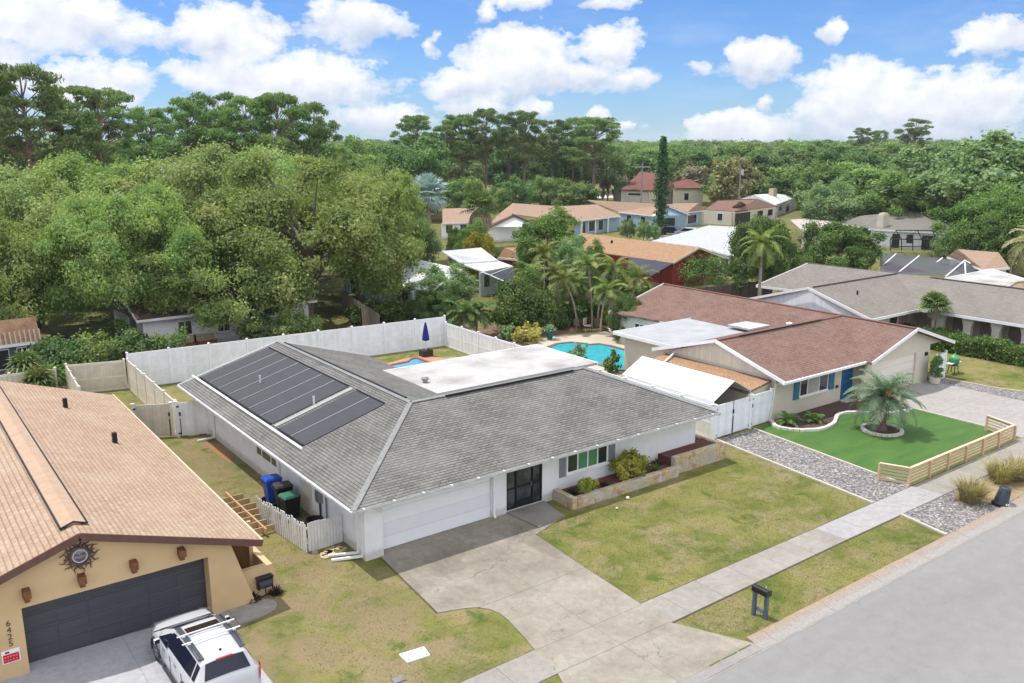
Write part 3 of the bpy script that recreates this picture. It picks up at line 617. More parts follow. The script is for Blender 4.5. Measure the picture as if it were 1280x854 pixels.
blue_p = M('blue_plastic', (.015, .06, .34), (.02, .08, .42), 3, .4); green_p = M('green_plastic', (.03, .13, .08), (.05, .17, .11), 3, .45)
bin_(12.65, 34.0, R(90), blue_p, blue_p, 'tall blue wheeled recycling bin against the white side wall', 1.08)
bin_(12.75, 33.05, R(85), black_plastic, M('charcoal_plastic', (.05, .05, .055), None, 4, .5), 'black wheeled bin between the blue and the green bin')
bin_(12.6, 32.0, R(95), black_plastic, green_p, 'dark wheeled bin with a green lid behind the picket screen', .98)
o = thing('hose_coil', 'coiled black hose lying in a round tub behind the pickets', 'hose', (12.75, 30.0, 0))
MB().lathe([(.36, 0), (.40, .55), (.36, .55), (.3, .1)], (12.75, 30.0, 0), 22).build('tub', black_plastic, o)
m = MB()
for k in range(4): m.tube([(12.75+.34*math.cos(a_), 30+.34*math.sin(a_), .5+.05*k) for a_ in [2*math.pi*i/20 for i in range(21)]], .03, 6)
m.build('coil', black_plastic, o)
# unfinished deck joists
o = thing('deck_frame', 'bare timber deck frame lying open between the two houses', 'deck frame', (11.0, 33.2, 0))
MB().box(11.12, 11.18, 30.9, 35.5, .12, .36).build('beam', wood_raw, o)
for k in range(7):
    y = 31.15+.62*k; MB().box(9.6, 11.12, y, y+.045, .10, .34).build('joist', wood_raw, o); MB().box(11.18, 12.0-.05*k, y+.02, y+.065, .10, .34).build('joist', wood_raw, o)
m = MB()
for k in range(9):
    x, y = 12.55+rnd.uniform(-.45, .55), 28.35+rnd.uniform(-.4, .35); r_ = rnd.uniform(.1, .2)
    m.prism([(x+r_*rnd.uniform(.7, 1.2)*math.cos(q), y+r_*rnd.uniform(.7, 1.2)*math.sin(q)) for q in [k2*1.05 for k2 in range(6)]], 0, .06)
so = m.build('loose_stones', M('yellow_stone', (.5, .40, .22), (.4, .34, .24), 4, .9)); so['kind'] = 'stuff'; so['label'] = 'loose yellow stones beside the downspout'
# ---- vinyl fences
def fence(label, pts, h, panel_mats, post_mat, name='vinyl_fence', group=None, gap=2.3, cap=.07, pw=.12):
    o = thing(name, label, 'fence', (*pts[0][:2], 0), group=group); c = 0
    for i in range(len(pts)-1):
        a, b = Vector((*pts[i][:2], 0)), Vector((*pts[i+1][:2], 0)); L = (b-a).length; n = max(1, round(L/gap)); mt = panel_mats[0] if abs(b.x-a.x) > abs(b.y-a.y) else panel_mats[1]
        for k in range(n):
            p, q = a.lerp(b, k/n), a.lerp(b, (k+1)/n); d = (q-p).normalized()*pw*.5
            m = MB(); m.beam((*(p+d)[:2], h/2-.04), (*(q-d)[:2], h/2-.04), .04, h-.12); m.build('panel', mt, o)
            m = MB(); m.beam((*(p+d)[:2], h-.09), (*(q-d)[:2], h-.09), .06, .13); m.beam((*(p+d)[:2], h*.46), (*(q-d)[:2], h*.46), .055, .1); m.beam((*(p+d)[:2], .06), (*(q-d)[:2], .06), .06, .14); m.build('rail', post_mat, o)
            ends = [p] + ([q] if k == n-1 and i == len(pts)-2 else [])
            for e in ends:
                m = MB(); m.box(e.x-pw/2, e.x+pw/2, e.y-pw/2, e.y+pw/2, -.05, h+.04)
                m.add([(e.x-cap-.01, e.y-cap-.01, h+.04), (e.x+cap+.01, e.y-cap-.01, h+.04), (e.x+cap+.01, e.y+cap+.01, h+.04), (e.x-cap-.01, e.y+cap+.01, h+.04), (e.x, e.y, h+.12)], [(3, 2, 1, 0), (0, 1, 4), (1, 2, 4), (2, 3, 4), (3, 0, 4)])
                m.build('post', post_mat, o)
    return o
fence('long tall white vinyl fence closing the back of the garden', [(12.3, 56.2), (34.3, 54.45)], 2.25, (vinyl, vinyl_y), vinyl_post, gap=2.35)
fence('white vinyl fence along the lot line towards the turquoise pool', [(34.25, 54.2), (33.95, 28.3)], 1.82, (vinyl, vinyl_y), vinyl_post, gap=2.15)
fence('beige vinyl fence panels dividing the two back gardens lengthwise', [(12.25, 56.0), (12.0, 45.3)], 1.9, (beige_vinyl_x, beige_vinyl_y), beige_post, gap=2.2)
fence('beige vinyl fence across the back of the tan-roofed house garden', [(12.1, 56.3), (9.0, 57.1), (8.6, 51.3)], 1.85, (beige_vinyl_x, beige_vinyl_y), beige_post)
fence('beige vinyl fence behind the tan roof at the far left', [(8.4, 57.2), (-6, 58.5)], 1.7, (beige_vinyl_x, beige_vinyl_y), beige_post)
def gate(label, a, b, h, mat, pm, handle_at, leaves=1, name='vinyl_gate'):
    o = thing(name, label, 'gate', (*a, 0)); a, b = Vector((*a, 0)), Vector((*b, 0)); d = (b-a).normalized()
    for k in range(leaves):
        p, q = a.lerp(b, k/leaves)+d*.07, a.lerp(b, (k+1)/leaves)-d*.02
        m = MB(); m.beam((*p[:2], h/2+.03), (*q[:2], h/2+.03), .05, h-.06); lf = m.build('leaf_panel', mat, o)
        for z in (.2, h-.2):
            e = p if k == 0 else q; MB().box(e.x-.07, e.x+.07, e.y-.06, e.y-.03, z-.04, z+.04).build('hinge', black_plastic, lf)
    for e in (a, b):
        m = MB(); m.box(e.x-.07, e.x+.07, e.y-.07, e.y+.07, -.05, h+.05); m.box(e.x-.09, e.x+.09, e.y-.09, e.y+.09, h+.05, h+.09); m.build('post', pm, o)
    p = a.lerp(b, handle_at); MB().box(p.x-.03, p.x+.03, p.y-.09, p.y-.02, 1.15, 1.35).box(p.x-.015, p.x+.015, p.y-.07, p.y-.03, .1, 1.0).build('latch', black_plastic, o)
    return o
gate('beige vinyl gate leaf beside the tan-roofed house', (10.1, 46.1), (11.75, 45.25), 1.8, beige_vinyl_x, beige_post, .93)
gate('small white vinyl gate touching the grey-roofed house wall', (11.95, 45.05), (13.35, 44.6), 1.85, vinyl, vinyl_post, .1)
gate('wide white double gate closing the canopy carport', (33.95, 28.15), (36.85, 28.25), 1.8, vinyl, vinyl_post, .5, 2)
gate('narrow white fence panel between double gate and cream house', (36.95, 28.27), (38.75, 28.33), 1.8, vinyl, vinyl_post, .04)
# umbrella, boxes
o = thing('patio_umbrella', 'closed dark blue patio umbrella standing in a brown tub', 'umbrella', (31.4, 52.4, 0))
MB().tube([(31.4, 52.4, .3), (31.4, 52.4, 2.5)], .025).build('pole', trim_white, o)
MB().lathe([(.05, 1.12), (.27, 1.2), (.24, 1.5), (.16, 2.0), (.07, 2.4), (.02, 2.5)], (31.4, 52.4, 0), 9).build('canopy', M('navy_cloth', (.012, .014, .14), (.018, .02, .2), 4, .8), o)
MB().box(31.0, 31.8, 52.05, 52.75, .03, .5).build('tub', M('dark_wicker', (.06, .045, .035), (.03, .02, .02), 12, .9), o, bevel=.03)
o = thing('utility_box_lid', 'pale rectangular utility lid set in the front lawn', 'utility lid', (11.7, 20.5, 0))
MB().prism([(11.29, 20.83), (12.12, 20.72), (12.03, 20.21), (11.28, 20.29)], -.03, .05).build('lid', M('pale_lid', (.62, .62, .60), (.55, .55, .53), 5, .7), o, bevel=.015)
m = MB()
for x, y in ((11.38, 20.74), (11.99, 20.66), (11.95, 20.3), (11.38, 20.37)): m.lathe([(.025, .045), (.025, .056)], (x, y, 0), 8)
m.build('bolts', dark_metal, o)
MB().prism([(10.5, 19.9), (10.85, 19.88), (10.83, 19.6), (10.5, 19.62)], -.02, .035).solo('water_meter_cover', M('meter_grey', (.22, .22, .22), (.15, .15, .15), 6, .8), 'small dark meter cover in grass at the bottom edge', 'meter cover')
bm_ = bmesh.new(); bmesh.ops.create_icosphere(bm_, subdivisions=2, radius=.09)
for dx, dy, lb in ((*G(784.5,624)[:2], 'white ball-sized stone on the lawn by the low planter'), (*G(771,637)[:2], 'small white stone in the lawn nearer the entry step')):
    me = bpy.data.meshes.new('white_stone'); bm_.to_mesh(me); me.materials.append(stone_w); o = bpy.data.objects.new('white_stone', me); COL.objects.link(o); o.location = (dx, dy, .06); o.scale = (1, 1, .8) if 'ball' in lb else (.6, .6, .5); tag(o, lb, 'stone')
bm_.free()
# mailbox
o = thing('mailbox', 'black mailbox on two dark metal posts in the verge grass', 'mailbox', (21.72, 15.75, 0))
bx = MB(); y0, y1 = 15.45, 16.05; xs = 21.72
prof = [(-.11, 0), (.11, 0), (.11, .12)] + [(.11*math.cos(q), .12+.11*math.sin(q)) for q in [math.pi*k/8 for k in range(1, 8)]] + [(-.11, .12)]
bx.extr([(xs+x, y1, 0.85+z*.88) for x, z in prof], (0, y0-y1, 0)); box = bx.build('box', black_plastic, o)
MB().box(xs-.12, xs+.12, y0-.02, y0, .85, 1.05).build('box_door', dark_metal, box); MB().box(xs+.11, xs+.125, 15.65, 15.67, .92, 1.1).build('flag', M('flag_white', (.7, .72, .75), None, 5, .5), box)
post = M('slate_post', (.10, .14, .16), (.07, .10, .115), 6, .55)
MB().box(xs-.10, xs+.02, 15.9, 16.0, -.1, .85).build('post', post, o); MB().box(xs-.02, xs+.1, 15.5, 15.6, -.1, .85).build('post', post, o)
MB().box(xs-.05, xs+.05, 15.6, 15.9, .22, .28).build('brace', post, o)
# ------------------------------------------------------------------ tan-roofed house, near left
h0 = thing('tan_roofed_house', 'tan stucco house with salmon-tan gable roof and dark grey garage door', 'house', (4, 36, 0))
ZR, ZE, XR, Y0, Y1 = 4.05, 2.3, 3.93, 26.05, 46.9
rf = MB(); rf.plane([(XR, Y0, ZR), (9.22, Y0, ZE), (9.35, Y1, ZE), (XR, Y1, ZR)], (0, 1, 0)); rf.plane([(XR, Y0, ZR), (XR, Y1, ZR), (-1.6, Y1, ZE-.15), (-1.6, Y0, ZE-.15)], (0, 1, 0))
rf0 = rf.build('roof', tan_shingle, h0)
m = MB(); m.add([(XR-.34, Y0+.75, ZR-.03), (XR, Y0+.75, ZR+.1), (XR+.34, Y0+.75, ZR-.03), (XR-.34, Y1-.3, ZR-.03), (XR, Y1-.3, ZR+.1), (XR+.34, Y1-.3, ZR-.03)], [(0, 1, 2), (5, 4, 3), (0, 3, 4, 1), (1, 4, 5, 2)])
m.build('ridge_cap', M('tan_ridge_cap', (.44, .315, .22), (.38, .265, .18), 3, .9), rf0)
MB().beam((XR-.36, Y0+.72, ZR-.04), (XR-.36, Y1-.3, ZR-.04), .05, .05).beam((XR+.36, Y0+.72, ZR-.04), (XR+.36, Y1-.3, ZR-.04), .05, .05).beam((XR-.36, Y0+.72, ZR-.04), (XR, Y0+.72, ZR+.09), .05, .03).beam((XR, Y0+.72, ZR+.09), (XR+.36, Y0+.72, ZR-.04), .05, .03).build('vent_gap', black_plastic, rf0)
fas = M('brown_fascia', (.14, .07, .055), (.11, .055, .045), 4, .7)
MB().beam((XR, Y0-.03, ZR-.11), (9.24, Y0-.03, ZE-.09), .05, .22).beam((XR, Y0-.03, ZR-.11), (-1.6, Y0-.03, ZE-.24), .05, .22).build('fascia', fas, h0)
MB().beam((9.25, Y0, ZE-.02), (9.39, Y1, ZE-.02), .06, .1).build('gutter', M('tan_trim', (.62, .5, .36), None, 4, .7), h0)
for x, y in ((7.3, 37.0), (6.5, 42.6)):
    z = ZR-(ZR-ZE)/(9.25-XR)*(x-XR); MB().box(x-.09, x+.09, y-.09, y+.09, z-.1, z+.45).build('flue', black_plastic, rf0)
YF = 26.4
w = MB(); gable = lambda x: ZR-.14-(ZR-ZE)/5.3*abs(x-XR)
def fseg(x0, x1, z0, z1=None):
    xs = [x0] + ([XR] if x0 < XR < x1 else []) + [x1]
    top = [(x, YF, min(gable(x), z1) if z1 else gable(x)) for x in xs]
    w.extr([(x0, YF, z0)] + [(x1, YF, z0)] + top[::-1], (0, .57, 0))
fseg(-1.0, 2.3, -.05); fseg(2.3, 7.58, 2.06); fseg(7.58, 8.35, 2.2)
w.extr([(8.35, YF, 2.2), (7.58, YF, 2.2), (7.58, YF, -.05), (9.02, YF, -.05)], (0, .57, 0))
w.box(7.9, 8.1, 26.97, 46.5, -.05, 2.5); w.box(-1.2, 7.9, 46.3, 46.5, -.05, 2.4); w.box(-1.2, -1, 26.97, 46.3, -.05, 2.2)
w.build('wall', tan_stucco, h0)
gdd = M('dark_grey_door', (.075, .075, .085), (.06, .06, .07), 2, .5, streak=(.4, 1, 3))
m = MB(); m.box(2.3, 7.58, 26.92, 26.96, 0, 2.06); gd0 = m.build('garage_door', gdd, h0)
m = MB()
for r_ in range(4):
    z0 = .03+.515*r_
    for c in range(6):
        x0 = 2.36+.87*c; m.box(x0, x0+.8, 26.905, 26.92, z0+.05, z0+.46)
m.build('raised_field', gdd, gd0)
m = MB()
for r_ in (1, 2, 3): m.box(2.3, 7.58, 26.9, 26.915, .012+.515*r_, .03+.515*r_)
m.build('section_joint', M('door_joint', (.13, .13, .14), None, 3, .5), gd0)
brn = M('brown_bracket', (.20, .085, .035), (.12, .05, .02), 8, .8, bump=.4, bscale=25)
for x in (2.46, 3.9, 5.34, 6.75):
    m = MB(); m.box(x-.1, x+.1, YF-.32, YF, 2.42, 2.66); m.box(x-.07, x+.07, YF-.2, YF, 2.28, 2.42); m.build('corbel', brn, h0)
low = MB(); low.add([(8.3, 26.74, 1.02), (9.78, 26.74, 1.02), (10.08, 26.68, -.05), (8.3, 26.68, -.05), (8.3, 26.96, 1.02), (9.78, 26.96, 1.02), (10.08, 26.96, -.05), (8.3, 26.96, -.05)], [(0, 3, 2, 1), (4, 5, 6, 7), (0, 1, 5, 4), (1, 2, 6, 5), (0, 4, 7, 3)])
low.add([(9.56, 26.96, 1.02), (9.78, 26.96, 1.02), (9.78, 30.2, 1.02), (9.56, 30.2, 1.02), (9.56, 26.96, -.05), (10.08, 26.96, -.05), (10.08, 30.2, -.05), (9.56, 30.2, -.05)], [(0, 1, 2, 3), (1, 5, 6, 2), (0, 3, 7, 4), (3, 2, 6, 7)])
low.build('courtyard_wall', M('sandy_stucco', (.60, .43, .25), (.52, .37, .21), 1.5, .9, bump=.2), h0)
MB().box(9.42, 9.56, 27.9, 28.04, 0, 2.2).build('porch_post', wood_raw, h0)
MB().box(8.1, 8.14, 28.0, 28.9, .05, 2.0).build('entry_door', wood_brown, h0)
MB().box(8.4, 9.3, 26.75, 26.85, 2.12, 2.24).build('porch_beam', wood_brown, h0)
o = thing('hose_reel', 'black hose reel box mounted on the low tan wall', 'hose reel', (9.4, 26.6, .5))
MB().box(9.15, 9.7, 26.46, 26.7, .68, .73).box(9.17, 9.2, 26.48, 26.7, .3, .68).box(9.65, 9.68, 26.48, 26.7, .3, .68).build('frame', black_plastic, o)
MB().tube([(9.2, 26.56, .48), (9.65, 26.56, .48)], .15, 14).build('drum', M('hose_blue_grey', (.05, .065, .085), (.02, .025, .03), 30, .6), o)
m = MB(); m.tube([(9.4, 26.5, .34), (9.42, 26.5, .12), (9.3, 26.52, .05), (9.1, 26.55, .05), (9.05, 26.6, .25)], .02); m.build('hose', black_plastic, o)
# metal sun ornament: generic face with wavy rays
o = thing('sun_ornament', 'round dark metal sun with a smiling face and wavy rays on the gable', 'wall ornament', (3.93, 26.38, 3.24))
X, Z, Y = 3.93, 3.22, 26.38
irn = M('dusty_iron', (.16, .11, .085), (.07, .05, .045), 9, .6, metal=.4); silver = M('pale_pewter', (.26, .245, .26), (.15, .14, .15), 14, .5, metal=.4)
MB().lathe([(.001, .05), (.12, .045), (.2, .02), (.24, 0)], (0, 0, 0), 24)
fm = MB(); fm.lathe([(.26, 0), (.25, .03), (.17, .05), (.1, .08), (.01, .095)], (0, 0, 0), 24)
fm.v = [(X+a, Y-c, Z+b) for a, b, c in fm.v]; fc = fm.build('face', silver, o, smooth=True)
m = MB()
for k in range(26):
    q = 2*math.pi*k/26; L = .56 if k % 2 == 0 else .44; pts = []
    for i in range(7):
        r_ = .24+(L-.24)*i/6; qq = q+.09*math.sin(i*1.5+k); pts.append((X+r_*math.cos(qq), Y-.02, Z+r_*math.sin(qq)))
    m.tube(pts, [.03, .03, .028, .024, .02, .014, .006], 5)
m.build('rays', irn, o)
m = MB()
for s in (-1, 1): m.tube([(X+s*.09-.05, Y-.09, Z+.05), (X+s*.09, Y-.095, Z+.075), (X+s*.09+.05, Y-.09, Z+.05)], .016, 6)
m.build('eyes', irn, fc)
MB().tube([(X-.11, Y-.085, Z-.06), (X-.05, Y-.095, Z-.105), (X+.05, Y-.095, Z-.105), (X+.11, Y-.085, Z-.06)], .014, 6).build('mouth', irn, fc)
MB().tube([(X, Y-.1, Z+.05), (X, Y-.12, Z-.02)], [.012, .024], 6).build('nose', silver, fc)
m = MB(); m.tube([(X+.19*math.cos(q), Y-.06, Z+.19*math.sin(q)) for q in [2*math.pi*k/24 for k in range(25)]], .018, 6); m.build('rim', M('bright_pewter', (.62, .60, .62), None, 6, .35, metal=.3), fc)
def text(s, name, mat, parent, loc, size, rot, depth=.006):
    cu = bpy.data.curves.new(name, 'FONT'); cu.body = s; cu.size = size; cu.extrude = depth; cu.align_x = 'CENTER'; cu.align_y = 'CENTER'
    ob = bpy.data.objects.new(name, cu); COL.objects.link(ob); bpy.context.view_layer.update()
    me = bpy.data.meshes.new_from_object(ob.evaluated_get(bpy.context.evaluated_depsgraph_get())); bpy.data.objects.remove(ob)
    n = bpy.data.objects.new(name, me); COL.objects.link(n); me.materials.append(mat)
    if parent: n.parent = parent; n.location = Vector(loc)-ORG.get(parent.name, Vector((0, 0, 0)))
    else: n.location = loc
    n.rotation_euler = rot; return n
for k, ch in enumerate('6425'):
    n = text(ch, 'house_digit', M('bronze_digit', (.13, .085, .05), None, 5, .5), h0, (1.93, YF-.015, 1.72-.21*k), .25, (R(90), 0, 0)); n['label'] = 'house number digit '+ch
o = thing('sale_sign', 'small white and red sign fixed on the tan garage wall', 'sign', (1.92, YF-.03, .7))
MB().box(1.66, 2.12, YF-.03, YF-.005, .52, .92).build('board', trim_white, o)
MB().box(1.69, 2.09, YF-.036, YF-.031, .55, .8).build('red_field', M('sign_red', (.55, .01, .03), None, 5, .5), o)
mk = MB()
for k in range(5): mk.box(1.72+.07*k, 1.765+.07*k, YF-.039, YF-.036, .70, .745); mk.box(1.72+.07*k, 1.76+.07*k, YF-.039, YF-.036, .60, .64)
mk.build('worn_lettering', M('sign_pale_red', (.75, .25, .25), None, 5, .5), o)
MB().box(1.75, 1.86, YF-.034, YF-.03, .83, .885).build('logo_mark', M('sign_dark', (.05, .05, .06), None, 5, .5), o)
# ------------------------------------------------------------------ the parked car
car = thing('parked_car', 'white estate SUV with roof rails and sunroof on the grey driveway', 'car', (6.32, 23.45, 0), R(.6), local=True)
sec = [(2.32, .50, .50, .62, .40), (2.26, .70, .58, .72, .55), (2.12, .82, .68, .84, .66), (1.8, .89, .82, .98, .72), (1.3, .90, .92, 1.06, .74), (1.2, .90, .96, 1.08, .76), (1.1, .905, .98, 1.12, .75),
       (.20, .91, 1.0, 1.52, .63), (.08, .91, 1.0, 1.57, .615), (-.25, .91, 1.01, 1.615, .605), (-.75, .91, 1.02, 1.635, .605), (-1.3, .91, 1.03, 1.63, .60), (-1.85, .905, 1.05, 1.60, .595), (-2.06, .90, 1.06, 1.55, .59), (-2.27, .885, 1.07, 1.14, .72), (-2.33, .86, 1.0, 1.05, .74), (-2.38, .78, .72, .80, .68)]
def ringc(y, w, zb, zt, tw):
    g = zt-zb; return [(w*.86, y, .22), (w*.97, y, .32), (w, y, .55), (w*.99, y, zb-.06), (w*.965, y, zb), (w*.965+(tw-w*.965)*.12, y, zb+g*.1), (w*.965+(tw-w*.965)*.86, y, zb+g*.86), (tw*.93, y, zt-.012*min(1, g*3)), (tw*.5, y, zt+.012), (0, y, zt+.02)]
half = [ringc(*s_) for s_ in sec]; nr = 19
rings = [h + [(-x, y, z) for x, y, z in h[-2::-1]] for h in half]
paint = M('white_car_paint', (.50, .51, .525), (.48, .49, .505), 1, .16, fine=5, fa=.0, spec=.6)
body = MB(); body.v = [p for r_ in rings for p in r_]
wins = {'windscreen': [], 'side_window': [], 'rear_window': []}
for i in range(len(rings)-1):
    for k in range(nr-1):
        f_ = (i*nr+k, (i+1)*nr+k, (i+1)*nr+k+1, i*nr+k+1); kk = min(k, nr-2-k)
        body.f.append(f_); body.uv.append(None)
        if i == 6 and kk >= 7: wins['windscreen'].append(f_)
        if i == 13 and kk >= 7: wins['rear_window'].append(f_)
        if kk == 5 and i in (7, 8, 9, 10, 11, 12): wins['side_window'].append((f_, i, k))
body.f += [tuple(range(nr-1, -1, -1)), tuple((len(rings)-1)*nr+k for k in range(nr))]; body.uv += [None, None]
bo = body.build('body', paint, car, smooth=True)
for p in bo.data.polygons[-2:]: p.use_smooth = False
em = bo.modifiers.new('e', 'EDGE_SPLIT'); em.split_angle = R(38)
def panelq(fs, name, off=.008, shrink=.93, mat=car_glass, parent=bo):
    m = MB()
    ids = sorted({i for f_ in fs for i in f_}); c = sum((Vector(body.v[i]) for i in ids), Vector())/len(ids)
    mp = {}; nn = Vector()
    for f_ in fs: a, b, d = [Vector(body.v[f_[q]]) for q in (0, 1, 2)]; nn += (b-a).cross(d-a)
    nn.normalize()
    if nn.dot(c-Vector((0, -.4, .9))) < 0: nn = -nn
    for i in ids: mp[i] = len(m.v); m.v.append(tuple(c+(Vector(body.v[i])-c)*shrink+nn*off))
    for f_ in fs: m.f.append(tuple(mp[i] for i in f_)); m.uv.append(None)
    return m.build(name, mat, parent, smooth=True)
panelq(wins['windscreen'], 'windscreen', .012, .95); panelq(wins['rear_window'], 'rear_window', .012, .93)
for grp in ((7, 8, 9, 10, 11), (12,)):
    for side in (0, 1): panelq([f_ for f_, i, k in wins['side_window'] if i in grp and (k < 9) == (side == 0)], 'side_window', .01, .95)
for s in (-1, 1):                                   # front quarter glass by the mirror
    MB().add([(s*.885, .94, 1.03), (s*.90, .16, 1.04), (s*.70, .14, 1.42), (s*.71, .22, 1.42)], [(0, 1, 2, 3)]).build('side_window', car_glass, bo)
MB().add([(-.46, -.14, 1.625), (.46, -.14, 1.625), (.46, -.58, 1.665), (-.46, -.58, 1.665)], [(0, 1, 2, 3)]).build('sunroof', M('sunroof_brown', (.03, .018, .012), None, 3, .1), bo)
tyre = M('tyre_rubber', (.012, .012, .012), None, 8, .8); alloy = M('alloy', (.55, .55, .57), None, 6, .3, metal=.7)
for sx in (-1, 1):
    for y in (1.38, -1.38):
        t2 = MB(); t2.lathe([(.2, -.11), (.32, -.11), (.34, -.07), (.34, .07), (.32, .11), (.2, .11)], (0, 0, 0), 26); t2.v = [(sx*.80+z*sx, y+a, .34+b) for a, b, z in t2.v]; wh = t2.build('wheel', tyre, car, smooth=False)
        r2 = MB(); r2.lathe([(.21, .085), (.05, .075)], (0, 0, 0), 20); r2.v = [(sx*.80+z*sx, y+a, .34+b) for a, b, z in r2.v]; r2.build('rim_back', dark_metal, wh)
        sp = MB()
        for k in range(5):
            q = 2*math.pi*k/5; sp.beam((sx*.897, y, .34), (sx*.897, y+.2*math.cos(q), .34+.2*math.sin(q)), .07, .03, up=(1, 0, 0))
        sp.tube([(sx*.897, y+.2*math.cos(q), .34+.2*math.sin(q)) for q in [2*math.pi*k/20 for k in range(21)]], .018, 6); sp.build('rim', alloy, wh)
        ar = MB(); ar.tube([(sx*.895, y+.40*math.cos(q), .34+.40*math.sin(q)) for q in [math.pi*k/12 for k in range(-1, 14)]], .045, 6); ar.build('wheel_arch', M('arch_plastic', (.05, .05, .055), None, 5, .7), bo)
    MB().box(min(sx*.88, sx*.93), max(sx*.88, sx*.93), -.98, .98, .22, .34).build('sill_trim', M('arch_plastic', (.05, .05, .055)), bo)
    m = MB(); m.box(min(sx*.93, sx*1.10), max(sx*.93, sx*1.10), .62, .74, .98, 1.13); mi = m.build('mirror', paint, car, bevel=.04); MB().box(min(sx*.95, sx*1.085), max(sx*.95, sx*1.085), .61, .619, 1.0, 1.115).build('mirror_glass', car_glass, mi)
    m = MB(); m.tube([(sx*.62, .08, 1.58), (sx*.63, -.12, 1.68), (sx*.63, -1.55, 1.68), (sx*.61, -1.88, 1.6)], .03, 8); m.beam((sx*.56, .08, 1.595), (sx*.555, -.75, 1.645), .13, .03); m.beam((sx*.555, -.75, 1.645), (sx*.545, -1.92, 1.60), .13, .03); m.build('roof_rail', M('rail_dark', (.06, .065, .075), None, 5, .4), car)
    for y in (.62, -.42): MB().box(min(sx*.90, sx*.935), max(sx*.90, sx*.935), y-.28, y-.1, .88, .92).build('door_handle', grey_metal, bo)
    for y in (.92, -.12, -1.12): MB().beam((sx*.914, y, .38), (sx*.912, y-.02, .94), .008, .012, up=(1, 0, 0)).build('door_seam', dark_metal, bo)
    hl = MB(); hl.add([(sx*.62, 2.25, .70), (sx*.80, 2.15, .72), (sx*.895, 1.78, .86), (sx*.86, 1.80, .93), (sx*.66, 2.14, .84)], [(0, 1, 2, 3, 4)]); hl.v = [(x*1.015, y+.02, z+.01) for x, y, z in hl.v]; hl.build('headlight', M('headlight_glass', (.55, .58, .56), (.4, .42, .4), 9, .1), bo)
    tl = MB(); tl.add([(sx*.905, -2.0, 1.10), (sx*.895, -2.24, 1.13), (sx*.80, -2.36, 1.06), (sx*.81, -2.375, .74), (sx*.905, -2.2, .80)], [(0, 1, 2, 3, 4)]); tl.v = [(x*1.012, y-.012, z) for x, y, z in tl.v]; tl.build('tail_light', M('tail_red', (.6, .015, .02), (.45, .01, .015), 9, .15), bo)
MB().beam((-.80, -.66, 1.735), (.80, -.66, 1.735), .045, .025).box(-.66, -.59, -.71, -.61, 1.67, 1.72).box(.59, .66, -.71, -.61, 1.67, 1.72).build('cross_bar', M('bar_alloy', (.7, .7, .72), None, 5, .3), car)
MB().beam((-.80, -1.12, 1.735), (.80, -1.12, 1.735), .045, .025).box(-.66, -.59, -1.17, -1.07, 1.67, 1.72).box(.59, .66, -1.17, -1.07, 1.67, 1.72).build('cross_bar', M('bar_alloy', (.7, .7, .72)), car)
MB().lathe([(.045, 0), (.03, .06), (.008, .08)], (0, -1.78, 1.6), 10).build('antenna', black_plastic, car)
MB().beam((-.22, -2.07, 1.565), (.22, -2.07, 1.565), .05, .03).build('brake_light', M('tail_red', (.6, .015, .02)), bo)
MB().box(-.78, .78, 1.1, 1.18, 1.08, 1.11).build('cowl', black_plastic, bo)
for x in (-.3, .3): MB().beam((x*2, 1.08, 1.14), (x*2-.4, 1.0, 1.18), .03, .02).build('wiper', black_plastic, bo)

# ------------------------------------------------------------------ cream house with red-brown roof
h2 = thing('red_roofed_house', 'cream house with red-brown roof, teal shutters and blue front door', 'house', (47, 37, 0))
e, r = 2.42, 3.85
rf = MB()
V1 = (46.3, 27.5, e); V2 = (51.0, 32.3, r)
rf.plane([(38.6, 27.5, e), V1, V2, (38.6, 32.3, r)], (1, 0, 0)); rf.plane([(38.6, 32.3, r), V2, (46.1, 37.1, e), (38.6, 37.1, e)], (1, 0, 0))
rf.plane([(46.3, 27.02, e), (51, 27.02, r), V2, V1], (0, 1, 0)); rf.plane([V2, (51.2, 48.3, r), (44.7, 47.6, e), (46.1, 37.1, e)], (0, 1, 0))
rf.plane([(51, 27.02, r), (55.6, 27.02, e-.02), (55.6, 48.3, e-.02), (51.2, 48.3, r), V2], (0, 1, 0))
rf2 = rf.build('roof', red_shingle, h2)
rc = M('brown_ridge', (.15, .075, .06), (.2, .1, .08), 5, .9)
MB().beam((38.7, 32.3, r+.02), V2, .28, .05).beam((51, 27.1, r+.02), (51.2, 48.3, r+.02), .28, .05).build('ridge_cap', rc, rf2)
MB().beam((40.5, 32.1, r+.05), (48.5, 32.1, r+.05), .06, .05).build('ridge_vent', black_plastic, rf2)
MB().box(38.5, 46.3, 27.38, 27.49, 2.3, 2.43).build('gutter', trim_white, h2)
for a, b in (((38.57, 32.3, r-.02), (38.57, 27.4, e-.03)), ((38.57, 32.3, r-.02), (38.57, 37.2, e-.03)), ((51, 27.0, r-.02), (46.2, 27.0, e-.03)), ((51, 27.0, r-.02), (55.7, 27.0, e-.05)), ((51.2, 48.33, r-.02), (44.6, 47.63, e-.03))): MB().beam(a, b, .05, .2).build('rake_board', trim_white, h2)
w = MB(); w.box(39.0, 46.9, 28.3, 28.5, -.05, 2.4); w.box(39.0, 39.2, 28.5, 36.2, -.05, 2.4)
w.box(46.9, 53.8, 27.6, 27.8, 2.1, 2.4); w.box(46.9, 47.2, 27.6, 27.8, -.05, 2.1); w.box(52.2, 53.8, 27.6, 27.8, -.05, 2.1); w.box(53.6, 53.8, 27.8, 47.5, -.05, 2.4)
w.extr([(46.4, 27.6, 2.4), (55.2, 27.6, 2.4), (51, 27.6, r-.16)], (0, .15, 0))
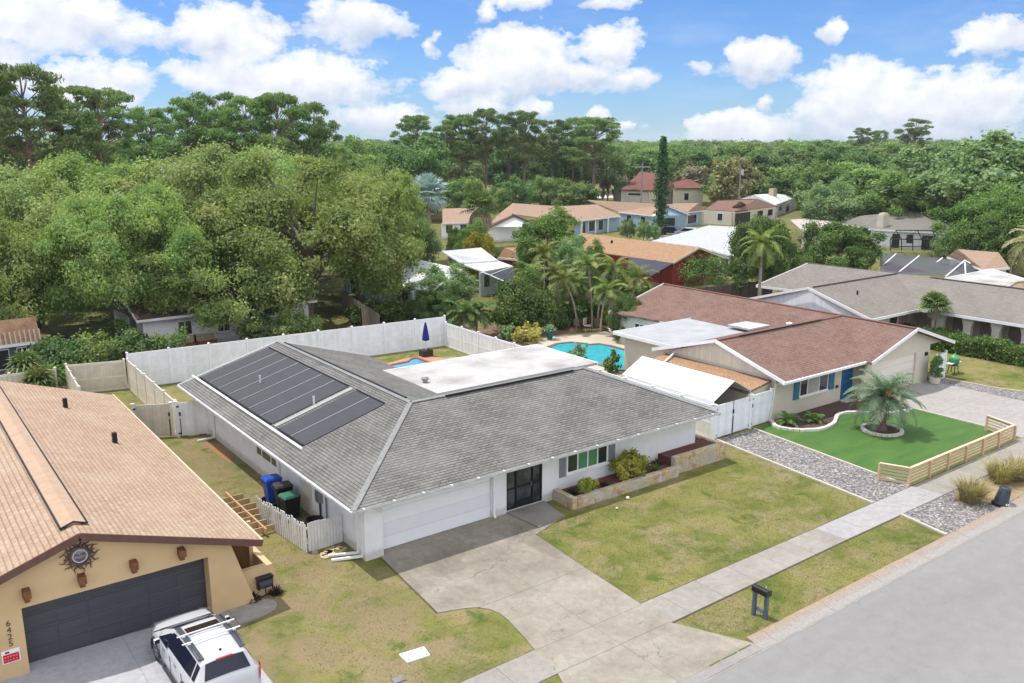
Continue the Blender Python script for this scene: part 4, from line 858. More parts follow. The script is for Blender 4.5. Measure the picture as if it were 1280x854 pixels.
w.box(45.3, 45.5, 37, 47.2, -.05, 2.4); w.box(45.5, 53.6, 47.0, 47.2, -.05, 2.4); w.box(39.9, 40.1, 36.4, 41.0, -.05, 2.5); w.box(40.1, 45.3, 40.8, 41, -.05, 2.5); w.box(46.7, 46.9, 27.8, 28.3, -.05, 2.4)
w.extr([(46.55, 27.45, 2.3), (46.95, 27.45, 2.3), (46.95, 27.45, -.05), (45.9, 27.45, -.05)], (0, .16, 0))
w.extr([(39.2, 28.25, 2.3), (38.95, 28.25, 2.3), (38.72, 28.25, -.05), (39.2, 28.25, -.05)], (0, .04, 0))
w.build('wall', cream_stucco, h2)
w = MB(); w.extr([(38.95, 28.4, 2.42), (38.95, 36.3, 2.42), (38.95, 32.3, 3.72)], (.1, 0, 0)); w.build('gable_boards', siding('cream_gable_boards', (.66, .60, .48), .2, 1, (.6, .55, .44), .5, .7, .8), h2)
MB().box(47.2, 52.2, 27.72, 27.76, 0, 2.1).build('garage_door', siding('cream_sectional_door', (.72, .67, .58), .52, 2, (.7, .65, .56), .3, .6, .85), h2)
teal = siding('teal_shutter', (.02, .17, .27), .05, 2, (.02, .14, .23), .4, .5, .75)
window(h2, 41.22, 43.9, .95, 2.05, 28.3, g=[glass, M('blind_grey', (.42, .40, .37), None, 3, .5), glass], mid=[41.95, 43.05])
MB().box(40.68, 41.16, 28.24, 28.3, .88, 2.12).build('shutter', teal, h2); MB().box(43.98, 44.5, 28.24, 28.3, .9, 2.12).build('shutter', teal, h2)
d = MB().box(45.3, 46.35, 28.24, 28.3, .1, 2.15).build('front_door', M('blue_door', (.012, .14, .30), (.012, .11, .25), 3, .4), h2)
m = MB()
for i in range(2):
    for k in range(4): m.box(45.42+.45*i, 45.8+.45*i, 28.225, 28.24, .22+.48*k, .6+.48*k)
m.build('door_panel', M('blue_door_panel', (.012, .10, .22), None, 3, .4), d)
MB().box(44.75, 44.9, 28.2, 28.3, .9, 1.05).build('hose_tap', dark_metal, h2)
MB().box(45.1, 46.5, 27.7, 28.25, -.02, .08).build('doorstep', edge, h2)
MB().tube([(39.3, 27.43, 2.33), (38.9, 27.9, 2.2), (38.9, 28.2, 2.15), (38.62, 28.24, .1)], .05).build('downspout', M('cream_pipe', (.74, .69, .58), None, 4, .6), h2)
MB().box(53.2, 53.45, 27.5, 27.6, 1.75, 1.95).build('wall_lamp', black_plastic, h2)
xwindow(h2, 44.5, 45.5, 1.1, 1.9, 45.3, [45.0])
fl2 = MB(); fl2.box(39.15, 46.4, 35.3, 41.25, 2.62, 2.74); f2 = fl2.build('flat_roof', grey_membrane, h2)
MB().box(39.08, 39.15, 35.2, 41.3, 2.56, 2.77).box(39.15, 47.3, 41.25, 41.3, 2.58, 2.77).box(39.08, 41.0, 35.22, 35.3, 2.58, 2.77).build('flat_roof_edge', trim_white, f2)
MB().box(45.9, 48.6, 35.6, 37.4, 2.9, 3.02).build('white_cricket', membrane, h2)
MB().lathe([(.1, 0), (.1, .12), (.2, .14), (.2, .24), (.02, .3)], (47.3, 33.6, 3.35), 14).build('roof_vent', trim_white, rf2)
lr = MB(); lr.plane([(38.9, 28.5, 2.28), (38.9, 36.3, 2.28), (36.9, 36.3, 1.95), (36.9, 28.5, 1.95)], (0, 1, 0)); lr.build('lean_to_roof', orange_shingle, h2)
w = MB(); w.box(36.95, 37.1, 28.6, 36.2, -.05, 1.85); w.extr([(37.1, 28.6, -.05), (38.95, 28.6, -.05), (38.95, 28.6, 2.15), (37.1, 28.6, 1.84)], (0, .12, 0)); w.extr([(37.1, 36.08, -.05), (38.95, 36.08, -.05), (38.95, 36.08, 2.15), (37.1, 36.08, 1.84)], (0, .12, 0)); w.build('lean_to_wall', cream_stucco, h2)
MB().tube([(39.2, 36.0, 2.6), (38.95, 35.6, 2.5), (37.6, 35.2, 2.15), (37.4, 35.2, 2.1)], .06).build('downspout', trim_white, h2)
MB().box(40.0, 40.8, 36.4, 36.42, .2, 1.9).build('side_window', glass, h2)
# carport canopy
o = thing('canopy_carport', 'long white fabric canopy carport between the two houses', 'canopy', (35.5, 31.5, 0))
cl = M('white_canvas', (.84, .84, .85), (.78, .78, .79), 1.2, .8); ya, yb = 28.35, 35.1
m = MB(); ns = 14
for i in range(ns):
    y0, y1 = ya+(yb-ya)*i/ns, ya+(yb-ya)*(i+1)/ns; s0, s1 = -.03*math.sin(math.pi*(i % 7)/7), -.03*math.sin(math.pi*((i+1) % 7)/7)
    for a, b in (((34.05, 1.98), (35.6, 2.82)), ((35.6, 2.82), (37.0, 2.05))):
        md = ((a[0]+b[0])/2, (a[1]+b[1])/2)
        for p, q, d0, d1 in ((a, md, 0, 1), (md, b, 1, 0)): m.add([(p[0], y0, p[1]+d0*s0), (q[0], y0, q[1]+d1*s0), (q[0], y1, q[1]+d1*s1), (p[0], y1, p[1]+d0*s1)], [(0, 1, 2, 3)])
for x, z in ((34.05, 1.98), (37.0, 2.05)): m.box(x-.008, x+.008, ya, yb, z-.28, z)
cp_ = m.build('canopy', cl, o); so = cp_.modifiers.new('s', 'SOLIDIFY'); so.thickness = .015
m = MB()
for y in (ya+.05, (ya+yb)/2, yb-.05):
    for x, z in ((34.1, 1.95), (36.95, 2.0)): m.tube([(x, y, 0), (x, y, z)], .025, 6)
    m.tube([(34.1, y, 1.94), (35.6, y, 2.77), (36.95, y, 2.0)], .025, 6)
m.build('pole_frame', grey_metal, o)
# low slatted timber fence
o = thing('slatted_fence', 'low horizontal slatted timber fence in a U around the turf', 'fence', (41, 19, 0))
sl = M('pale_cedar', (.62, .45, .29), (.52, .36, .22), 3, .75, streak=(1, 8, 8)); cor = [(35.55, 19.95), (36.05, 18.8), (46.1, 18.86), (46.62, 20.45)]
for i in range(3):
    a, b = Vector((*cor[i], 0)), Vector((*cor[i+1], 0))
    m = MB()
    for k in range(5): z = .14+.155*k; m.beam((*a[:2], z), (*b[:2], z), .028, .085)
    m.build('slat_run', sl, o); MB().beam((*a[:2], .86), (*b[:2], .86), .12, .04).build('top_rail', M('pale_cedar_cap', (.72, .58, .40), (.64, .5, .33), 3, .75), o)
    n = 6 if i == 1 else 1
    for k in range(n+1):
        if i and k == 0: continue
        p = a.lerp(b, k/n); off = Vector((0, -.06, 0)) if i == 1 else Vector((0, 0, 0)); MB().box(p.x-.045, p.x+.045, p.y-.05+off.y, p.y+.05+off.y, -.05, .84).build('post', sl, o)
# pot, side fence, grill
o = thing('potted_shrub', 'clipped dark shrub in a round cream pot by the garage', 'potted plant', (53.45, 26.9, 0))
MB().lathe([(.22, 0), (.30, .06), (.36, .42), (.38, .48), (.32, .48), (.30, .42)], (53.45, 26.9, 0), 20).build('pot', cream_stucco, o); POT = o
fence('short white vinyl fence beside the neighbour garage corner', [(53.9, 27.2), (55.3, 27.3)], 1.75, (vinyl, vinyl_y), vinyl_post, gap=1.4)
o = thing('kamado_grill', 'green egg-shaped grill with side shelf on a stand in the far lawn', 'grill', (56.9, 27.5, 0))
MB().lathe([(.05, .5), (.25, .55), (.33, .75), (.33, .9)], (56.9, 27.5, 0), 18).build('bowl', M('teal_ceramic', (.02, .16, .15), (.03, .2, .19), 12, .35), o, smooth=True)
MB().lathe([(.34, .9), (.31, 1.08), (.2, 1.22), (.08, 1.27), (.08, 1.33), (.02, 1.34)], (56.9, 27.5, 0), 18).build('lid', M('green_ceramic', (.08, .30, .10), (.12, .36, .14), 12, .3), o, smooth=True)
m = MB(); m.box(56.15, 56.6, 27.3, 27.7, .74, .77); m.box(57.2, 57.55, 27.3, 27.7, .74, .77); m.build('side_shelf', M('pale_shelf', (.7, .66, .58), None, 4, .6), o)
m = MB()
for sx in (-.25, .25):
    for sy in (-.25, .25): m.beam((56.9+sx, 27.5+sy, 0), (56.9+sx*.7, 27.5+sy*.7, .6), .04, .04)
m.build('stand', black_plastic, o)
# leaning black bucket by the kerb
o = thing('plastic_tub', 'dark plastic tub lying upside down on gravel at the kerb', 'tub', (37.15, 15.35, 0), R(20), local=True); o.rotation_euler = (R(6), R(10), 0)
m = MB(); m.lathe([(.33, 0), (.34, .04), (.30, .1), (.23, .78), (.21, .8), (.2, .77)], (0, 0, 0), 22); m.build('tub_body', M('slate_plastic', (.035, .05, .06), (.06, .08, .09), 5, .4), o)
MB().lathe([(.345, .03), (.35, .09), (.31, .12)], (0, 0, 0), 22).build('rim', black_plastic, o)
m = MB()
for k in range(7): q = R(-120+16*k); m.beam((.335*math.cos(q), .335*math.sin(q), .12), (.32*math.cos(q+.12), .32*math.sin(q+.12), .2), .03, .02)
m.build('scuff_marks', M('whitish_scuff', (.6, .65, .7), None, 9, .6), o)
# ------------------------------------------------------------------ houses farther back
def pts3(l): return [G(*p) for p in l]
def drop_wall(mb, p, q, inset=.35, z0=-.05, thick=.2):
    "wall under the eave p-q, set back from the viewer's side of the eave"
    a, b = Vector(p), Vector(q); d = (b-a); d.z = 0; L = d.length; d.normalize(); n = Vector((-d.y, d.x, 0))
    if n.dot(Vector((a.x, a.y, 0))) < 0: n = -n
    a2, b2 = a+n*inset, b+n*inset
    mb.extr([(a2.x, a2.y, z0), (b2.x, b2.y, z0), (b2.x, b2.y, b.z-.06), (a2.x, a2.y, a.z-.06)], n*thick)
    return a2, b2, d, n, L
def far_house(name, label, roofs, walls, rmat, wmat, gables=(), fascia=True, glassm=glass, group=None, cat='house', trim=None):
    allp = [G(*p) for r_ in roofs for p in r_]; c = sum(allp, Vector())/len(allp); c.z = 0
    h = thing(name, label, cat, c, group=group)
    m = MB()
    for r_ in roofs:
        P = pts3(r_); i = min(range(len(P)), key=lambda k: P[k].z+P[(k+1) % len(P)].z); u = P[(i+1) % len(P)]-P[i]; m.plane(P, (u.x, u.y, 0), .14)
    ro = m.build('roof', rmat, h); f = MB()
    for r_ in roofs:
        P = pts3(r_)
        for k in range(len(P)):
            a, b = P[k], P[(k+1) % len(P)]
            if abs(a.z-b.z) < .25 and a.z < 3.2+1.2*(cat == 'villa'): f.beam(a-Vector((0, 0, .09)), b-Vector((0, 0, .09)), .08, .2)
    if f.v: f.build('fascia', trim or trim_white, h)
    w = MB(); wins = []
    for p, q, ws in walls:
        a, b, d, n, L = drop_wall(w, G(*p), G(*q))
        for (u0, u1, z0, z1, mt, nm) in ws: wins.append((a+d*L*u0, a+d*L*u1, z0, z1, n, mt, nm))
    for g_ in gables:
        P = pts3(g_); cc = Vector((P[0].x, P[0].y, 0)).normalized(); w.extr(P, cc*.2); up_ = Vector((0, 0, .12))
        for a, b in ((P[0], P[1]), (P[1], P[2])): MB().beam(a-cc*.25+up_+(a-b)*.06, b-cc*.25+up_+(b-a)*.06*(b is not P[1]), .5, .16).build('rake_board', trim or trim_white, h)
    if w.v: w.build('wall', wmat, h)
    for a, b, z0, z1, n, mt, nm in wins:
        if nm == 'window':
            fr = MB().extr([(*(a-n*.03)[:2], z0-.07), (*(b-n*.03)[:2], z0-.07), (*(b-n*.03)[:2], z1+.07), (*(a-n*.03)[:2], z1+.07)], n*.03).build('window', trim_white, h)
            e_ = (b-a)*.06; MB().extr([(*(a+e_-n*.05)[:2], z0), (*(b-e_-n*.05)[:2], z0), (*(b-e_-n*.05)[:2], z1), (*(a+e_-n*.05)[:2], z1)], n*.04).build('pane', mt, fr)
        else: MB().extr([(*(a-n*.05)[:2], z0), (*(b-n*.05)[:2], z0), (*(b-n*.05)[:2], z1), (*(a-n*.05)[:2], z1)], n*.05).build(nm, mt, h)
    return h, ro
W = lambda u0, u1, z0=.9, z1=2.1, m=glass: (u0, u1, z0, z1, m, 'window')
# taupe-roofed house on the right, measured in plan
h3 = thing('taupe_roofed_house', 'long house with taupe hip and gable roof, porch columns and white gable', 'house', (65, 38, 0))
e, r = 2.5, 4.1; m = MB()
m.plane([(57.5, 34.1, e), (64.3, 34.1, e), (69.8, 39.4, r), (57.7, 39.4, r)], (1, 0, 0)); m.plane([(57.7, 39.4, r), (69.8, 39.4, r), (64, 44.7, e), (57.5, 44.7, e)], (1, 0, 0))
m.plane([(64.3, 34.1, e), (64.3, 16, e), (70.0, 16, r), (70.0, 36.5, r), (69.8, 39.4, r)], (0, 1, 0)); m.plane([(70, 16, r), (76, 16, e), (76, 48.5, e), (69.8, 48.5, r), (69.8, 39.4, r), (70, 36.5, r)], (0, 1, 0))
m.plane([(69.8, 39.4, r), (69.2, 47.6, r), (63.4, 48.6, e), (64, 44.7, e)], (0, 1, 0))
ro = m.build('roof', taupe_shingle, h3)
MB().beam((58, 39.3, r+.04), (70.5, 39.3, r+.04), .1, .06).beam((70, 36.5, r+.03), (70, 16, r+.03), .26, .05).build('ridge_cap', M('dark_taupe', (.1, .09, .085), None, 5, .9), ro)
MB().lathe([(.07, 0), (.07, .5)], (61.0, 37.4, 3.3), 8).build('flue', black_plastic, ro)
f = MB()
for a, b in (((57.47, 39.4, r-.03), (57.47, 34, e-.04)), ((57.47, 39.4, r-.03), (57.47, 44.8, e-.04)), ((57.4, 34.03, e-.08), (64.3, 34.03, e-.08)), ((64.22, 34.0, e-.08), (64.22, 16, e-.08)), ((63.35, 48.7, e-.08), (64, 44.7, e-.08)), ((69.2, 47.65, r-.05), (63.35, 48.7, e-.05))): MB().beam(a, b, .06, .2).build('fascia', trim_white, h3)
w = MB(); w.box(57.9, 64.5, 34.9, 35.1, -.05, 2.45); w.box(57.9, 58.1, 35.1, 44.2, -.05, 2.45); w.box(66.2, 66.4, 16, 35, -.05, 2.45); w.box(64.5, 66.4, 35.0, 35.2, -.05, 2.45); w.box(58.1, 75, 44, 44.2, -.05, 2.45); w.box(75.3, 75.5, 16, 48, -.05, 2.45); w.build('wall', beige_wall, h3)
w = MB(); w.extr([(57.75, 34.6, 2.45), (57.75, 44.2, 2.45), (57.75, 39.4, 3.95)], (.12, 0, 0)); w.build('gable_boards', siding('white_gable_boards', (.80, .81, .82), .2, 1, (.76, .77, .78), .4, .6, .85), h3)
for k in range(8):
    y = 32.6-2.05*k; c = MB(); c.extr([(64.55, y-.28, -.05), (64.55, y+.28, -.05), (64.55, y+.28, 1.7), (64.55, y+.5, 2.4), (64.55, y-.5, 2.4), (64.55, y-.28, 1.7)], (.35, 0, 0)); c.build('porch_column', cream_stucco, h3)
brnp = M('porch_brown', (.34, .25, .2), (.28, .2, .16), 2, .8)  # brown of the porch panels and the entry door
for k in range(7): MB().box(66.14, 66.2, 31.9-2.05*k-.7, 31.9-2.05*k+.5, .3, 2.1).build('porch_panel', brnp, h3)
for x in (59.3, 61.6): MB().box(x, x+.9, 34.84, 34.9, .9, 2.1).build('window', glass, h3)
MB().box(62.9, 64.0, 34.84, 34.9, .05, 2.1).build('dark_door', brnp, h3)
for y in (45.0, 48.4): MB().box(63.6, 63.75, y, y+.15, 0, 2.4).build('patio_post', trim_white, h3)
# brown board fence behind the red-brown roof
o = thing('board_fence', 'dark brown board fence behind the red-brown roof', 'fence', (60, 51, 0)); a, b = G(872, 360, 1.7), G(966, 350, 1.7); bf = siding('dark_fence_boards', (.12, .095, .085), .16, 0, (.09, .07, .065), .4, .9, .6); n = 9
for k in range(n):
    p, q = a.lerp(b, k/n), a.lerp(b, (k+1)/n); MB().beam((*p[:2], .85), (*q[:2], .85), .04, 1.7).build('board_panel', bf, o); MB().box(p.x-.06, p.x+.06, p.y-.12, p.y-.02, 0, 1.78).build('post', bf, o)
# white house beneath the oaks
yw = G(182, 400, 2.5).y; x0, x1 = G(180, 400, 2.5).x, G(411, 384, 2.5).x
wh = thing('white_house', 'white house half hidden beneath the oaks behind the back fence', 'house', ((x0+x1)/2, yw+4, 0)); yb_ = yw+.6
m = MB(); m.plane([(x0-.5, yw, 2.5), (x1+.5, yw, 2.5), (x1+.5, yw+5, 4.0), (x0-.5, yw+5, 4.0)], (1, 0, 0)); m.plane([(x0-.5, yw+5, 4.0), (x1+.5, yw+5, 4.0), (x1+.5, yw+10, 2.5), (x0-.5, yw+10, 2.5)], (1, 0, 0)); m.build('roof', brown_shingle, wh)
MB().beam((x0-.55, yw-.05, 2.45), (x1+.5, yw-.05, 2.45), .06, .18).build('fascia', trim_white, wh); MB().beam((x0-.52, yw, 2.46), (x0-.52, yw+5, 3.96), .05, .2).build('rake_board', trim_white, wh)
w = MB(); w.box(x0, x1, yb_, yb_+.2, -.05, 2.45); w.box(x0, x0+.2, yb_+.2, yb_+8.8, -.05, 2.45); w.box(x1-.2, x1, yb_+.2, yb_+8.8, -.05, 2.45); w.extr([(x0, yb_+.2, 2.45), (x0, yb_+8.8, 2.45), (x0, yw+5, 3.8)], (.2, 0, 0)); w.build('wall', white_paint, wh)
for px0, px1, z0, z1 in ((218, 240, .9, 2.0), (279, 299, .8, 2.0), (331, 356, .05, 2.1)):
    a, b = G(px0, 400, 2).x, G(px1, 400, 2).x; window(wh, a, b, z0, z1, yb_, 2, z0 > .3)
pa, pb = G(306, 386, 2.4), G(352, 386, 2.4); m = MB(); m.plane([(pa.x, yw-2.6, 2.25), (pb.x, yw-2.6, 2.25), (pb.x, yw, 2.75), (pa.x, yw, 2.75)], (1, 0, 0)); m.build('porch_roof', shingle('striped_tile', (.30, .15, .10), (.55, .42, .33), (.1, .06, .05), .3, .35, gap=.6, tabgap=.1), wh)
for x in (pa.x+.1, pb.x-.2): MB().box(x, x+.12, yw-2.55, yw-2.43, 0, 2.2).build('porch_post', trim_white, wh)
MB().beam((pa.x, yw-2.62, 2.2), (pb.x, yw-2.62, 2.2), .05, .16).beam((pa.x-.02, yw-2.6, 2.22), (pa.x-.02, yw, 2.72), .05, .16).build('porch_fascia', trim_white, wh)
def bench(px, lab, w=1.2):
    p = G(px, 415, 1.2); y = yb_-1.0; o = thing('garden_chair', lab, 'chair', (p.x, y, 0), group='wicker seats by the white house')
    MB().box(p.x-w/2, p.x+w/2, y-.3, y+.3, .36, .46).build('seat', M('rust_cushion', (.28, .10, .05), None, 5, .9), o); MB().box(p.x-w/2, p.x+w/2, y+.24, y+.3, .46, 1.0).build('backrest', M('tan_wicker', (.42, .34, .24), (.3, .24, .16), 12, .9), o)
    for sx in (-1, 1):
        for sy in (-.26, .26): MB().box(p.x+sx*(w/2-.03)-.025, p.x+sx*(w/2-.03)+.025, y+sy-.025, y+sy+.025, 0, .62 if sy < 0 else .46).build('leg', wood_brown, o)
bench(236, 'single tan garden seat under the white house window, left of the bench', .8); bench(257, 'wide tan garden bench with rust cushion against the white house', 1.5)
# tan roof with pale metal strips, far left
lh = far_house('dark_walled_house', 'dark grey walled house with leaf-strewn tan roof at the far left', [[(-30, 436, 2.5), (51, 425.5, 2.5), (44, 396, 4.0), (-30, 404, 4.0)]], [((-30, 436, 2.5), (51, 425.5, 2.5), [W(.3, .5), W(.62, .78, .1, 2.1)])], M('leafy_tan_roof', (.40, .24, .14), (.28, .17, .10), 2.5, .9, fine=18, fa=.35), M('slate_wall', (.10, .11, .13), None, 2, .8))
a, b, c_, d_ = G(-30, 436, 2.54), G(51, 425.5, 2.54), G(51-3, 411, 3.3), G(-33, 421, 3.3); m = MB()
for k in range(14): u = k/13; m.beam(a.lerp(b, u), d_.lerp(c_, u), .09, .05)
m.build('metal_strips', M('pale_strip', (.62, .54, .44), None, 5, .6), lh[1])
# weathered board fence and metal roofed houses behind
o = thing('board_fence', 'weathered grey board fence beside the small back lawn', 'fence', G(450, 380, 0)); a, b = G(427, 363.5, 1.8), G(474, 393, 1.8); n = 8
for k in range(n):
    p, q = a.lerp(b, k/n), a.lerp(b, (k+1)/n); d = (q-p).normalized(); mm = MB()
    for j in range(14):
        s0 = p+(q-p)*(j/14); s1 = p+(q-p)*((j+.9)/14); h_ = 1.8+rnd.uniform(-.04, .04); mm.beam((*s0[:2], h_/2), (*s1[:2], h_/2), .025, h_)
    mm.build('board_panel', wood_fence, o)
o = thing('board_fence', 'short new yellow timber fence below the metal roofed house', 'fence', G(500, 378, 0)); a, b = G(487, 381, 1.2), G(520, 377, 1.2)
for k in range(3): p, q = a.lerp(b, k/3), a.lerp(b, (k+1)/3); MB().beam((*p[:2], .6), (*q[:2], .6), .04, 1.2).build('board_panel', M('new_timber', (.5, .33, .12), (.4, .26, .1), 3, .8), o)
m1 = far_house('metal_roofed_house', 'grey-blue house under oak boughs with bright metal roof', [[(535, 366, 2.5), (425, 334, 2.5), (470, 312, 4.2), (578, 337, 4.2)]], [((519, 361.5, 2.5), (425, 334, 2.5), [W(.12, .28), W(.5, .62), W(.75, .9, .1, 2.1)]), ((519, 364, 2.5), (545, 359, 2.5), [])], metal_roof, teal_wall)
m2 = far_house('metal_roofed_house', 'low house with white metal roof and screened patio behind the hedge', [[(575, 328.5, 3.0), (622, 325, 3.0), (601, 309.5, 4.2), (552, 314, 4.2)], [(604, 339.5, 2.5), (641, 332.5, 2.5), (623, 326, 2.85), (576, 329.5, 2.85)]], [((604, 341, 2.45), (641, 334, 2.45), [W(.1, .3), W(.55, .9, .1, 2)])], metal_roof, teal_wall)
scr_m, nt, bs = newmat('insect_screen'); t_ = NT(nt); bs.inputs['Base Color'].default_value = (.05, .06, .085, 1); bs.inputs['Roughness'].default_value = .8; bs.inputs['Alpha'].default_value = .74
thin_m = scr_m.copy(); thin_m.name = 'thin_insect_screen'; thin_m.node_tree.nodes['Principled BSDF'].inputs['Alpha'].default_value = .22
def cage(name, label, quads, beams, r=.05, bm=dark_metal, cat='screen enclosure', sm=None):
    allp = [G(*p) for q in quads for p in q]; c = sum(allp, Vector())/len(allp); c.z = 0; o = thing(name, label, cat, c); m = MB()
    for q in quads: m.add(pts3(q), [tuple(range(len(q)))])
    m.build('screen', sm or scr_m, o)
    for b_ in beams: MB().tube([G(*p) for p in b_], r, 6).build('beam', bm, o)
    return o
cage('screen_enclosure', 'dark sloping screen roof of the patio behind the dense hedge', [[(604, 340.5, 2.5), (641, 333.5, 2.5), (648, 352, 1.9), (640, 356, 1.9)]], [[(604, 340.5, 2.5), (640, 356, 1.9)], [(641, 333.5, 2.5), (612, 344, 2.4)], [(648, 352, 1.9), (640, 356, 1.9)]], bm=trim_white)
# red house
ax = G(874, 309.5, 3.9); hr = thing('red_house', 'red-walled house with orange-tan gable roof behind the palms', 'house', (ax.x, ax.y+6, 0)); yg = ax.y; xe0, xe1 = ax.x-3.9, ax.x+4.3; L = 19
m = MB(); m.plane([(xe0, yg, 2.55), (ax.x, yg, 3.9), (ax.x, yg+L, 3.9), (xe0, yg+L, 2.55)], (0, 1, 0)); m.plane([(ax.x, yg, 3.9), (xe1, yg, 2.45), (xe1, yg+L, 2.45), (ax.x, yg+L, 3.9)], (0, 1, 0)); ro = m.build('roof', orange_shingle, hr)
MB().beam((ax.x, yg-.04, 3.85), (xe0-.1, yg-.04, 2.5), .05, .2).beam((ax.x, yg-.04, 3.85), (xe1+.1, yg-.04, 2.4), .05, .2).build('rake_board', M('cream_trim', (.66, .55, .42), None, 4, .6), hr)
w = MB(); w.extr([(xe0+.5, yg+.5, -.05), (xe1-.6, yg+.5, -.05), (xe1-.6, yg+.5, 2.5), (ax.x, yg+.5, 3.75), (xe0+.5, yg+.5, 2.6)], (0, .2, 0)); w.box(xe0+.5, xe0+.7, yg+.7, yg+L-.5, -.05, 2.5); w.build('wall', red_wall, hr)
window(hr, ax.x-.6, ax.x+2.2, .9, 2.0, yg+.5, 2); MB().lathe([(.13, 0), (.13, .3)], (ax.x-1.5, yg+12, 3.4), 10).build('roof_vent', black_plastic, ro)
cage('screen_enclosure', 'dark sloped screen porch attached to the red house', [[(786, 322, 2.55), (843, 328, 2.55), (814, 345, 2.2), (785, 336, 2.2)]], [[(786, 322, 2.55), (785, 336, 2.2)], [(785, 336, 2.2), (814, 345, 2.2)], [(814, 345, 2.2), (843, 328, 2.55)], [(800, 334, 2.3), (820, 325.5, 2.55)], [(814, 345, 2.2), (814, 358, 1.0)], [(826, 338, 2.3), (826, 352, .8)]])
far_house('red_walled_house', 'tan roof with dark red wall peeking out behind yellow palms', [[(622, 322, 2.6), (682, 327, 2.6), (690, 306, 3.8), (630, 308, 3.8)]], [((622, 322, 2.6), (682, 327, 2.6), [])], orange_shingle, red_wall)
far_house('grey_roofed_bungalow', 'pale grey hip roof just behind the red house', [[(815, 301, 2.6), (874, 308.5, 2.6), (886, 282, 4.3)], [(874, 308.5, 2.6), (925, 322, 2.6), (925, 284, 4.3), (886, 282, 4.3)]], [((874, 309, 2.6), (925, 323, 2.6), [W(.5, .7)])], shingle('pale_grey_shingle', (.42, .44, .46), (.48, .5, .52), (.3, .3, .32), .2, .4, gap=.9), white_paint)
bs_ = M('blue_grey_paint', (.30, .40, .50), (.26, .35, .44), 1, .8)
far_house('tan_roofed_bungalow', 'distant tan roofed bungalow at the edge of the silver palm', [[(553, 279, 2.5), (598, 277.5, 2.5), (598, 259.5, 3.8), (553, 261, 3.8)]], [((553, 279, 2.5), (598, 277.5, 2.5), [W(.1, .3), W(.5, .7)])], sand_shingle, white_paint)
far_house('tan_roofed_bungalow', 'distant tan roofed bungalow with white gable behind fan palm', [[(610, 282, 2.5), (642, 267.7, 4.1), (641, 254, 4.1), (624, 267, 2.5)], [(642, 267.7, 4.1), (641, 254, 4.1), (692, 257.5, 2.7), (702, 276, 2.5)]], [((613, 283, 2.5), (702, 277, 2.5), [])], sand_shingle, white_paint, gables=[[(613, 284, 2.4), (642, 269.5, 3.95), (674, 283, 2.4)]], trim=fas)
ht, _r = far_house('teal_bungalow', 'distant grey-blue bungalow with tan roof and white porch posts', [[(700, 258, 4.1), (746, 255.5, 4.1), (776, 270, 2.5), (722, 276, 2.5)]], [((722, 276, 2.5), (776, 270, 2.5), [W(.1, .22, .1, 2.1), W(.28, .45, .5, 2.1), W(.5, .62, .5, 2.1)])], sand_shingle, bs_)
for px, py in ((727, 276), (744, 274), (760, 272.5)): p = G(px, py, 2.4); MB().box(p.x-.12, p.x+.12, p.y-.12, p.y+.12, 0, 2.4).build('porch_post', trim_white, ht)
far_house('blue_bungalow', 'distant blue bungalow with long tan roof, white gable and garage', [[(734, 250, 4.2), (832, 255.5, 4.2), (817, 269.8, 2.5), (773, 264.8, 2.5)], [(832, 255.5, 4.2), (846, 255, 3.9), (861, 268, 2.5)], [(840, 254.5, 4.0), (873, 253.8, 4.0), (880, 263, 2.6), (859, 265.6, 2.6)]], [((773, 265, 2.5), (817, 270, 2.5), [W(.2, .35), W(.6, .75, .1, 2.1)]), ((817, 270, 2.5), (860, 268.5, 2.5), [(.35, .65, .1, 2.0, glass, 'garage_door')]), ((859, 266, 2.55), (880, 263.5, 2.55), [W(.1, .7, .5, 2)])], sand_shingle, bs_, gables=[[(817, 270.5, 2.4), (832, 257.5, 4.0), (860, 269, 2.4)]])
far_house('brown_roofed_bungalow', 'distant cream bungalow with brown hip roof and dark garage door', [[(879, 262, 2.5), (918, 264.5, 2.5), (947, 248.4, 4.2), (897, 250, 4.2)], [(918, 264.5, 2.5), (972, 258, 2.5), (947, 248.4, 4.2)]], [((879, 262.5, 2.5), (917, 265, 2.5), [W(.45, .62, .8, 2.0)]), ((917, 265, 2.5), (972, 258.5, 2.5), [(.04, .4, 0, 2.1, dark_metal, 'garage_door'), W(.55, .7), W(.8, .93)])], brown_shingle, cream_stucco, gables=[[(916, 259.5, 3.0), (925, 253.5, 3.9), (933, 258, 3.0)]], trim=wood_brown)
hh, ro = far_house('white_roofed_bungalow', 'distant bungalow with low white hip roof and stone chimney', [[(925, 249, 2.7), (969, 256, 2.5), (968, 242, 4.0), (943, 243.5, 4.0)], [(969, 256, 2.5), (998, 245.5, 2.7), (968, 242, 4.0)]], [((925, 249.5, 2.6), (969, 256.5, 2.5), []), ((969, 256.5, 2.5), (998, 247, 2.6), [W(.2, .35), W(.5, .7, .1, 2)])], metal_roof, M('lavender_wall', (.45, .42, .55), None, 2, .8))
p = G(966, 243, 4); MB().box(p.x-.6, p.x+.6, p.y-.6, p.y+.6, 3.6, 5.2).build('chimney', stonem, hh)
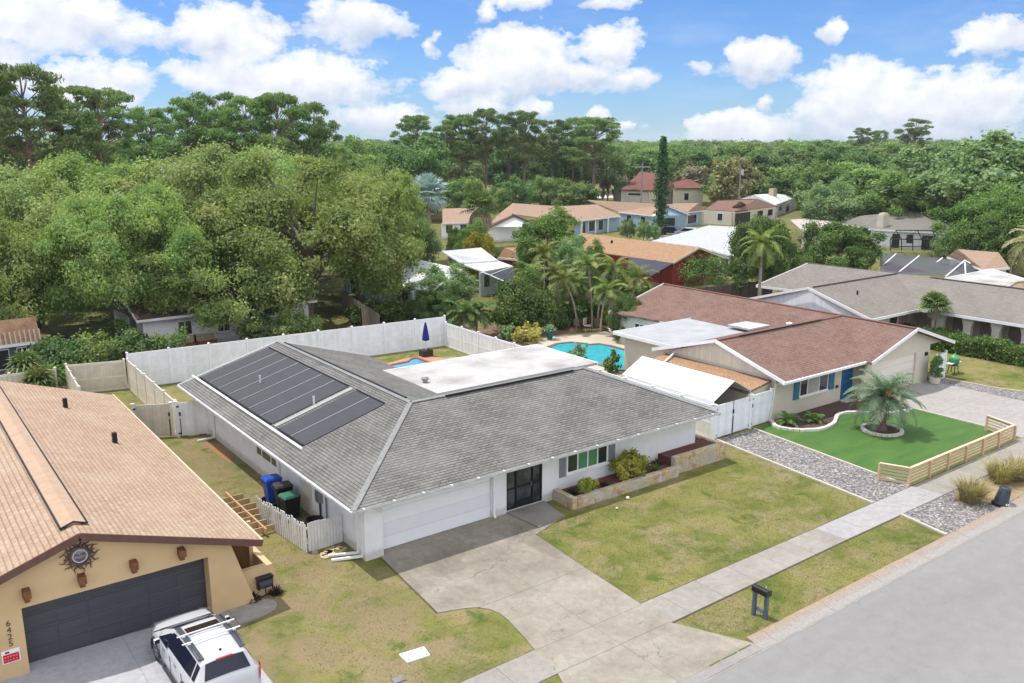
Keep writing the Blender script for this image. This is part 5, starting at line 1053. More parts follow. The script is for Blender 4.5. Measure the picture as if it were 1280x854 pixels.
hv, ro = far_house('clay_tiled_villa', 'two-storey cream villa with red clay tile hip roofs', [[(776, 237, 3.9), (814, 238, 3.9), (817, 216.5, 7.0), (801, 214.5, 7.2)], [(764, 226.5, 5.2), (787, 228, 5.2), (782, 218.5, 6.4)], [(814, 238, 3.9), (844, 234, 3.9), (832, 217.5, 7.0), (817, 216.5, 7.0)], [(843, 235.5, 4.2), (880, 235, 4.2), (861, 224, 6.0), (842, 219, 6.4)], [(880, 235, 4.2), (887, 230, 4.4), (861, 224, 6.0)]], [((776, 237.5, 3.8), (814, 238.5, 3.8), [W(.2, .7, 2.6, 3.1)]), ((766, 227, 5.1), (786, 228.5, 5.1), [W(.35, .7, 3, 4)]), ((814, 238.5, 3.8), (844, 235, 3.8), []), ((843, 236, 4.1), (880, 235.5, 4.1), [W(.35, .52, 1.4, 3.0)])], redtile, cream_stucco, cat='villa', trim=fas)
far_house('flat_roofed_bungalow', 'distant flat pinkish roof beyond the round green trees', [[(988, 275, 3.0), (1052, 269.5, 3.0), (1034, 284, 2.7), (1008, 293, 2.7)]], [((1034, 284.5, 2.65), (1008, 293.5, 2.65), [])], M('pink_membrane', (.50, .42, .40), (.42, .36, .34), 1, .8), cream_stucco)
hg, ro = far_house('olive_roofed_bungalow', 'distant bungalow with olive-grey hip roof, chimney and pool cage', [[(1088, 286.5, 2.6), (1180, 291.5, 2.6), (1149, 265, 4.5), (1127, 264.5, 4.5)], [(1180, 291.5, 2.6), (1205, 279, 2.6), (1149, 265, 4.5)], [(1050, 279, 2.6), (1088, 286.5, 2.6), (1127, 264.5, 4.5), (1075, 270, 4.0)]], [((1088, 287, 2.55), (1180, 292, 2.55), [W(.3, .42, .1, 2.1), W(.5, .6), W(.7, .9, .1, 2.1)]), ((1180, 292, 2.55), (1205, 280, 2.55), [])], olive_shingle, white_paint)
p = G(1103, 284, 2.8); MB().box(p.x-.75, p.x+.75, p.y-.5, p.y+.5, 0, 4.6).box(p.x-.6, p.x+.6, p.y-.35, p.y+.35, 4.6, 4.85).build('chimney', cream_stucco, hg)
far_house('white_roofed_bungalow', 'small bright white roof tucked between yellow-green trees', [[(1163, 269.5, 2.8), (1204, 276.5, 2.6), (1209, 269, 2.8), (1199, 262, 3.8)]], [((1163, 270, 2.7), (1204, 277, 2.55), [])], membrane, white_paint)
far_house('brown_roofed_bungalow', 'tan-brown hip roof beside the flat white roof at far right', [[(1184, 321, 2.6), (1229, 337, 2.6), (1262, 334.5, 2.6), (1248, 315.5, 3.8), (1197, 311.5, 3.8)]], [((1184, 321.5, 2.55), (1229, 337.5, 2.55), []), ((1229, 337.5, 2.55), (1262, 335, 2.55), [])], sand_shingle, cream_stucco)
far_house('flat_roofed_extension', 'stained white flat roof beyond the taupe roof ridge', [[(1181, 347.6, 2.9), (1240, 336, 2.9), (1290, 351, 2.9), (1254, 359, 2.9)]], [((1181, 348, 2.85), (1254, 359.5, 2.85), [])], membrane, cream_stucco)
far_house('tan_roofed_extension', 'tan roof corner behind the taupe roof at the right edge', [[(1256, 361, 2.9), (1300, 366, 2.9), (1300, 350, 3.4), (1272, 352, 3.4)]], [], sand_shingle, cream_stucco)
# pool cages
z1 = 3.0
cage('pool_cage', 'tall dark framed pool cage in front of the olive-grey roof', [[(1113, 312, .3), (1113, 297, 2.3), (1127, 287, 3.6), (1176, 288.5, 3.6), (1190, 300, 2.3), (1190, 315, .2)]], [[(x, 313, .2), (x, 299, 2.3)] for x in (1113, 1127, 1141, 1155, 1168, 1180, 1190)] + [[(1113, 299, 2.3), (1190, 300, 2.3)], [(1113, 299, 2.3), (1120, 288, 3.6), (1127, 299, 2.3)], [(1132, 299, 2.3), (1147, 288, 3.6), (1158, 312, 1.0)], [(1120, 288, 3.6), (1165, 288, 3.6)], [(1165, 288, 3.6), (1172, 299.5, 2.3)], [(1165, 288, 3.6), (1190, 300, 2.3)], [(1113, 308, .9), (1190, 309, .9)]], .07, sm=thin_m)
cage('screen_enclosure', 'large dark screened pool enclosure with pale ribs above taupe roof', [[(1099, 316, 3.0), (1206, 325.5, 3.0), (1182, 346, 2.2), (1100, 342, 2.2)], [(1206, 325.5, 3.0), (1229, 338.5, 2.2), (1182, 346, 2.2)]], [[(1120, 317.5, 3.05), (1099, 336, 2.3)], [(1149, 320, 3.05), (1124, 340, 2.3)], [(1178, 322.5, 3.05), (1160, 337, 2.3)], [(1206, 325.5, 3.05), (1182, 346, 2.25)], [(1206, 325.5, 3.0), (1207, 343, 2.2)], [(1206, 325.5, 3.0), (1229, 338.5, 2.2)]], .07, trim_white)
o = thing('patio_awning', 'red patio parasol under the dark pool enclosure', 'parasol', G(1130, 336, 0)); p = G(1130, 337, 1.35); m = MB(); m.lathe([(2.4, 0), (1.4, .25), (.1, .5)], tuple(p), 8); m.build('canopy', M('red_cloth', (.30, .05, .07), None, 3, .8), o); MB().tube([(p.x, p.y, 0), (p.x, p.y, 1.8)], .04).build('pole', trim_white, o)
# poles
def pole(px, dist, top, label, arm):
    p = away(px, dist); h_ = high(top, dist); o = thing('utility_pole', label, 'utility pole', p, group='utility poles'); MB().tube([(p.x, p.y, 0), (p.x, p.y, h_)], [.19, .13], 8).build('mast', M('grey_pole', (.33, .29, .26), (.26, .22, .2), 2, .9), o); m = MB()
    d = Vector((C_R.x, C_R.y, 0)).normalized()
    if arm: m.beam(Vector((p.x, p.y, h_-.8))-d*1.4, Vector((p.x, p.y, h_-.8))+d*1.4, .12, .14)
    else: m.tube([(p.x+.2, p.y-.3, h_-1.6), (p.x+.2, p.y-.3, h_-.4)], .28, 10)
    m.build('crossarm' if arm else 'transformer', M('pole_fitting', (.55, .55, .55), None, 5, .5), o)
pole(804, 168, 202, 'grey utility pole with crossarm in front of the villa', True); pole(928, 192, 207, 'grey utility pole with pale transformer beside yellow bamboo', False)
def far_car(px, dist, rz, paintm, label):
    o = thing('parked_car', label, 'car', away(px, dist), rz, local=True, group='cars parked on the far street'); m = MB(); pr_ = [(-2.2, .35), (-2.25, .8), (-1.5, .92), (-.95, 1.42), (.65, 1.45), (1.3, .98), (2.1, .82), (2.25, .4)]
    m.extr([(-.86, y, z) for y, z in pr_], (1.72, 0, 0)); m.build('body', paintm, o, bevel=.08); m = MB(); m.extr([(-.875, -1.3, .95), (-.875, -.9, 1.36), (-.875, .6, 1.39), (-.875, 1.1, .98)], (1.75, 0, 0)); m.build('side_window', car_glass, o)
    for sx in (-1, 1):
        for y in (-1.35, 1.35): MB().tube([(sx*.7, y, .33), (sx*.9, y, .33)], .33, 14).build('wheel', tyre, o)
far_car(745, 208, R(60), M('dark_blue_paint', (.03, .05, .10), None, 2, .25), 'dark blue car parked beside the villa trees'); far_car(843, 146, R(20), M('navy_paint', (.02, .03, .07), None, 2, .25), 'dark car behind the tall narrow pine trunk'); far_car(866, 144, R(25), M('silver_paint', (.5, .5, .54), None, 2, .25), 'silver car parked before the blue bungalow garage'); far_car(1072, 160, R(70), M('grey_paint', (.3, .31, .33), None, 2, .25), 'grey car parked between the two round distant trees')
struct(MB().sheet([(p.x, p.y) for p in [G(*q) for q in ((690, 246), (770, 243), (772, 247), (692, 251))]], .02).build('far_road', concrete_mat('far_road_concrete', (.62, .58, .5), (.5, .46, .4), cracks=0)))
struct(MB().sheet([(p.x, p.y) for p in [G(*q) for q in ((800, 300), (850, 291), (880, 289), (860, 296))]], .02).build('far_driveway', drive2))
# pool furniture in the turquoise pool garden
def pchair(px, py, lab):
    p = G(px, py); o = thing('patio_chair', lab, 'chair', p, rnd.uniform(0, 6), local=True, group='patio chairs on the cream deck'); MB().box(-.25, .25, -.25, .25, .4, .45).build('seat', M('taupe_mesh', (.2, .15, .12), None, 9, .8), o); MB().box(-.25, .25, .22, .26, .45, .95).build('backrest', M('taupe_mesh', (.2, .15, .12)), o); m = MB()
    for a in (-.22, .22):
        for b in (-.22, .22): MB().tube([(a, b, 0), (a, b, .62 if b < 0 else .45)], .018, 6).build('leg', dark_metal, o)
pchair(722, 413, 'dark patio chair left of the cloth-covered chair by the pool'); pchair(748, 413, 'dark patio chair right of the cloth-covered chair by the pool')
p = G(735, 414); o = thing('patio_chair', 'patio chair draped with a pale pink towel beside the pool', 'chair', p, .4, local=True, group='patio chairs on the cream deck'); MB().box(-.27, .27, -.27, .3, .42, .5).build('seat', M('pink_towel', (.62, .47, .42), (.54, .4, .36), 4, .9), o, bevel=.03); MB().box(-.27, .27, .24, .34, .5, 1.05).build('backrest', M('pink_towel', (.62, .47, .42)), o, bevel=.03)
for a in (-.22, .22):
    for b in (-.22, .24): MB().tube([(a, b, 0), (a, b, .44)], .018, 6).build('leg', dark_metal, o)
p = G(687, 425); o = thing('potted_plant', 'tall teal pot with a pale spiky plant by the pool', 'potted plant', p, 0, local=True); MB().lathe([(.16, 0), (.26, .3), (.24, .65), (.28, .7), (.2, .7)], (0, 0, 0), 16).build('pot', M('teal_glaze', (.01, .13, .13), None, 5, .3), o); POT2 = o
for k, (px, py) in enumerate(((775, 416), (778, 419.5))):
    p = G(px, py, .3); o = thing('sun_lounger', ('white pool lounger nearest the corner of the cream house', 'second white pool lounger lying in front of the first')[k], 'lounger', (p.x, p.y, 0), R(75), local=True, group='white loungers by the pool'); MB().box(-.33, .33, -.9, .45, .28, .36).build('seat', trim_white, o); MB().beam((0, .45, .33), (0, 1.0, .72), .66, .06).build('backrest', trim_white, o); m = MB()
    for a in (-.28, .28):
        for b in (-.8, .4): MB().box(a-.03, a+.03, b-.03, b+.03, .0, .28).build('leg', trim_white, o)
# ------------------------------------------------------------------ vegetation
def nrmz(a): return a/np.maximum(np.linalg.norm(a, axis=-1, keepdims=True), 1e-9)
def quad_mesh(name, Q, tint, mat):
    n = len(Q); me = bpy.data.meshes.new(name)
    me.vertices.add(n*4); me.vertices.foreach_set('co', Q.reshape(-1).astype(np.float32))
    me.loops.add(n*4); me.loops.foreach_set('vertex_index', np.arange(n*4, dtype=np.int32))
    me.polygons.add(n); me.polygons.foreach_set('loop_start', np.arange(0, n*4, 4, dtype=np.int32))
    try: me.polygons.foreach_set('loop_total', np.full(n, 4, dtype=np.int32))
    except Exception: pass
    a = me.attributes.new('tint', 'FLOAT', 'FACE'); a.data.foreach_set('value', np.clip(tint, 0, 1).astype(np.float32))
    me.materials.append(mat); me.update(calc_edges=True); me.validate(); return me
def leaves(rng, P, N, size, aspect=1.7):
    n = len(P); t = nrmz(np.cross(N, rng.normal(size=(n, 3)))); b = np.cross(N, t); s = size*rng.uniform(.7, 1.35, (n, 1))
    return np.stack([P-t*s*.5*aspect, P-b*s*.5+t*s*.1, P+t*s*.5*aspect, P+b*s*.5+t*s*.1], 1)
def crown_q(rng, n, R3, zc, ncl, leaf, cr=(.2, .34), shell=(.55, 1.), lower=-.55, flat=.8, aspect=1.6, up=.35, tvar=.5, boughs=0):
    R3 = np.array(R3, float); d = nrmz(rng.normal(size=(ncl*6, 3))); d = d[d[:, 2] > lower][:ncl]
    lump = 1+.16*np.sin(3*np.arctan2(d[:, 1], d[:, 0])+rng.uniform(0, 6))+.08*rng.normal(size=len(d))
    C = d*R3*(rng.uniform(*shell, (len(d), 1))*lump[:, None])
    if boughs:      # clumps gather on separate boughs with gaps between them
        bd = nrmz(rng.normal(size=(boughs*5, 3))); bd = bd[bd[:, 2] > lower][:boughs]; keep = []
        for q in bd:
            if all(np.dot(q, k2) < .93 for k2 in keep): keep.append(q)
        bd = np.array(keep); bi = rng.integers(0, len(bd), len(d)); br = rng.uniform(.62, 1.02, len(bd)); C = (bd[bi]*br[bi][:, None]+rng.normal(size=(len(d), 3))*np.array([.105, .105, .075]))*R3; d = nrmz(C/R3)
    r = R3.mean()*rng.uniform(*cr, len(d)); w = r**2/np.sum(r**2)
    an = rng.uniform(.65, 1.5, (len(d), 3)); k = rng.choice(len(d), n, p=w); v = nrmz(rng.normal(size=(n, 3))+d[k]*.7+np.array([0, 0, up])); rad = rng.uniform(.25, 1.1, (n, 1))**.75*np.where(rng.random((n, 1)) < .14, 1.45, 1.)
    wob = 1+.22*np.sin(v[:, :1]*7+k[:, None]*1.7)*np.sin(v[:, 1:2]*6+k[:, None]*2.3)
    P = C[k]+v*r[k][:, None]*rad*wob*an[k]*np.array([1, 1, flat]); P[:, 2] += zc
    N = nrmz(v+rng.normal(size=(n, 3))*.75+np.array([0, 0, .3])); T = np.clip(.5+tvar*(rng.random(len(d))[k]-.5)*1.2+.35*(rng.random(n)-.5), 0, 1)
    return leaves(rng, P, N, leaf, aspect), T, C+np.array([0, 0, zc]), r
bark_oak = M('oak_bark', (.20, .16, .125), (.12, .10, .08), 3, .95, fine=14, fa=.3, streak=(4, 4, .8))
bark_pine = M('pine_bark', (.24, .16, .12), (.16, .11, .085), 3, .95, fine=12, fa=.3, streak=(4, 4, .8))
bark_palm = M('palm_bark', (.40, .33, .26), (.28, .22, .17), 3, .95, fine=6, fa=.3, streak=(1, 1, 6))
def trunk_mesh(name, h, r, tips, mat, bend=.25, seed=0, fork=.4, nl=6):
    rg = random.Random(seed); m = MB(); pts = []
    for i in range(6): u = i/5; pts.append(Vector((bend*math.sin(u*2.2+seed), bend*math.cos(u*1.7+seed)-bend, h*u)))
    m.tube(pts, [r*1.35, r*1.02, r*.9, r*.8, r*.66, r*.4], 8)
    for t in tips[:nl]:
        t = Vector([float(q) for q in t]); u = rg.uniform(fork, .95); s = pts[min(4, int(u*5))].lerp(pts[min(5, int(u*5)+1)], u*5-int(u*5)); mid = s.lerp(t, .5)+Vector((0, 0, .08*(t-s).length))
        m.tube([s, mid, t], [r*.45, r*.28, r*.1], 6)
    o = m.build(name, mat); me = o.data; bpy.data.objects.remove(o); return me
PROTO = {}
def proto(key, tq, trunkargs, mat):
    rng, gen = tq; Q, T, C, r = gen; cm = quad_mesh(key+'_crown', Q, T, mat); order = np.argsort(-r); tm = trunk_mesh(key+'_trunk', *trunkargs[:2], C[order], *trunkargs[2:]); PROTO[key] = (tm, cm)
oak_l = leafmat('oak_leaves', (0.148, 0.253, 0.0646), (0.323, 0.407, 0.125), (0.462, 0.452, 0.198), .38)
oak_l2 = leafmat('pale_oak_leaves', (0.21, 0.311, 0.102), (0.375, 0.442, 0.18), (0.498, 0.496, 0.279), .38)
wood_l = leafmat('wood_leaves', (0.12, 0.212, 0.0608), (0.249, 0.362, 0.114), (0.351, 0.398, 0.152), .35)
wood_d = leafmat('dark_wood_leaves', (0.0832, 0.172, 0.057), (0.176, 0.289, 0.0912), (0.249, 0.325, 0.114), .33)
lime_l = leafmat('lime_leaves', (0.0962, 0.193, 0.044), (0.2, 0.312, 0.08), (0.296, 0.385, 0.112), .35)
yel_l = leafmat('yellow_leaves', (0.24, 0.264, 0.024), (0.432, 0.396, 0.036), (0.54, 0.456, 0.072), .3)
olive_l = leafmat('olive_leaves', (0.155, 0.246, 0.1), (0.281, 0.369, 0.168), (0.363, 0.41, 0.224), .35)
pine_l = leafmat('pine_needles', (0.102, 0.181, 0.057), (0.231, 0.325, 0.106), (0.314, 0.362, 0.137), .3)
bush_l = leafmat('glossy_bush_leaves', (0.0601, 0.122, 0.028), (0.152, 0.23, 0.056), (0.25, 0.325, 0.096), .3, .6)
bam_l = leafmat('bamboo_leaves', (.21, .215, .085), (.33, .31, .13), (.40, .36, .2), .3)
def rg(s): return np.random.default_rng(s)
for i in range(3):
    r_ = rg(10+i); PROTO_R = (9.0, 8.2, 5.2)
    proto('oak%d' % i, (r_, crown_q(r_, 105000, PROTO_R, 7.4, 230, .135, (.10, .21), (.5, 1.02), -.75, .75, 2.1, .3, .7, boughs=85)), (7.0, .5, bark_oak, .5, i+3, .3, 40), oak_l2 if i == 1 else oak_l)
for i in range(4):
    r_ = rg(30+i); proto('wood%d' % i, (r_, crown_q(r_, 19000, [(5.2, 5, 5), (4.3, 4.6, 5.6), (5.8, 5.2, 4.2), (4.6, 4.8, 4.8)][i], 7.8, 60, .29, (.16, .32), (.45, 1.), -.8, .85, 1.5, .3, .55)), (7.5, .28, bark_oak, .3, i+11, .4, 5), [wood_l, wood_d, wood_l, olive_l][i])
for i in range(3):
    r_ = rg(50+i); ncl = 64; z = r_.uniform(.46, 1., ncl)**.75; hgt = 20; rad = (1.2+5.2*np.sin(np.clip((z-.42)/.58, 0, 1)*math.pi*.86))*r_.uniform(.35, 1.05, ncl); a = r_.uniform(0, 6.283, ncl)
    C = np.stack([rad*np.cos(a), rad*np.sin(a), z*hgt-.7], 1); rr = r_.uniform(.65, 1.35, ncl); n = 15000; k = r_.choice(ncl, n, p=rr**2/np.sum(rr**2)); v = nrmz(r_.normal(size=(n, 3))+np.array([0, 0, .5])); P = C[k]+v*rr[k][:, None]*r_.uniform(.2, 1.15, (n, 1))*np.array([1.15, 1.15, .5])
    T = np.clip(.45+.55*(r_.random(ncl)[k]-.5)+.4*(r_.random(n)-.5), 0, 1); Q = leaves(r_, P, nrmz(v+r_.normal(size=(n, 3))*.9), .17, 3.)
    m = MB(); rgd = random.Random(i); bx_, by_ = rgd.uniform(-.6, .6), rgd.uniform(-.6, .6); pts = [Vector((bx_*u*u, by_*u*u, hgt*.96*u)) for u in (0, .2, .4, .6, .8, 1)]; m.tube(pts, [.36, .30, .27, .22, .15, .05], 8)
    for c_ in C:
        u = max(.4, min(.94, c_[2]/hgt-.1)); i0 = min(4, int(u*5)); s_ = pts[i0].lerp(pts[i0+1], u*5-i0); e_ = Vector([float(q) for q in c_]); m.tube([s_, s_.lerp(e_, .55)+Vector((0, 0, -.2)), e_], [.08, .05, .02], 5)
    for q in range(5):
        u = .25+.05*q; s_ = pts[0].lerp(pts[5], u); an = rgd.uniform(0, 6); m.tube([s_, s_+Vector((1.5*math.cos(an), 1.5*math.sin(an), .5))], [.06, .02], 5)
    o = m.build('pine_trunk', bark_pine); tm = o.data; bpy.data.objects.remove(o); PROTO['pine%d' % i] = (tm, quad_mesh('pine_crown', Q, T, pine_l))
r_ = rg(70); proto('lime', (r_, crown_q(r_, 40000, (4.2, 4.2, 4.3), 5.2, 90, .15, (.14, .28), (.5, 1.), -.75, .85, 1.6, .3, .5)), (5.2, .22, bark_oak, .2, 5, .35, 6), lime_l)
r_ = rg(71); proto('round', (r_, crown_q(r_, 42000, (3.9, 3.9, 3.8), 4.6, 90, .15, (.14, .28), (.55, 1.), -.8, .9, 1.6, .3, .5)), (4.4, .2, bark_oak, .15, 6, .35, 6), bush_l)
r_ = rg(72); proto('yellow', (r_, crown_q(r_, 20000, (4.5, 4.2, 3.2), 3.6, 60, .24, (.2, .33), (.5, 1.), -.7, .8, 1.6, .3, .5)), (3.6, .2, bark_oak, .2, 7, .3, 5), yel_l)
r_ = rg(73); proto('olive', (r_, crown_q(r_, 34000, (5.0, 5.0, 4.4), 5.4, 90, .19, (.16, .28), (.5, 1.), -.7, .8, 1.6, .3, .6)), (5, .25, bark_oak, .3, 8, .3, 7), olive_l)
def place(key, name, label, cat, loc, sx=1, sz=None, rz=0, group=None, crown='crown'):
    tm, cm = PROTO[key]; o = thing(name, label, cat, loc, rz, group, local=True); o.scale = (sx, sx, sz or sx)
    for nm, me in (('trunk', tm), (crown, cm)):
        c = bpy.data.objects.new(nm, me); COL.objects.link(c); c.parent = o
    return o
NAT = {}
def natural(key):
    "crown width and top of a prototype, ignoring stray twigs"
    if (key, PROTO[key][1].name) not in NAT:
        me = PROTO[key][1]; v = np.empty(len(me.vertices)*3, np.float32); me.vertices.foreach_get('co', v); v = v.reshape(-1, 3)
        NAT[(key, me.name)] = (2*float(np.percentile(np.hypot(v[:, 0], v[:, 1]), 97)), float(np.percentile(v[:, 2], 99.3)))
    return NAT[(key, PROTO[key][1].name)]
def tree(key, px, dist, top, width, nat_, label, name='tree', cat='tree', group=None, crown='crown'):
    "top/width = pixel row of the crown top and crown width in the photograph at that distance"
    h_ = high(top, dist); w = width/F*dist*1.06; nw, nh = natural(key); row = (top + 176.5+CAM_H*F/dist)/2
    return place(key, name, label, cat, away(px, dist, row), w/nw, h_/nh, rnd.uniform(0, 6.28), group, crown)
OAK = (18.5, 12.9); WD = (10.2, 12.8); PN = (12.5, 20.6); LM = (8.6, 9.6); RD = (8.0, 8.6); OL = (10, 9.9); YL = (9, 7)
# --- live oaks behind the back fence
for key, px, d_, top, w_, lb in (('oak0', 150, 70, 236, 205, 'broad live oak with thick trunk behind the beige fence corner'), ('oak2', 385, 73, 200, 255, 'largest live oak leaning over the white fence with forked trunk'), ('oak1', 36, 80, 210, 210, 'pale-leaved live oak rising over the leaf-strewn far left roof'), ('oak1', 255, 88, 190, 235, 'pale live oak between the two big-trunked oaks, farther back'),
                              ('oak0', 452, 84, 212, 150, 'live oak whose boughs hang over the bright metal roof'), ('oak2', -45, 70, 240, 190, 'live oak cut off by the left picture edge'), ('oak1', 365, 100, 192, 220, 'rearmost pale live oak just left of the silver palm'), ('oak0', 130, 96, 198, 225, 'rearmost live oak in front of the left pine stand'), ('oak2', 262, 71, 262, 215, 'low live oak shading the white house windows')):
    tree(key, px, d_, top, w_, OAK, lb, 'live_oak', group='live oaks behind the back fence')
# --- tall pines
pines = [(38, 132, 100, 118), (100, 146, 120, 84), (132, 138, 121, 88), (190, 160, 141, 70), (238, 142, 130, 84), (268, 150, 124, 78), (312, 140, 127, 84), (352, 136, 123, 86), (392, 141, 134, 70), (-12, 150, 125, 80), (524, 192, 147, 62), (560, 200, 158, 50), (578, 205, 146, 60), (607, 200, 139, 56), (636, 208, 150, 48), (655, 198, 142, 60), (690, 210, 152, 52), (716, 215, 150, 56), (742, 205, 149, 76), (1075, 420, 162, 34), (1142, 410, 153, 44), (1100, 440, 165, 24)]
for i, (px, d_, top, w_) in enumerate(pines):
    z = 'in the stand behind the left oaks' if px < 450 else ('in the stand above the tan roofs' if px < 800 else 'above the far right woods')
    sub = [q for q in pines if ((q[0] < 450) == (px < 450)) and ((q[0] < 800) == (px < 800))]; sub.sort(); k = sub.index((px, d_, top, w_)); nth = ['leftmost', 'second from left', 'third from left', 'fourth from left', 'fifth from left', 'sixth from left', 'seventh from left', 'eighth from left', 'ninth from left', 'rightmost'][k if k < len(sub)-1 else 9]
    tree('pine%d' % (i % 3), px, d_, top, w_, PN, f'tall bare-trunked slash pine, {nth} {z}', 'slash_pine', group='tall slash pines')
# --- broadleaf wood round the houses: each tree its own object
def fill(dist, x0, x1, step, top, jit, zone, keys=('wood0', 'wood1', 'wood2', 'wood3'), skip=(), ws=1.25, grp=None):
    px = x0
    while px < x1:
        q = px+rnd.uniform(-.3, .3)*step; d_ = dist*rnd.uniform(.95, 1.06)
        if not any(a <= q <= b for a, b in skip):
            key = rnd.choice(keys); lb = {'wood0': 'mid-green broadleaf tree', 'wood1': 'dark green broadleaf tree', 'wood2': 'low spreading green tree', 'wood3': 'olive-green broadleaf tree'}[key]
            tree(key, q, d_, top+rnd.uniform(-jit, jit), step*ws*rnd.uniform(.9, 1.2), WD, f'{lb} {zone}', 'broadleaf_tree', group=grp or f'broadleaf trees {zone}')
        px += step
fill(150, -190, 470, 62, 186, 8, 'filling the wood behind the left oaks', ('wood0', 'wood1', 'wood3'), ws=1.4)
fill(185, 400, 560, 40, 176, 8, 'in the dark wood left of the silver palm', ('wood1', 'wood0', 'wood1'), ws=1.5)
fill(228, 500, 770, 36, 178, 9, 'filling the wood behind the central pines', ('wood1', 'wood0', 'wood1', 'wood3'), ws=1.6)
fill(172, 515, 740, 26, 226, 7, 'as undergrowth below the central pines', ('wood1', 'wood0', 'wood2'), ws=1.6, skip=((738, 760),))
fill(262, 740, 1300, 34, 186, 6, 'in the wood just behind the villa and bungalows', ws=1.6)
fill(330, 700, 1320, 30, 182, 5, 'in the middle of the far wood', ws=1.6)
fill(200, 985, 1320, 44, 200, 8, 'in the near part of the right wood', ('wood0', 'wood2', 'wood3', 'wood0'), ws=1.5)
fill(160, 1085, 1330, 56, 215, 9, 'behind the olive-grey roof', ('wood0', 'wood3', 'wood2'), ws=1.45)
fill(222, 908, 1000, 36, 214, 6, 'between the yellow bamboo and white bungalow', ('wood0', 'wood1'), ws=1.5)
for px, d_, top, w_ in ((1225, 150, 178, 120), (1285, 140, 168, 130), (1160, 175, 186, 90)): tree('wood3', px, d_, top, w_, WD, {1225: 'big olive tree mounting the right skyline, left of two', 1285: 'big olive tree mounting the right skyline at the picture edge', 1160: 'olive tree below the lone right-hand pine'}[px], 'broadleaf_tree')
# the wood that fades to the skyline reads as one mass
def far_wood():
    rr = rg(99); Qs, Ts = [], []; base = [crown_q(rg(200+i), 950, (6.5, 6.5, 6.0), 9.5, 22, .95, (.3, .45), (.4, 1.), -.8, .85, 1.4, .3, .6) for i in range(5)]
    for dist, n, top in ((400, 150, 181), (500, 165, 178.5), (640, 180, 177.5), (850, 190, 176.6), (1150, 200, 176.3)):
        for i in range(n):
            px = -420+2100*(i+rr.uniform(-.4, .4))/n; d_ = dist*rr.uniform(.92, 1.1); p = away(px, d_); h_ = high(top+rr.uniform(-1.6, 2.5), d_); Q, T, _, _ = base[rr.integers(5)]; s = h_/16.; a = rr.uniform(0, 6.28); ca, sa = math.cos(a), math.sin(a); k = s*max(1, dist/450)
            X = Q[..., 0]*k; Y = Q[..., 1]*k; Qs.append(np.stack([X*ca-Y*sa+p.x, X*sa+Y*ca+p.y, Q[..., 2]*s], -1)); Ts.append(np.clip(T*.8+rr.uniform(-.1, .3), 0, 1))
    o = bpy.data.objects.new('far_wood', quad_mesh('far_wood', np.concatenate(Qs), np.concatenate(Ts), wood_l)); COL.objects.link(o); o['kind'] = 'stuff'; o['label'] = 'distant continuous wood along the skyline'
far_wood()
# --- single trees between the houses
for key, px, d_, top, w_, nat, lb in (('lime', 683, 86, 262, 92, LM, 'light green tree rising over the palm thicket'), ('round', 955, 88, 268, 84, RD, 'dense dark green tree directly behind the coconut palm'), ('round', 1050, 98, 272, 92, RD, 'round glossy green tree above the taupe roof'), ('olive', 1040, 150, 224, 82, OL, 'pale olive tree beside the pinkish flat roof'), ('lime', 1130, 150, 214, 96, LM, 'feathery light green tree behind the chimney'), ('yellow', 1187, 158, 234, 60, YL, 'golden yellow tree right of the feathery green tree'), ('lime', 1236, 120, 226, 90, LM, 'yellow-green tree overhanging the flat white roof'), ('lime', 1290, 112, 226, 84, LM, 'yellow-green tree at the right picture edge'), ('round', 1240, 112, 262, 70, RD, 'green tree low between white flat roof and pool cage'), ('olive', 558, 76, 330, 84, OL, 'dull olive tree screening the metal roofed house'), ('round', 545, 71, 362, 60, RD, 'dark bushy tree behind the long white fence'), ('olive', 520, 92, 264, 60, OL, 'olive tree below the silver palm'), ('lime', 590, 98, 275, 50, LM, 'yellow-green bush tree below the fan palm'), ('round', 780, 66, 370, 44, RD, 'low green tree behind the bamboo palms'), ('round', 810, 66, 385, 46, RD, 'low dark bush tree beside the red-brown roof edge'), ('round', 572, 104, 284, 30, RD, 'small dark round tree left of the fan palm'), ('yellow', 596, 94, 291, 44, YL, 'yellow-tipped shrub at the foot of the fan palm'), ('round', 668, 82, 300, 46, RD, 'dark green tree between the hedge shrub and the light green tree'), ('olive', 716, 80, 296, 60, OL, 'olive tree directly behind the tallest areca palms'), ('round', 772, 78, 332, 52, RD, 'green tree between the palm clump and the red house'), ('lime', 742, 84, 300, 40, LM, 'small light green tree behind the palm clump'), ('olive', 818, 134, 276, 16, OL, 'small clipped bush on the blue bungalow lawn'), ('olive', 785, 136, 271, 22, OL, 'olive bush by the white porch posts'), ('olive', 805, 134, 272, 18, OL, 'green bush before the blue bungalow wall')):
    tree(key, px, d_, top, w_, nat, lb)
for px, w_, lb in ((905, 40, 'tall yellow bamboo clump behind the brown roofed bungalow'), (925, 44, 'yellow-brown bamboo clump beside the utility pole')):
    r_ = rg(px); Q, T, C, r2 = crown_q(r_, 6000, (4, 4, 5.5), 6, 40, .5, (.2, .32), (.5, 1.), -.8, 1., 2.4, .4, .5); PROTO['bam'] = (trunk_mesh('bam_trunk', 7, .2, C, bam_l if False else bark_palm, .2, 3, .2, 8), quad_mesh('bamboo_crown', Q, T, bam_l)); tree('bam', px, 205, 199, w_, (8.5, 12), lb, 'bamboo')
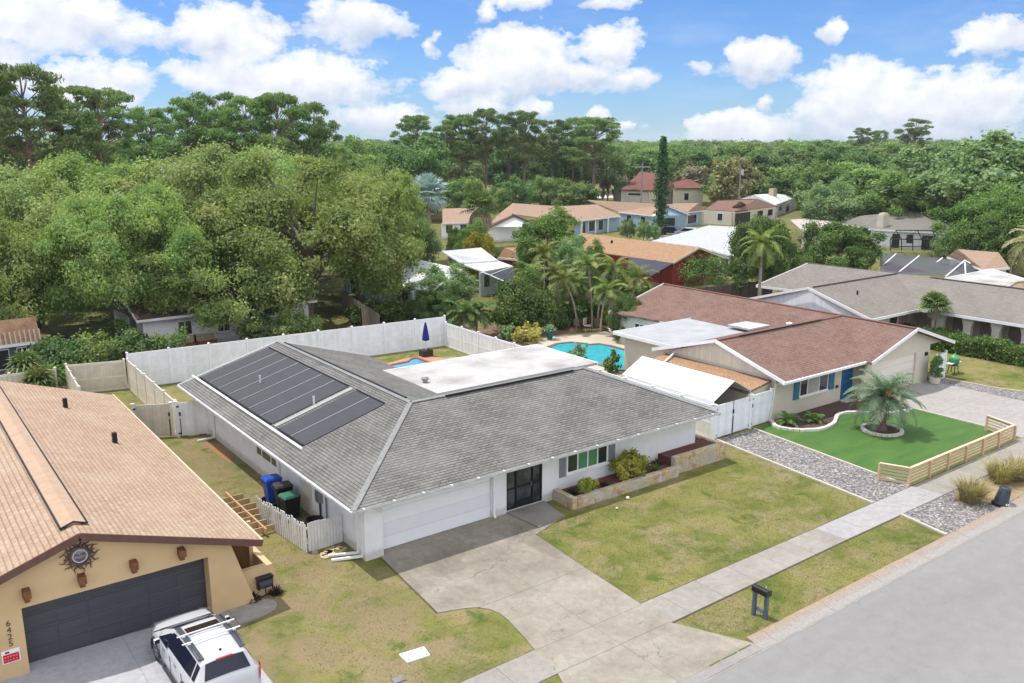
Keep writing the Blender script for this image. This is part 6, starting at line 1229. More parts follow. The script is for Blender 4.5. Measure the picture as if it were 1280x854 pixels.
for px, w_, lb in ((868, 46, 'bare greyish tree behind the villa roof'), (760, 30, 'pale bare-branched tree beside the far road')):
    r_ = rg(px); Q, T, C, r2 = crown_q(r_, 2200, (4, 4, 5), 6, 30, .42, (.2, .3), (.4, 1.), -.8, 1., 2.6, .5, .5); PROTO['bare'] = (trunk_mesh('bare_trunk', 8, .25, C, bark_palm, .2, 3, .1, 26), quad_mesh('bare_crown', Q, T, leafmat('thin_grey_leaves', (.16, .15, .09), (.28, .25, .16)))); tree('bare', px, 225, 203, w_, (8.5, 12), lb, 'bare_tree')
# --- Norfolk pine
p = away(827, 143, 240); h_ = high(172, 143); o = thing('norfolk_pine', 'narrow dark Norfolk pine standing before the clay-tiled villa', 'tree', p, local=True); r_ = rg(5); Qs, Ts = [], []
tb = MB(); tb.tube([(0, 0, 0), (.1, 0, h_*.5), (0, .1, h_)], [.24, .18, .03], 8)
for i in range(30):
    u = i/29; z = h_*(.12+.87*u); L = 1.75*(1-u)**.75+.15 if u > .34 else 1.5*r_.uniform(.1, .9)
    for k in range(6):
        a = k*1.047+i*.4+r_.uniform(-.2, .2); n = 46; s = r_.uniform(.1, 1, n)**.9; P = np.stack([np.cos(a)*s*L, np.sin(a)*s*L, z+.25*s*L-.1+r_.normal(size=n)*.1], 1)+r_.normal(size=(n, 3))*.16; Qs.append(leaves(r_, P, nrmz(r_.normal(size=(n, 3))+np.array([0, 0, 1.])), .17, 2.2)); Ts.append(r_.random(n))
        if k % 2 == 0: tb.tube([(0, 0, z), (math.cos(a)*L, math.sin(a)*L, z+.2*L)], [.05, .015], 5)
tb.build('trunk', bark_pine, o); c = bpy.data.objects.new('crown', quad_mesh('norfolk_crown', np.concatenate(Qs), np.concatenate(Ts), leafmat('norfolk_needles', (.03, .08, .03), (.085, .16, .06), None, .15))); COL.objects.link(c); c.parent = o
# --- palms
def frond(rng, L, elev, az, droop, wid, n=26, vee=.5, thin=.045, base=.12):
    s = np.linspace(base, 1, n); cur = elev-droop*s**1.5; ds = L/n; hx = np.cumsum(np.cos(cur))*ds; hz = np.cumsum(np.sin(cur))*ds; dirh = np.array([math.cos(az), math.sin(az), 0]); side = np.array([-math.sin(az), math.cos(az), 0]); up = np.array([0, 0, 1.]); ctr = hx[:, None]*dirh+hz[:, None]*up; tan = np.cos(cur)[:, None]*dirh+np.sin(cur)[:, None]*up; nor = -np.sin(cur)[:, None]*dirh+np.cos(cur)[:, None]*up; Q = []
    ll = wid*np.sin(np.clip((s-.02)*1.02, .03, 1)*math.pi)**.55
    for sg in (-1, 1):
        d = nrmz(side*sg*.8+tan*.55+nor*(vee-.5*s[:, None]*0)+rng.normal(size=(n, 3))*.1); mid = ctr+d*ll[:, None]*.5; tip = ctr+d*ll[:, None]-up*(ll*.35)[:, None]; w = tan*thin; Q.append(np.stack([ctr-w, ctr+w, mid+w*1.1, mid-w*1.1], 1)); Q.append(np.stack([mid-w*1.1, mid+w*1.1, tip+w*.15, tip-w*.15], 1))
    w = side*.025; Q.append(np.stack([ctr[:-1]-w, ctr[:-1]+w, ctr[1:]+w, ctr[1:]-w], 1)); return np.concatenate(Q)
def pinnate(rng, nf, L, wid, elev=(-.3, 1.3), droop=1.2, n=26, vee=.35, thin=.045):
    Qs, Ts = [], []
    for i in range(nf): q = frond(rng, L*rng.uniform(.8, 1.1), elev[0]+(elev[1]-elev[0])*((i+.5)/nf), i*2.4+rng.uniform(-.3, .3), droop*rng.uniform(.8, 1.25), wid*rng.uniform(.85, 1.1), n, vee, thin); Qs.append(q); Ts.append(np.clip(rng.uniform(.1, .9)+.2*(rng.random(len(q))-.5), 0, 1))
    return np.concatenate(Qs), np.concatenate(Ts)
def fan(rng, nf, Lp, Rf, elev=(-.5, 1.4), seg=16, droop=.25):
    Qs, Ts = [], []
    for i in range(nf):
        e = elev[0]+(elev[1]-elev[0])*(i+.5)/nf+rng.uniform(-.1, .1); a = i*2.4+rng.uniform(-.3, .3); d = np.array([math.cos(a)*math.cos(e), math.sin(a)*math.cos(e), math.sin(e)]); side = np.array([-math.sin(a), math.cos(a), 0]); c = d*Lp*rng.uniform(.8, 1.15); nn = np.cross(d, side); w = side*.03; Qs.append(np.array([[-w, w, c+w, c-w]])); Ts.append(np.array([.5])); q = []; t0 = rng.uniform(.1, .95)
        for k in range(seg):
            b = (k/(seg-1)-.5)*4.3; dd = d*math.cos(b)+side*math.sin(b); pp = np.cross(nn, dd)*Rf*(.062 if seg > 12 else .085); tip = c+dd*Rf*(1-.18*abs(b)/2.1)-np.array([0, 0, droop*Rf])+nn*.1*Rf*rng.uniform(-1, 1); md = c+dd*Rf*.55+nn*.05*Rf; q += [[c-pp*.2, c+pp*.2, md+pp, md-pp], [md-pp, md+pp, tip+pp*.15, tip-pp*.15]]
        Qs.append(np.array(q)); Ts.append(np.clip(np.full(len(q), t0)+.15*(rng.random(len(q))-.5), 0, 1))
    return np.concatenate(Qs), np.concatenate(Ts)
def palm(name, label, loc, h, gen, mat, r=.14, lean=(0, 0), group=None, bark=bark_palm, skirt=None, cat='palm'):
    o = thing(name, label, cat, loc, 0, group, local=True); q = [Vector((lean[0]*u*u, lean[1]*u*u, h*u)) for u in (0, .25, .5, .75, 1)]; MB().tube(q, [r*1.35, r, r*.92, r*.9, r], 10).build('trunk', bark, o); Q, T = gen; c = bpy.data.objects.new('crown', quad_mesh(name+'_crown', Q+np.array([lean[0], lean[1], h]), T, mat)); COL.objects.link(c); c.parent = o
    if skirt is not None: Q, T = skirt; s = bpy.data.objects.new('dead_skirt', quad_mesh(name+'_skirt', Q+np.array([lean[0], lean[1], h]), T, leafmat('dead_fronds', (.30, .23, .15), (.42, .34, .23), (.36, .26, .14), .15))); COL.objects.link(s); s.parent = o
    return o
pindo = leafmat('silver_green_fronds', (.13, .21, .12), (.27, .36, .24), (.40, .40, .25), .25)
areca = leafmat('areca_fronds', (0.102, 0.161, 0.035), (0.24, 0.27, 0.075), (0.432, 0.368, 0.12), .3)
green_f = leafmat('green_fronds', (.05, .115, .03), (.12, .2, .055), (.24, .27, .1), .28)
silver_f = leafmat('blue_silver_fans', (.24, .33, .34), (.42, .50, .50), None, .15)
fan_g = leafmat('fan_fronds', (.075, .125, .03), (.17, .225, .075), (.36, .29, .1), .25)
sabal = leafmat('grey_green_fans', (.10, .16, .08), (.20, .26, .15), None, .2)
r_ = rg(1); P0 = Vector((42.15, 23.75, .03)); o = palm('pindo_palm', 'silver-green feathery pindo palm in the ring of white stones', P0, 1.8, pinnate(r_, 50, 2.1, .52, (-.4, 1.42), 1.4, 40, .5, .016), pindo, .21, bark=M('pindo_bark', (.19, .13, .11), (.12, .085, .075), 3, .95, fine=9, fa=.4)); fr_ = crown_q(r_, 260, (.26, .26, .24), 2.0, 10, .08, (.4, .6)); c = bpy.data.objects.new('fruit_cluster', quad_mesh('fruit', fr_[0]+np.array([-.25, -.55, .1]), fr_[1], leafmat('orange_fruit', (.42, .20, .05), (.55, .30, .09), None, .1))); COL.objects.link(c); c.parent = o
o = palm('fan_palm', 'fan palm with dead skirt standing by the taupe roofed porch', G(1163, 433), high(361, G(1163, 433).to_2d().length), fan(rg(2), 34, .6, .85, (-.3, 1.4)), fan_g, .13, skirt=fan(rg(3), 14, .35, .5, (-1.5, -.9), 12, .4))
o = palm('washingtonia_palm', 'fan palm with brown skirted trunk behind the white metal roof', away(600, 104, 260), high(258, 104), fan(rg(4), 36, 1.5, 1.25, (-.35, 1.4)), fan_g, .35, skirt=fan(rg(5), 34, 1.0, 1.4, (-1.5, -.75), 12, .6))
o = palm('bismarck_palm', 'large blue-silver fan palm at the edge of the oaks', away(535, 112, 240), high(240, 112), fan(rg(6), 44, 1.5, 1.6, (-.9, 1.45), 20, .1), silver_f, .3)
o = palm('sabal_palm', 'grey-green bushy fan palm right of the skirted fan palm', away(624, 97, 290), 1.8, fan(rg(7), 40, 1.1, 1.2, (-.6, 1.4)), sabal, .25)
o = palm('coconut_palm', 'slender palm with yellowing drooping fronds before the dark tree', away(952, 74, 320), high(296, 74), pinnate(rg(8), 24, 2.3, .5, (-1.1, 1.3), 1.2, 22, .2, .04), areca, .14)
o = palm('date_palm', 'palm with long drooping straw-coloured fronds at the right edge', away(1300, 87, 300), high(285, 87), pinnate(rg(9), 60, 3.3, .6, (-1.2, 1.2), 1.6, 26, .25, .035), leafmat('straw_fronds', (.16, .20, .07), (.42, .36, .22), (.46, .38, .25), .25), .3)
for i, (px, d_, top, hgt_, lean, lb) in enumerate(((660, 74, 326, 0, (.3, 0), 'bright yellow-green areca palm at the left end of the palm clump'), (700, 72, 322, 0, (-.5, .2), 'areca palm behind the bright yellow-green one'), (722, 70, 330, 0, (-1.4, 0), 'ringed areca palm leaning left over the pool planting'), (741, 71, 312, 0, (-.3, .3), 'tallest areca palm of the pool palm clump'), (762, 70, 318, 0, (.5, 0), 'areca palm leaning right beside the tallest one'), (786, 72, 330, 0, (1.0, 0), 'rightmost areca palm of the pool palm clump'), (752, 69, 345, 0, (.1, -.5), 'short areca palm in the middle of the clump'), (680, 78, 300, 0, (0, 0), 'areca palm rising behind the hedge shrub'), (712, 73, 345, 0, (.6, .2), 'thin areca palm between the left-leaning one and its neighbour'), (731, 73, 335, 0, (-.9, .1), 'pale-stemmed areca palm leaning left of the tallest one'), (748, 71.5, 326, 0, (.9, .2), 'pale-stemmed areca palm leaning right of the tallest one'), (772, 73, 340, 0, (-.6, 0), 'areca palm crossing behind the right-leaning one'), (792, 75, 348, 0, (.4, .1), 'low areca palm at the right end of the clump'))):
    palm('areca_palm', lb, away(px, d_, 360), max(2.0, high(top, d_)-1.0), pinnate(rg(20+i), 15, 1.9, .5, (-.35, 1.4), 1.35, 24, .3, .035), lime_l if i == 0 else areca, .085, lean, 'areca palms beside the pool')
for i, (px, py, lb) in enumerate(((580, 424, 'small green palm over the white side fence, left one'), (596, 421, 'small green palm over the white side fence, right one'), (775, 393, 'low green palm in the thicket near the red-brown roof'))):
    p = G(px, py); palm('small_palm', lb, p, 2.0, pinnate(rg(40+i), 16, 1.9, .55, (-.2, 1.3), 1.5, 18, .3, .05), green_f, .1)
for i, (x, y, s, mt, lb) in enumerate(((39.05, 27.4, .75, green_f, 'dark green cycad-like palm in mulch by the cream wall'), (40.5, 26.8, .6, lime_l, 'yellow-green young palm in the middle of the mulch bed'))):
    o = palm('young_palm', lb, (x, y, .05), .12, pinnate(rg(45+i), 13, s*1.2, .26, (.1, 1.3), 1.1, 16, .3, .025), mt, .06)
for i, (px, py, hh_, lb) in enumerate(((45, 470, .9, 'spiky palm shrub at the far left behind the tan roof'), (60, 478, .6, 'lower spiky palm shrub touching the tan roof edge'), (30, 458, 1.3, 'spiky palm shrub under the dark walled house eave'))):
    palm('yucca', lb, away(px, 57+i*1.5, 450), hh_+.3, fan(rg(60+i), 26, .35, .95, (-.5, 1.4), 10, .2), lime_l if i == 1 else fan_g, .12, cat='shrub')
# --- shrubs and hedges
def shrub(name, label, loc, R3, n, leaf, mat, seed, group=None, ncl=24, cat='shrub', zc=None):
    o = thing(name, label, cat, loc, 0, group, local=True); r_ = rg(seed); Q, T, C, rr = crown_q(r_, n, R3, zc if zc is not None else R3[2]*.8, ncl, leaf, (.25, .4), (.45, .95), -.75, .9, 1.5, .3, .6); c = bpy.data.objects.new('foliage', quad_mesh(name+'_foliage', Q, T, mat)); COL.objects.link(c); c.parent = o; m = MB()
    for t in C[:5]: m.tube([(0, 0, 0), (float(t[0])*.4, float(t[1])*.4, float(t[2])*.6), tuple(float(q) for q in t)], [.04, .03, .012], 5)
    m.build('stems', bark_oak, o); return o
crot = leafmat('croton_leaves', (.14, .22, .03), (.46, .46, .07), (.62, .56, .16), .3, .35); purp = leafmat('purple_bromeliad', (.03, .025, .02), (.07, .035, .035), None, .15)
shrub('croton_shrub', 'large variegated yellow-green croton shrub in the stone planter', (26.3, 26.4, .35), (.95, .55, .62), 3200, .085, crot, 301); shrub('croton_shrub', 'small yellow croton shrub left of the window planter', (23.55, 26.25, .35), (.5, .36, .36), 1500, .075, crot, 302)
for i, (x, y, s, lb) in enumerate(((22.85, 26.4, .32, 'dark purple bromeliad at the planter corner'), (24.0, 26.75, .26, 'dark spiky plant behind the small croton'), (24.6, 26.25, .24, 'low dark bromeliad between the two crotons'), (27.7, 26.2, .35, 'dark green low plant right of the large croton'), (28.3, 26.7, .3, 'dark red plant beside the taller planter wall'))):
    o = thing('bromeliad', lb, 'plant', (x, y, .36), 0, 'dark plants in the stone planter', local=True); Q, T = fan(rg(310+i), 18, .08, s, (.1, 1.3), 5, .05); c = bpy.data.objects.new('leaves', quad_mesh('brom', Q, T, purp if i != 3 else bush_l)); COL.objects.link(c); c.parent = o
shrub('red_flower_shrub', 'bush with red flowers at the end of the grey ridge', G(763, 468, 0), (.6, .55, .95), 500, .14, leafmat('red_flower_leaves', (.06, .13, .03), (.14, .2, .05), (.5, .05, .03), .2), 320)
shrub('low_shrub', 'straggly shrub beside the turquoise pool edge', G(722, 452, 0), (1.1, .6, .6), 500, .14, olive_l, 321)
shrub('hedge_shrub', 'big dense dark green shrub behind the white fence gate', away(655, 69.5, 390), (2.75, 2.3, 2.2), 24000, .12, bush_l, 322, ncl=60)
shrub('yellow_shrub', 'golden croton bush at the foot of the dense green shrub', G(657, 428), (1.25, .9, .75), 1500, .16, leafmat('golden_croton', (.30, .26, .06), (.46, .38, .12), (.34, .2, .1), .3), 323)
shrub('brown_shrub', 'small brownish shrub left of the golden croton bush', G(636, 424), (.8, .7, .6), 700, .15, olive_l, 324)
shrub('yellow_shrub', 'bright yellow areca base beside the pool lounge chairs', G(772, 408), (.9, .9, 1.1), 900, .18, yel_l, 325)
for i, (px, py, rx, h_, mt, lb) in enumerate(((880, 357, 3.4, 1.9, bush_l, 'long green shrub in front of the red house'), (700, 408, 1.6, 1.0, green_f, 'fern clump under the areca palms, left one'), (728, 405, 1.8, 1.1, bush_l, 'dark fern clump under the tallest areca palm'), (760, 402, 1.4, 1.0, olive_l, 'grey-green clump left of the yellow areca base'), (798, 400, 2.0, 1.4, bush_l, 'dark shrub by the far corner of the cream house'), (935, 345, 2.2, 1.6, leafmat('bleached_leaves', (.3, .3, .24), (.55, .54, .48), None, .2), 'bleached whitish shrub beside the brown board fence'), (965, 350, 1.8, 2.4, olive_l, 'olive shrub under the slender palm'), (1180, 322, 2.2, 2.0, olive_l, 'grey shrub at the corner of the pool cage'), (455, 402, 1.5, .7, bush_l, 'low green bush on the small back lawn'), (500, 402, 2.4, 1.0, bush_l, 'dark leafy bush behind the long white fence'), (1090, 434, .9, .6, bush_l, 'green shrub by the taupe house entry'))):
    shrub('garden_shrub', lb, G(px, py), (rx, rx*.8, h_), 5200, .12, mt, 330+i, ncl=34)
for i, (px, py, lb) in enumerate(((172, 433, 'dark bush at the foot of the beige-corner oak'), (205, 425, 'spreading bush left of the white house window'), (120, 440, 'bush against the beige back fence'), (90, 450, 'leafy bush beside the yucca group'), (330, 412, 'bush before the white house porch'), (372, 405, 'bush at the forked oak trunk'), (62, 440, 'bush under the leafy tan roof'), (150, 405, 'tall bush joining the low oak boughs'))):
    p = G(px, py+8); shrub('understorey_bush', lb, away(px, 62 if py > 415 else 66, py), (1.7, 1.4, 1.5), 5000, .12, [wood_d, bush_l, oak_l][i % 3], 350+i, 'bushes under the live oaks', 30)
o = thing('hedge', 'clipped green hedge in front of the taupe porch columns', 'hedge', (63.2, 27, 0), local=True); r_ = rg(400); n = 30000; u = r_.random((n, 3)); P = np.stack([(u[:, 0]-.5)*1.7, (u[:, 1]-.5)*15.5, u[:, 2]*1.15], 1); side = r_.integers(0, 3, n); P[side == 0, 2] = 1.15+.1*r_.normal(size=(side == 0).sum()); P[side == 1, 0] = np.sign(P[side == 1, 0])*(.85+.08*r_.normal(size=(side == 1).sum())); P[:, 2] += .12*np.sin(P[:, 1]*1.7)+.08*np.sin(P[:, 1]*4.1)
c = bpy.data.objects.new('foliage', quad_mesh('hedge_foliage', leaves(r_, P, nrmz(r_.normal(size=(n, 3))+np.array([0, 0, .5])), .11), r_.random(n), bush_l)); COL.objects.link(c); c.parent = o
m = MB()
for k in range(16): m.tube([(0, -7.2+.95*k, 0), (.1, -7.2+.95*k, .9)], .04, 5)
m.build('stems', bark_oak, o)
r_ = rg(410); Q, T, C, rr = crown_q(r_, 3200, (.33, .33, .64), .62, 30, .075, (.3, .42), (.4, .9), -.9, 1., 1.5); c = bpy.data.objects.new('foliage', quad_mesh('pot_foliage', Q+np.array([0, 0, .45]), T, wood_d)); COL.objects.link(c); c.parent = POT; MB().tube([(53.45, 26.9, .3), (53.45, 26.9, 1.0)], .03, 6).build('stem', bark_oak, POT)
Q, T = fan(rg(411), 16, .25, .5, (.2, 1.4), 8); c = bpy.data.objects.new('foliage', quad_mesh('pot_spikes', Q+np.array([0, 0, .7]), T, pindo)); COL.objects.link(c); c.parent = POT2
for i, (x, y, lb) in enumerate(((8.95, 26.5, 'dark low plant under the hose reel by the tan wall'), (9.75, 26.5, 'dark strappy plant at the outer end of the low tan wall'))):
    o = thing('low_plant', lb, 'plant', (x, y, .0), 0, local=True); Q, T = fan(rg(420+i), 18, .08, .3, (.1, 1.3), 5, .05); c = bpy.data.objects.new('leaves', quad_mesh('low_plant', Q, T, purp)); COL.objects.link(c); c.parent = o
# ornamental grass clumps on the verge
og = leafmat('tawny_grass', (.26, .25, .09), (.48, .40, .19), (.62, .54, .36), .3)
def grass_clump(x, y, R_, H_, n, seed, lb):
    o = thing('ornamental_grass', lb, 'grass clump', (x, y, .02), 0, 'tawny grass clumps on the gravel verge', local=True); r_ = rg(seed); a = r_.uniform(0, 6.283, n); r0 = R_*.45*np.sqrt(r_.random(n)); b = np.stack([r0*np.cos(a), r0*np.sin(a), np.zeros(n)], 1); d = np.stack([np.cos(a), np.sin(a), np.zeros(n)], 1); L = H_*r_.uniform(.5, 1.15, n)[:, None]; ln = r_.uniform(.1, 1.05, n)[:, None]*R_; md = b+d*ln*.4+np.array([0, 0, 1.])*L*.65; tp = b+d*ln+np.array([0, 0, 1.])*L*r_.uniform(.75, 1.05, n)[:, None]; s = np.stack([-np.sin(a), np.cos(a), np.zeros(n)], 1)*.012
    Q = np.concatenate([np.stack([b-s, b+s, md+s, md-s], 1), np.stack([md-s, md+s, tp+s*.2, tp-s*.2], 1)]); t = r_.random(n); c = bpy.data.objects.new('blades', quad_mesh('clump_blades', Q, np.concatenate([t*.7, t*.7+.3]), og)); COL.objects.link(c); c.parent = o
p = G(1212, 627); grass_clump(p.x, p.y, .85, 1.0, 620, 500, 'tawny ornamental grass clump nearer the gravel edge'); p = G(1250, 603); grass_clump(p.x, p.y, .85, 1.0, 620, 501, 'wide ornamental grass clump left of the picture edge behind the tub'); p = G(1272, 600); grass_clump(p.x, p.y, .85, 1.05, 600, 502, 'ornamental grass clump at the right picture edge')
# blades on the lawns near the camera
def pip(P, poly):
    x, y = P[:, 0], P[:, 1]; ins = np.zeros(len(P), bool); j = len(poly)-1
    for i in range(len(poly)):
        xi, yi = poly[i]; xj, yj = poly[j]; c = ((yi > y) != (yj > y)) & (x < (xj-xi)*(y-yi)/(yj-yi+1e-12)+xi); ins ^= c; j = i
    return ins
r_ = rg(600); lawns = [[(19.75, 24.8), (19.35, 21.7), (19.25, 18.7), (32.95, 18.7), (33.9, 28.0), (32.3, 26), (28.7, 25.6), (22.5, 25.6), (21.7, 25.5)], [(19.2, 17.15), (20.3, 15.3), (32.4, 15.22), (32.8, 17.25)], [(7.95, 18.55), (14.5, 18.6), (14.75, 19.6), (14.9, 20.8), (14.4, 21.6), (13.5, 22.0), (13.9, 26.6), (13.2, 27.0), (13.3, 45), (8.0, 45), (10, 26)], [(7.9, 15.3), (13.5, 15.2), (14.3, 17.2), (8, 17.1)], [(55.3, 27.3), (57.5, 19), (63, 19), (62, 34), (56, 34)]]
Qs = []
for poly, n in zip(lawns, (26000, 9000, 16000, 2500, 6000)):
    a = np.array(poly); P = np.stack([r_.uniform(a[:, 0].min(), a[:, 0].max(), n*2), r_.uniform(a[:, 1].min(), a[:, 1].max(), n*2), np.zeros(n*2)], 1); P = P[pip(P, poly)][:n]; clump = np.sin(P[:, 0]*2.1+1.3*np.sin(P[:, 1]*1.7))+np.sin(P[:, 1]*2.6+P[:, 0]*.7); k = len(P); an = r_.uniform(0, 6.283, k); s = np.stack([np.cos(an), np.sin(an), np.zeros(k)], 1)*r_.uniform(.006, .014, (k, 1)); tip = P+np.stack([r_.normal(size=k)*.03, r_.normal(size=k)*.03, r_.uniform(.01, .028, k)], 1); Qs.append(np.stack([P-s, P+s, tip+s*.3, tip-s*.3], 1))
Q = np.concatenate(Qs); o = bpy.data.objects.new('grass', quad_mesh('grass', Q, r_.random(len(Q)), leafmat('lawn_blades', (.10, .13, .024), (.155, .16, .04), (.22, .185, .09), .4))); COL.objects.link(o); o['kind'] = 'stuff'; o['label'] = 'short patchy grass of the front lawns'
# ------------------------------------------------------------------ sky, sun, camera
SUN_EL, SUN_AZ = R(69), R(-35)           # high, beyond the houses and a little to the left
w = bpy.data.worlds.new('World'); sc.world = w; w.use_nodes = True; nt = w.node_tree; t = NT(nt)
for n in list(nt.nodes): nt.nodes.remove(n)
out = t.n('ShaderNodeOutputWorld'); sky = t.n('ShaderNodeTexSky', sky_type='NISHITA'); sky.sun_disc = False; sky.sun_elevation = SUN_EL; sky.sun_rotation = SUN_AZ; sky.air_density = 1.0; sky.dust_density = .0; sky.ozone_density = 1.0
hs = t.n('ShaderNodeHueSaturation'); hs.inputs['Saturation'].default_value = 1.0; t.l(t.mix(1., sky.outputs[0], (.54, .82, 1.36), 'MULTIPLY'), hs.inputs['Color'])
bg = t.n('ShaderNodeBackground'); bg.inputs['Strength'].default_value = .06; t.l(hs.outputs[0], bg.inputs['Color'])
tc = t.n('ShaderNodeTexCoord'); d = tc.outputs['Generated']; sx = t.n('ShaderNodeSeparateXYZ'); t.l(d, sx.inputs[0])
az = t.math('ARCTAN2', sx.outputs[0], sx.outputs[1]); el = t.math('ARCSINE', sx.outputs[2])
cv = t.n('ShaderNodeCombineXYZ'); t.l(az, cv.inputs[0]); t.l(el, cv.inputs[1])
nz = t.n('ShaderNodeTexNoise'); nz.inputs['Scale'].default_value = 16; nz.inputs['Detail'].default_value = 6; nz.inputs['Roughness'].default_value = .6; t.l(cv.outputs[0], nz.inputs['Vector'])
wp = t.n('ShaderNodeVectorMath', operation='MULTIPLY_ADD'); t.l(nz.outputs['Color'], wp.inputs[0]); wp.inputs[1].default_value = (.06, .035, 0)
of = t.n('ShaderNodeVectorMath', operation='SUBTRACT'); t.l(cv.outputs[0], of.inputs[0]); of.inputs[1].default_value = (.03, .0175, 0); t.l(of.outputs[0], wp.inputs[2])
cl = [(60, 30, 150, 40, 1), (110, 108, 85, 34, 1), (20, 70, 30, 26, .8), (285, 45, 80, 48, 1.1), (255, 95, 60, 30, .8), (360, 105, 135, 42, 1.1), (440, 28, 75, 32, 1), (500, 35, 30, 14, .6), (470, 148, 85, 20, .9), (655, 78, 85, 48, 1.15), (590, 110, 80, 26, 1), (700, 95, 90, 26, .9), (765, 58, 52, 34, 1), (795, 100, 34, 20, .8), (600, 136, 65, 16, .9), (666, 135, 28, 15, .9), (752, 150, 18, 17, .9), (785, 156, 18, 7, .7), (950, 76, 46, 30, 1.05), (1035, 38, 20, 18, .9), (1075, 115, 78, 42, 1.15), (1045, 150, 70, 30, 1), (1190, 132, 110, 44, 1.1), (925, 160, 75, 24, 1), (1250, 45, 55, 26, .9), (1200, 62, 20, 9, .6), (650, 4, 38, 12, .9), (755, 2, 45, 9, .8), (612, 18, 20, 20, .6), (958, 129, 13, 11, .7), (545, 52, 14, 16, .6), (-120, 60, 120, 50, 1), (1420, 90, 120, 50, 1), (875, 85, 24, 10, .45)]
acc = None; vs_ = ws_ = None
for px, py, rx, ry, wgt in cl:
    v = sight(px, py).normalized(); a0, e0 = math.atan2(v.x, v.y), math.asin(v.z); ce = F/1.06
    sb = t.n('ShaderNodeVectorMath', operation='SUBTRACT'); t.l(wp.outputs[0], sb.inputs[0]); sb.inputs[1].default_value = (a0, e0, 0)
    mu = t.n('ShaderNodeVectorMath', operation='MULTIPLY'); t.l(sb.outputs[0], mu.inputs[0]); mu.inputs[1].default_value = (ce/rx/.88, ce/ry/.88, 0)
    ln = t.n('ShaderNodeVectorMath', operation='LENGTH'); t.l(mu.outputs[0], ln.inputs[0])
    b = t.math('MULTIPLY_ADD', ln.outputs['Value'], -1.3*wgt, 1.3*wgt*1.1)
    my = t.n('ShaderNodeSeparateXYZ'); t.l(mu.outputs[0], my.inputs[0]); bp = t.math('MAXIMUM', b, 0.); by = t.math('MULTIPLY', bp, my.outputs[1])
    ws_ = bp if ws_ is None else t.math('ADD', ws_, bp); vs_ = by if vs_ is None else t.math('ADD', vs_, by)
    acc = b if acc is None else t.math('SMOOTH_MAX', acc, b, .12)
n2 = t.n('ShaderNodeTexNoise'); n2.inputs['Scale'].default_value = 34; n2.inputs['Detail'].default_value = 7; n2.inputs['Roughness'].default_value = .62; st = t.n('ShaderNodeMapping'); st.inputs['Scale'].default_value = (1, 1.5, 1); t.l(cv.outputs[0], st.inputs[0]); t.l(st.outputs[0], n2.inputs['Vector'])
dens = t.math('ADD', acc, t.math('MULTIPLY', t.math('SUBTRACT', n2.outputs[0], .5), 2.1))
# out of frame: bright cloud added overhead and behind to lift shaded walls
n3 = t.n('ShaderNodeTexNoise'); n3.inputs['Scale'].default_value = 2.6; n3.inputs['Detail'].default_value = 6; t.l(d, n3.inputs['Vector'])
ex = t.math('MULTIPLY', t.ramp(n3.outputs[0], [(.40, 0.), (.56, 1.)]), t.ramp(t.math('DIVIDE', el, 1.571), [(.17, 0.), (.30, 1.)]))
bk = t.math('MULTIPLY', t.ramp(n3.outputs[0], [(.42, 0.), (.58, 1.)]), t.ramp(t.math('MULTIPLY_ADD', sx.outputs[1], -.5, .5), [(.45, 0.), (.6, 1.)]))
ex = t.math('MAXIMUM', ex, bk)
mask = t.math('MAXIMUM', t.ramp(dens, [(.12, 0.), (.36, .6), (.72, .97)]), ex, clamp=True)
wisp = t.math('MULTIPLY', t.ramp(t.noise(cv.outputs[0], 5, 6, .6, stretch=(1, 3, 1)), [(.5, 0.), (.75, .22)]), 1.)
mask = t.math('MAXIMUM', mask, wisp)
vert = t.math('DIVIDE', vs_, t.math('ADD', ws_, .05))
n4 = t.n('ShaderNodeTexNoise'); n4.inputs['Scale'].default_value = 22; n4.inputs['Detail'].default_value = 5; of4 = t.n('ShaderNodeVectorMath', operation='ADD'); t.l(cv.outputs[0], of4.inputs[0]); of4.inputs[1].default_value = (-.004, .012, 0); t.l(of4.outputs[0], n4.inputs['Vector'])
n5 = t.n('ShaderNodeTexNoise'); n5.inputs['Scale'].default_value = 22; n5.inputs['Detail'].default_value = 5; t.l(cv.outputs[0], n5.inputs['Vector'])
relief = t.math('MULTIPLY', t.math('SUBTRACT', n5.outputs[0], n4.outputs[0]), 2.2)
lit = t.math('ADD', t.math('ADD', t.math('MULTIPLY', vert, .8), relief), .62, clamp=True)
ccol = t.mix(lit, (.60, .66, .79), (.99, .99, 1.0))
ccol = t.mix(ex, ccol, (2.0, 2.0, 2.04))  # added cloud made brighter than the visible clouds, as fill
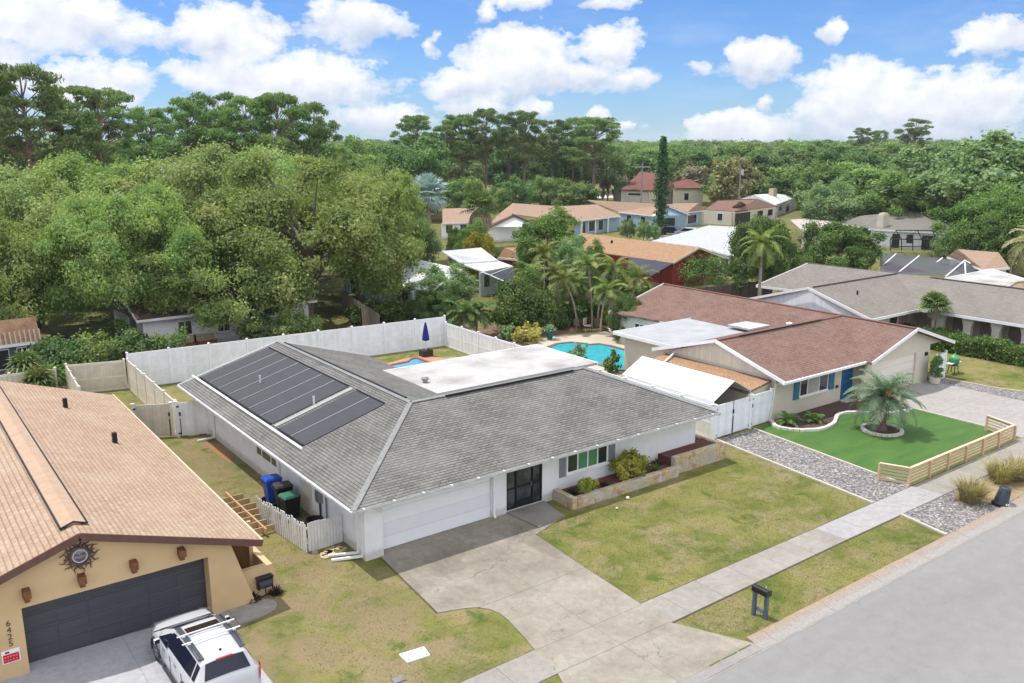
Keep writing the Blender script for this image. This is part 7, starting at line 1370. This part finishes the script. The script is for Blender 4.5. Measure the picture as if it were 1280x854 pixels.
cb = t.n('ShaderNodeBackground'); cb.inputs['Strength'].default_value = .66; t.l(ccol, cb.inputs['Color'])
mx = t.n('ShaderNodeMixShader'); t.l(mask, mx.inputs[0]); t.l(bg.outputs[0], mx.inputs[1]); t.l(cb.outputs[0], mx.inputs[2]); t.l(mx.outputs[0], out.inputs[0])
sl_ = bpy.data.lights.new('sun', 'SUN'); sl_.energy = 2.5; sl_.angle = R(.55); sl_.color = (1, .955, .88); so = bpy.data.objects.new('sun', sl_); COL.objects.link(so)
sv = Vector((math.sin(SUN_AZ)*math.cos(SUN_EL), math.cos(SUN_AZ)*math.cos(SUN_EL), math.sin(SUN_EL))); so.rotation_euler = sv.to_track_quat('Z', 'Y').to_euler(); so.location = (0, 40, 60)
hz = MB(); hz.box(-2600, 2600, -2600, 2600, -1.2, 40); ho = hz.build('haze', None); ho['kind'] = 'stuff'; ho['label'] = 'thin humid air'
hm = bpy.data.materials.new('thin_haze'); hm.use_nodes = True; hn = hm.node_tree
for n in list(hn.nodes): hn.nodes.remove(n)
ho_ = hn.nodes.new('ShaderNodeOutputMaterial'); pv = hn.nodes.new('ShaderNodeVolumePrincipled'); pv.inputs['Density'].default_value = .00014; pv.inputs['Color'].default_value = (.86, .92, 1, 1); hn.links.new(pv.outputs[0], ho_.inputs['Volume']); ho.data.materials.append(hm)
cd = bpy.data.cameras.new('camera'); cd.sensor_fit = 'HORIZONTAL'; cd.sensor_width = 36; cd.lens = F/1280*36; cd.clip_end = 9000; cd.clip_start = .5
co = bpy.data.objects.new('camera', cd); COL.objects.link(co); co.location = (0, 0, CAM_H); co.rotation_euler = Matrix((C_R, C_U, -C_F)).transposed().to_euler(); sc.camera = co
vs = sc.view_settings; vs.view_transform = 'Standard'; vs.look = 'None'; vs.exposure = .76; vs.gamma = 1; vs.use_curve_mapping = False
sc.cycles.max_bounces = 6; sc.cycles.diffuse_bounces = 4; sc.cycles.glossy_bounces = 2; sc.cycles.transmission_bounces = 3; sc.cycles.transparent_max_bounces = 6
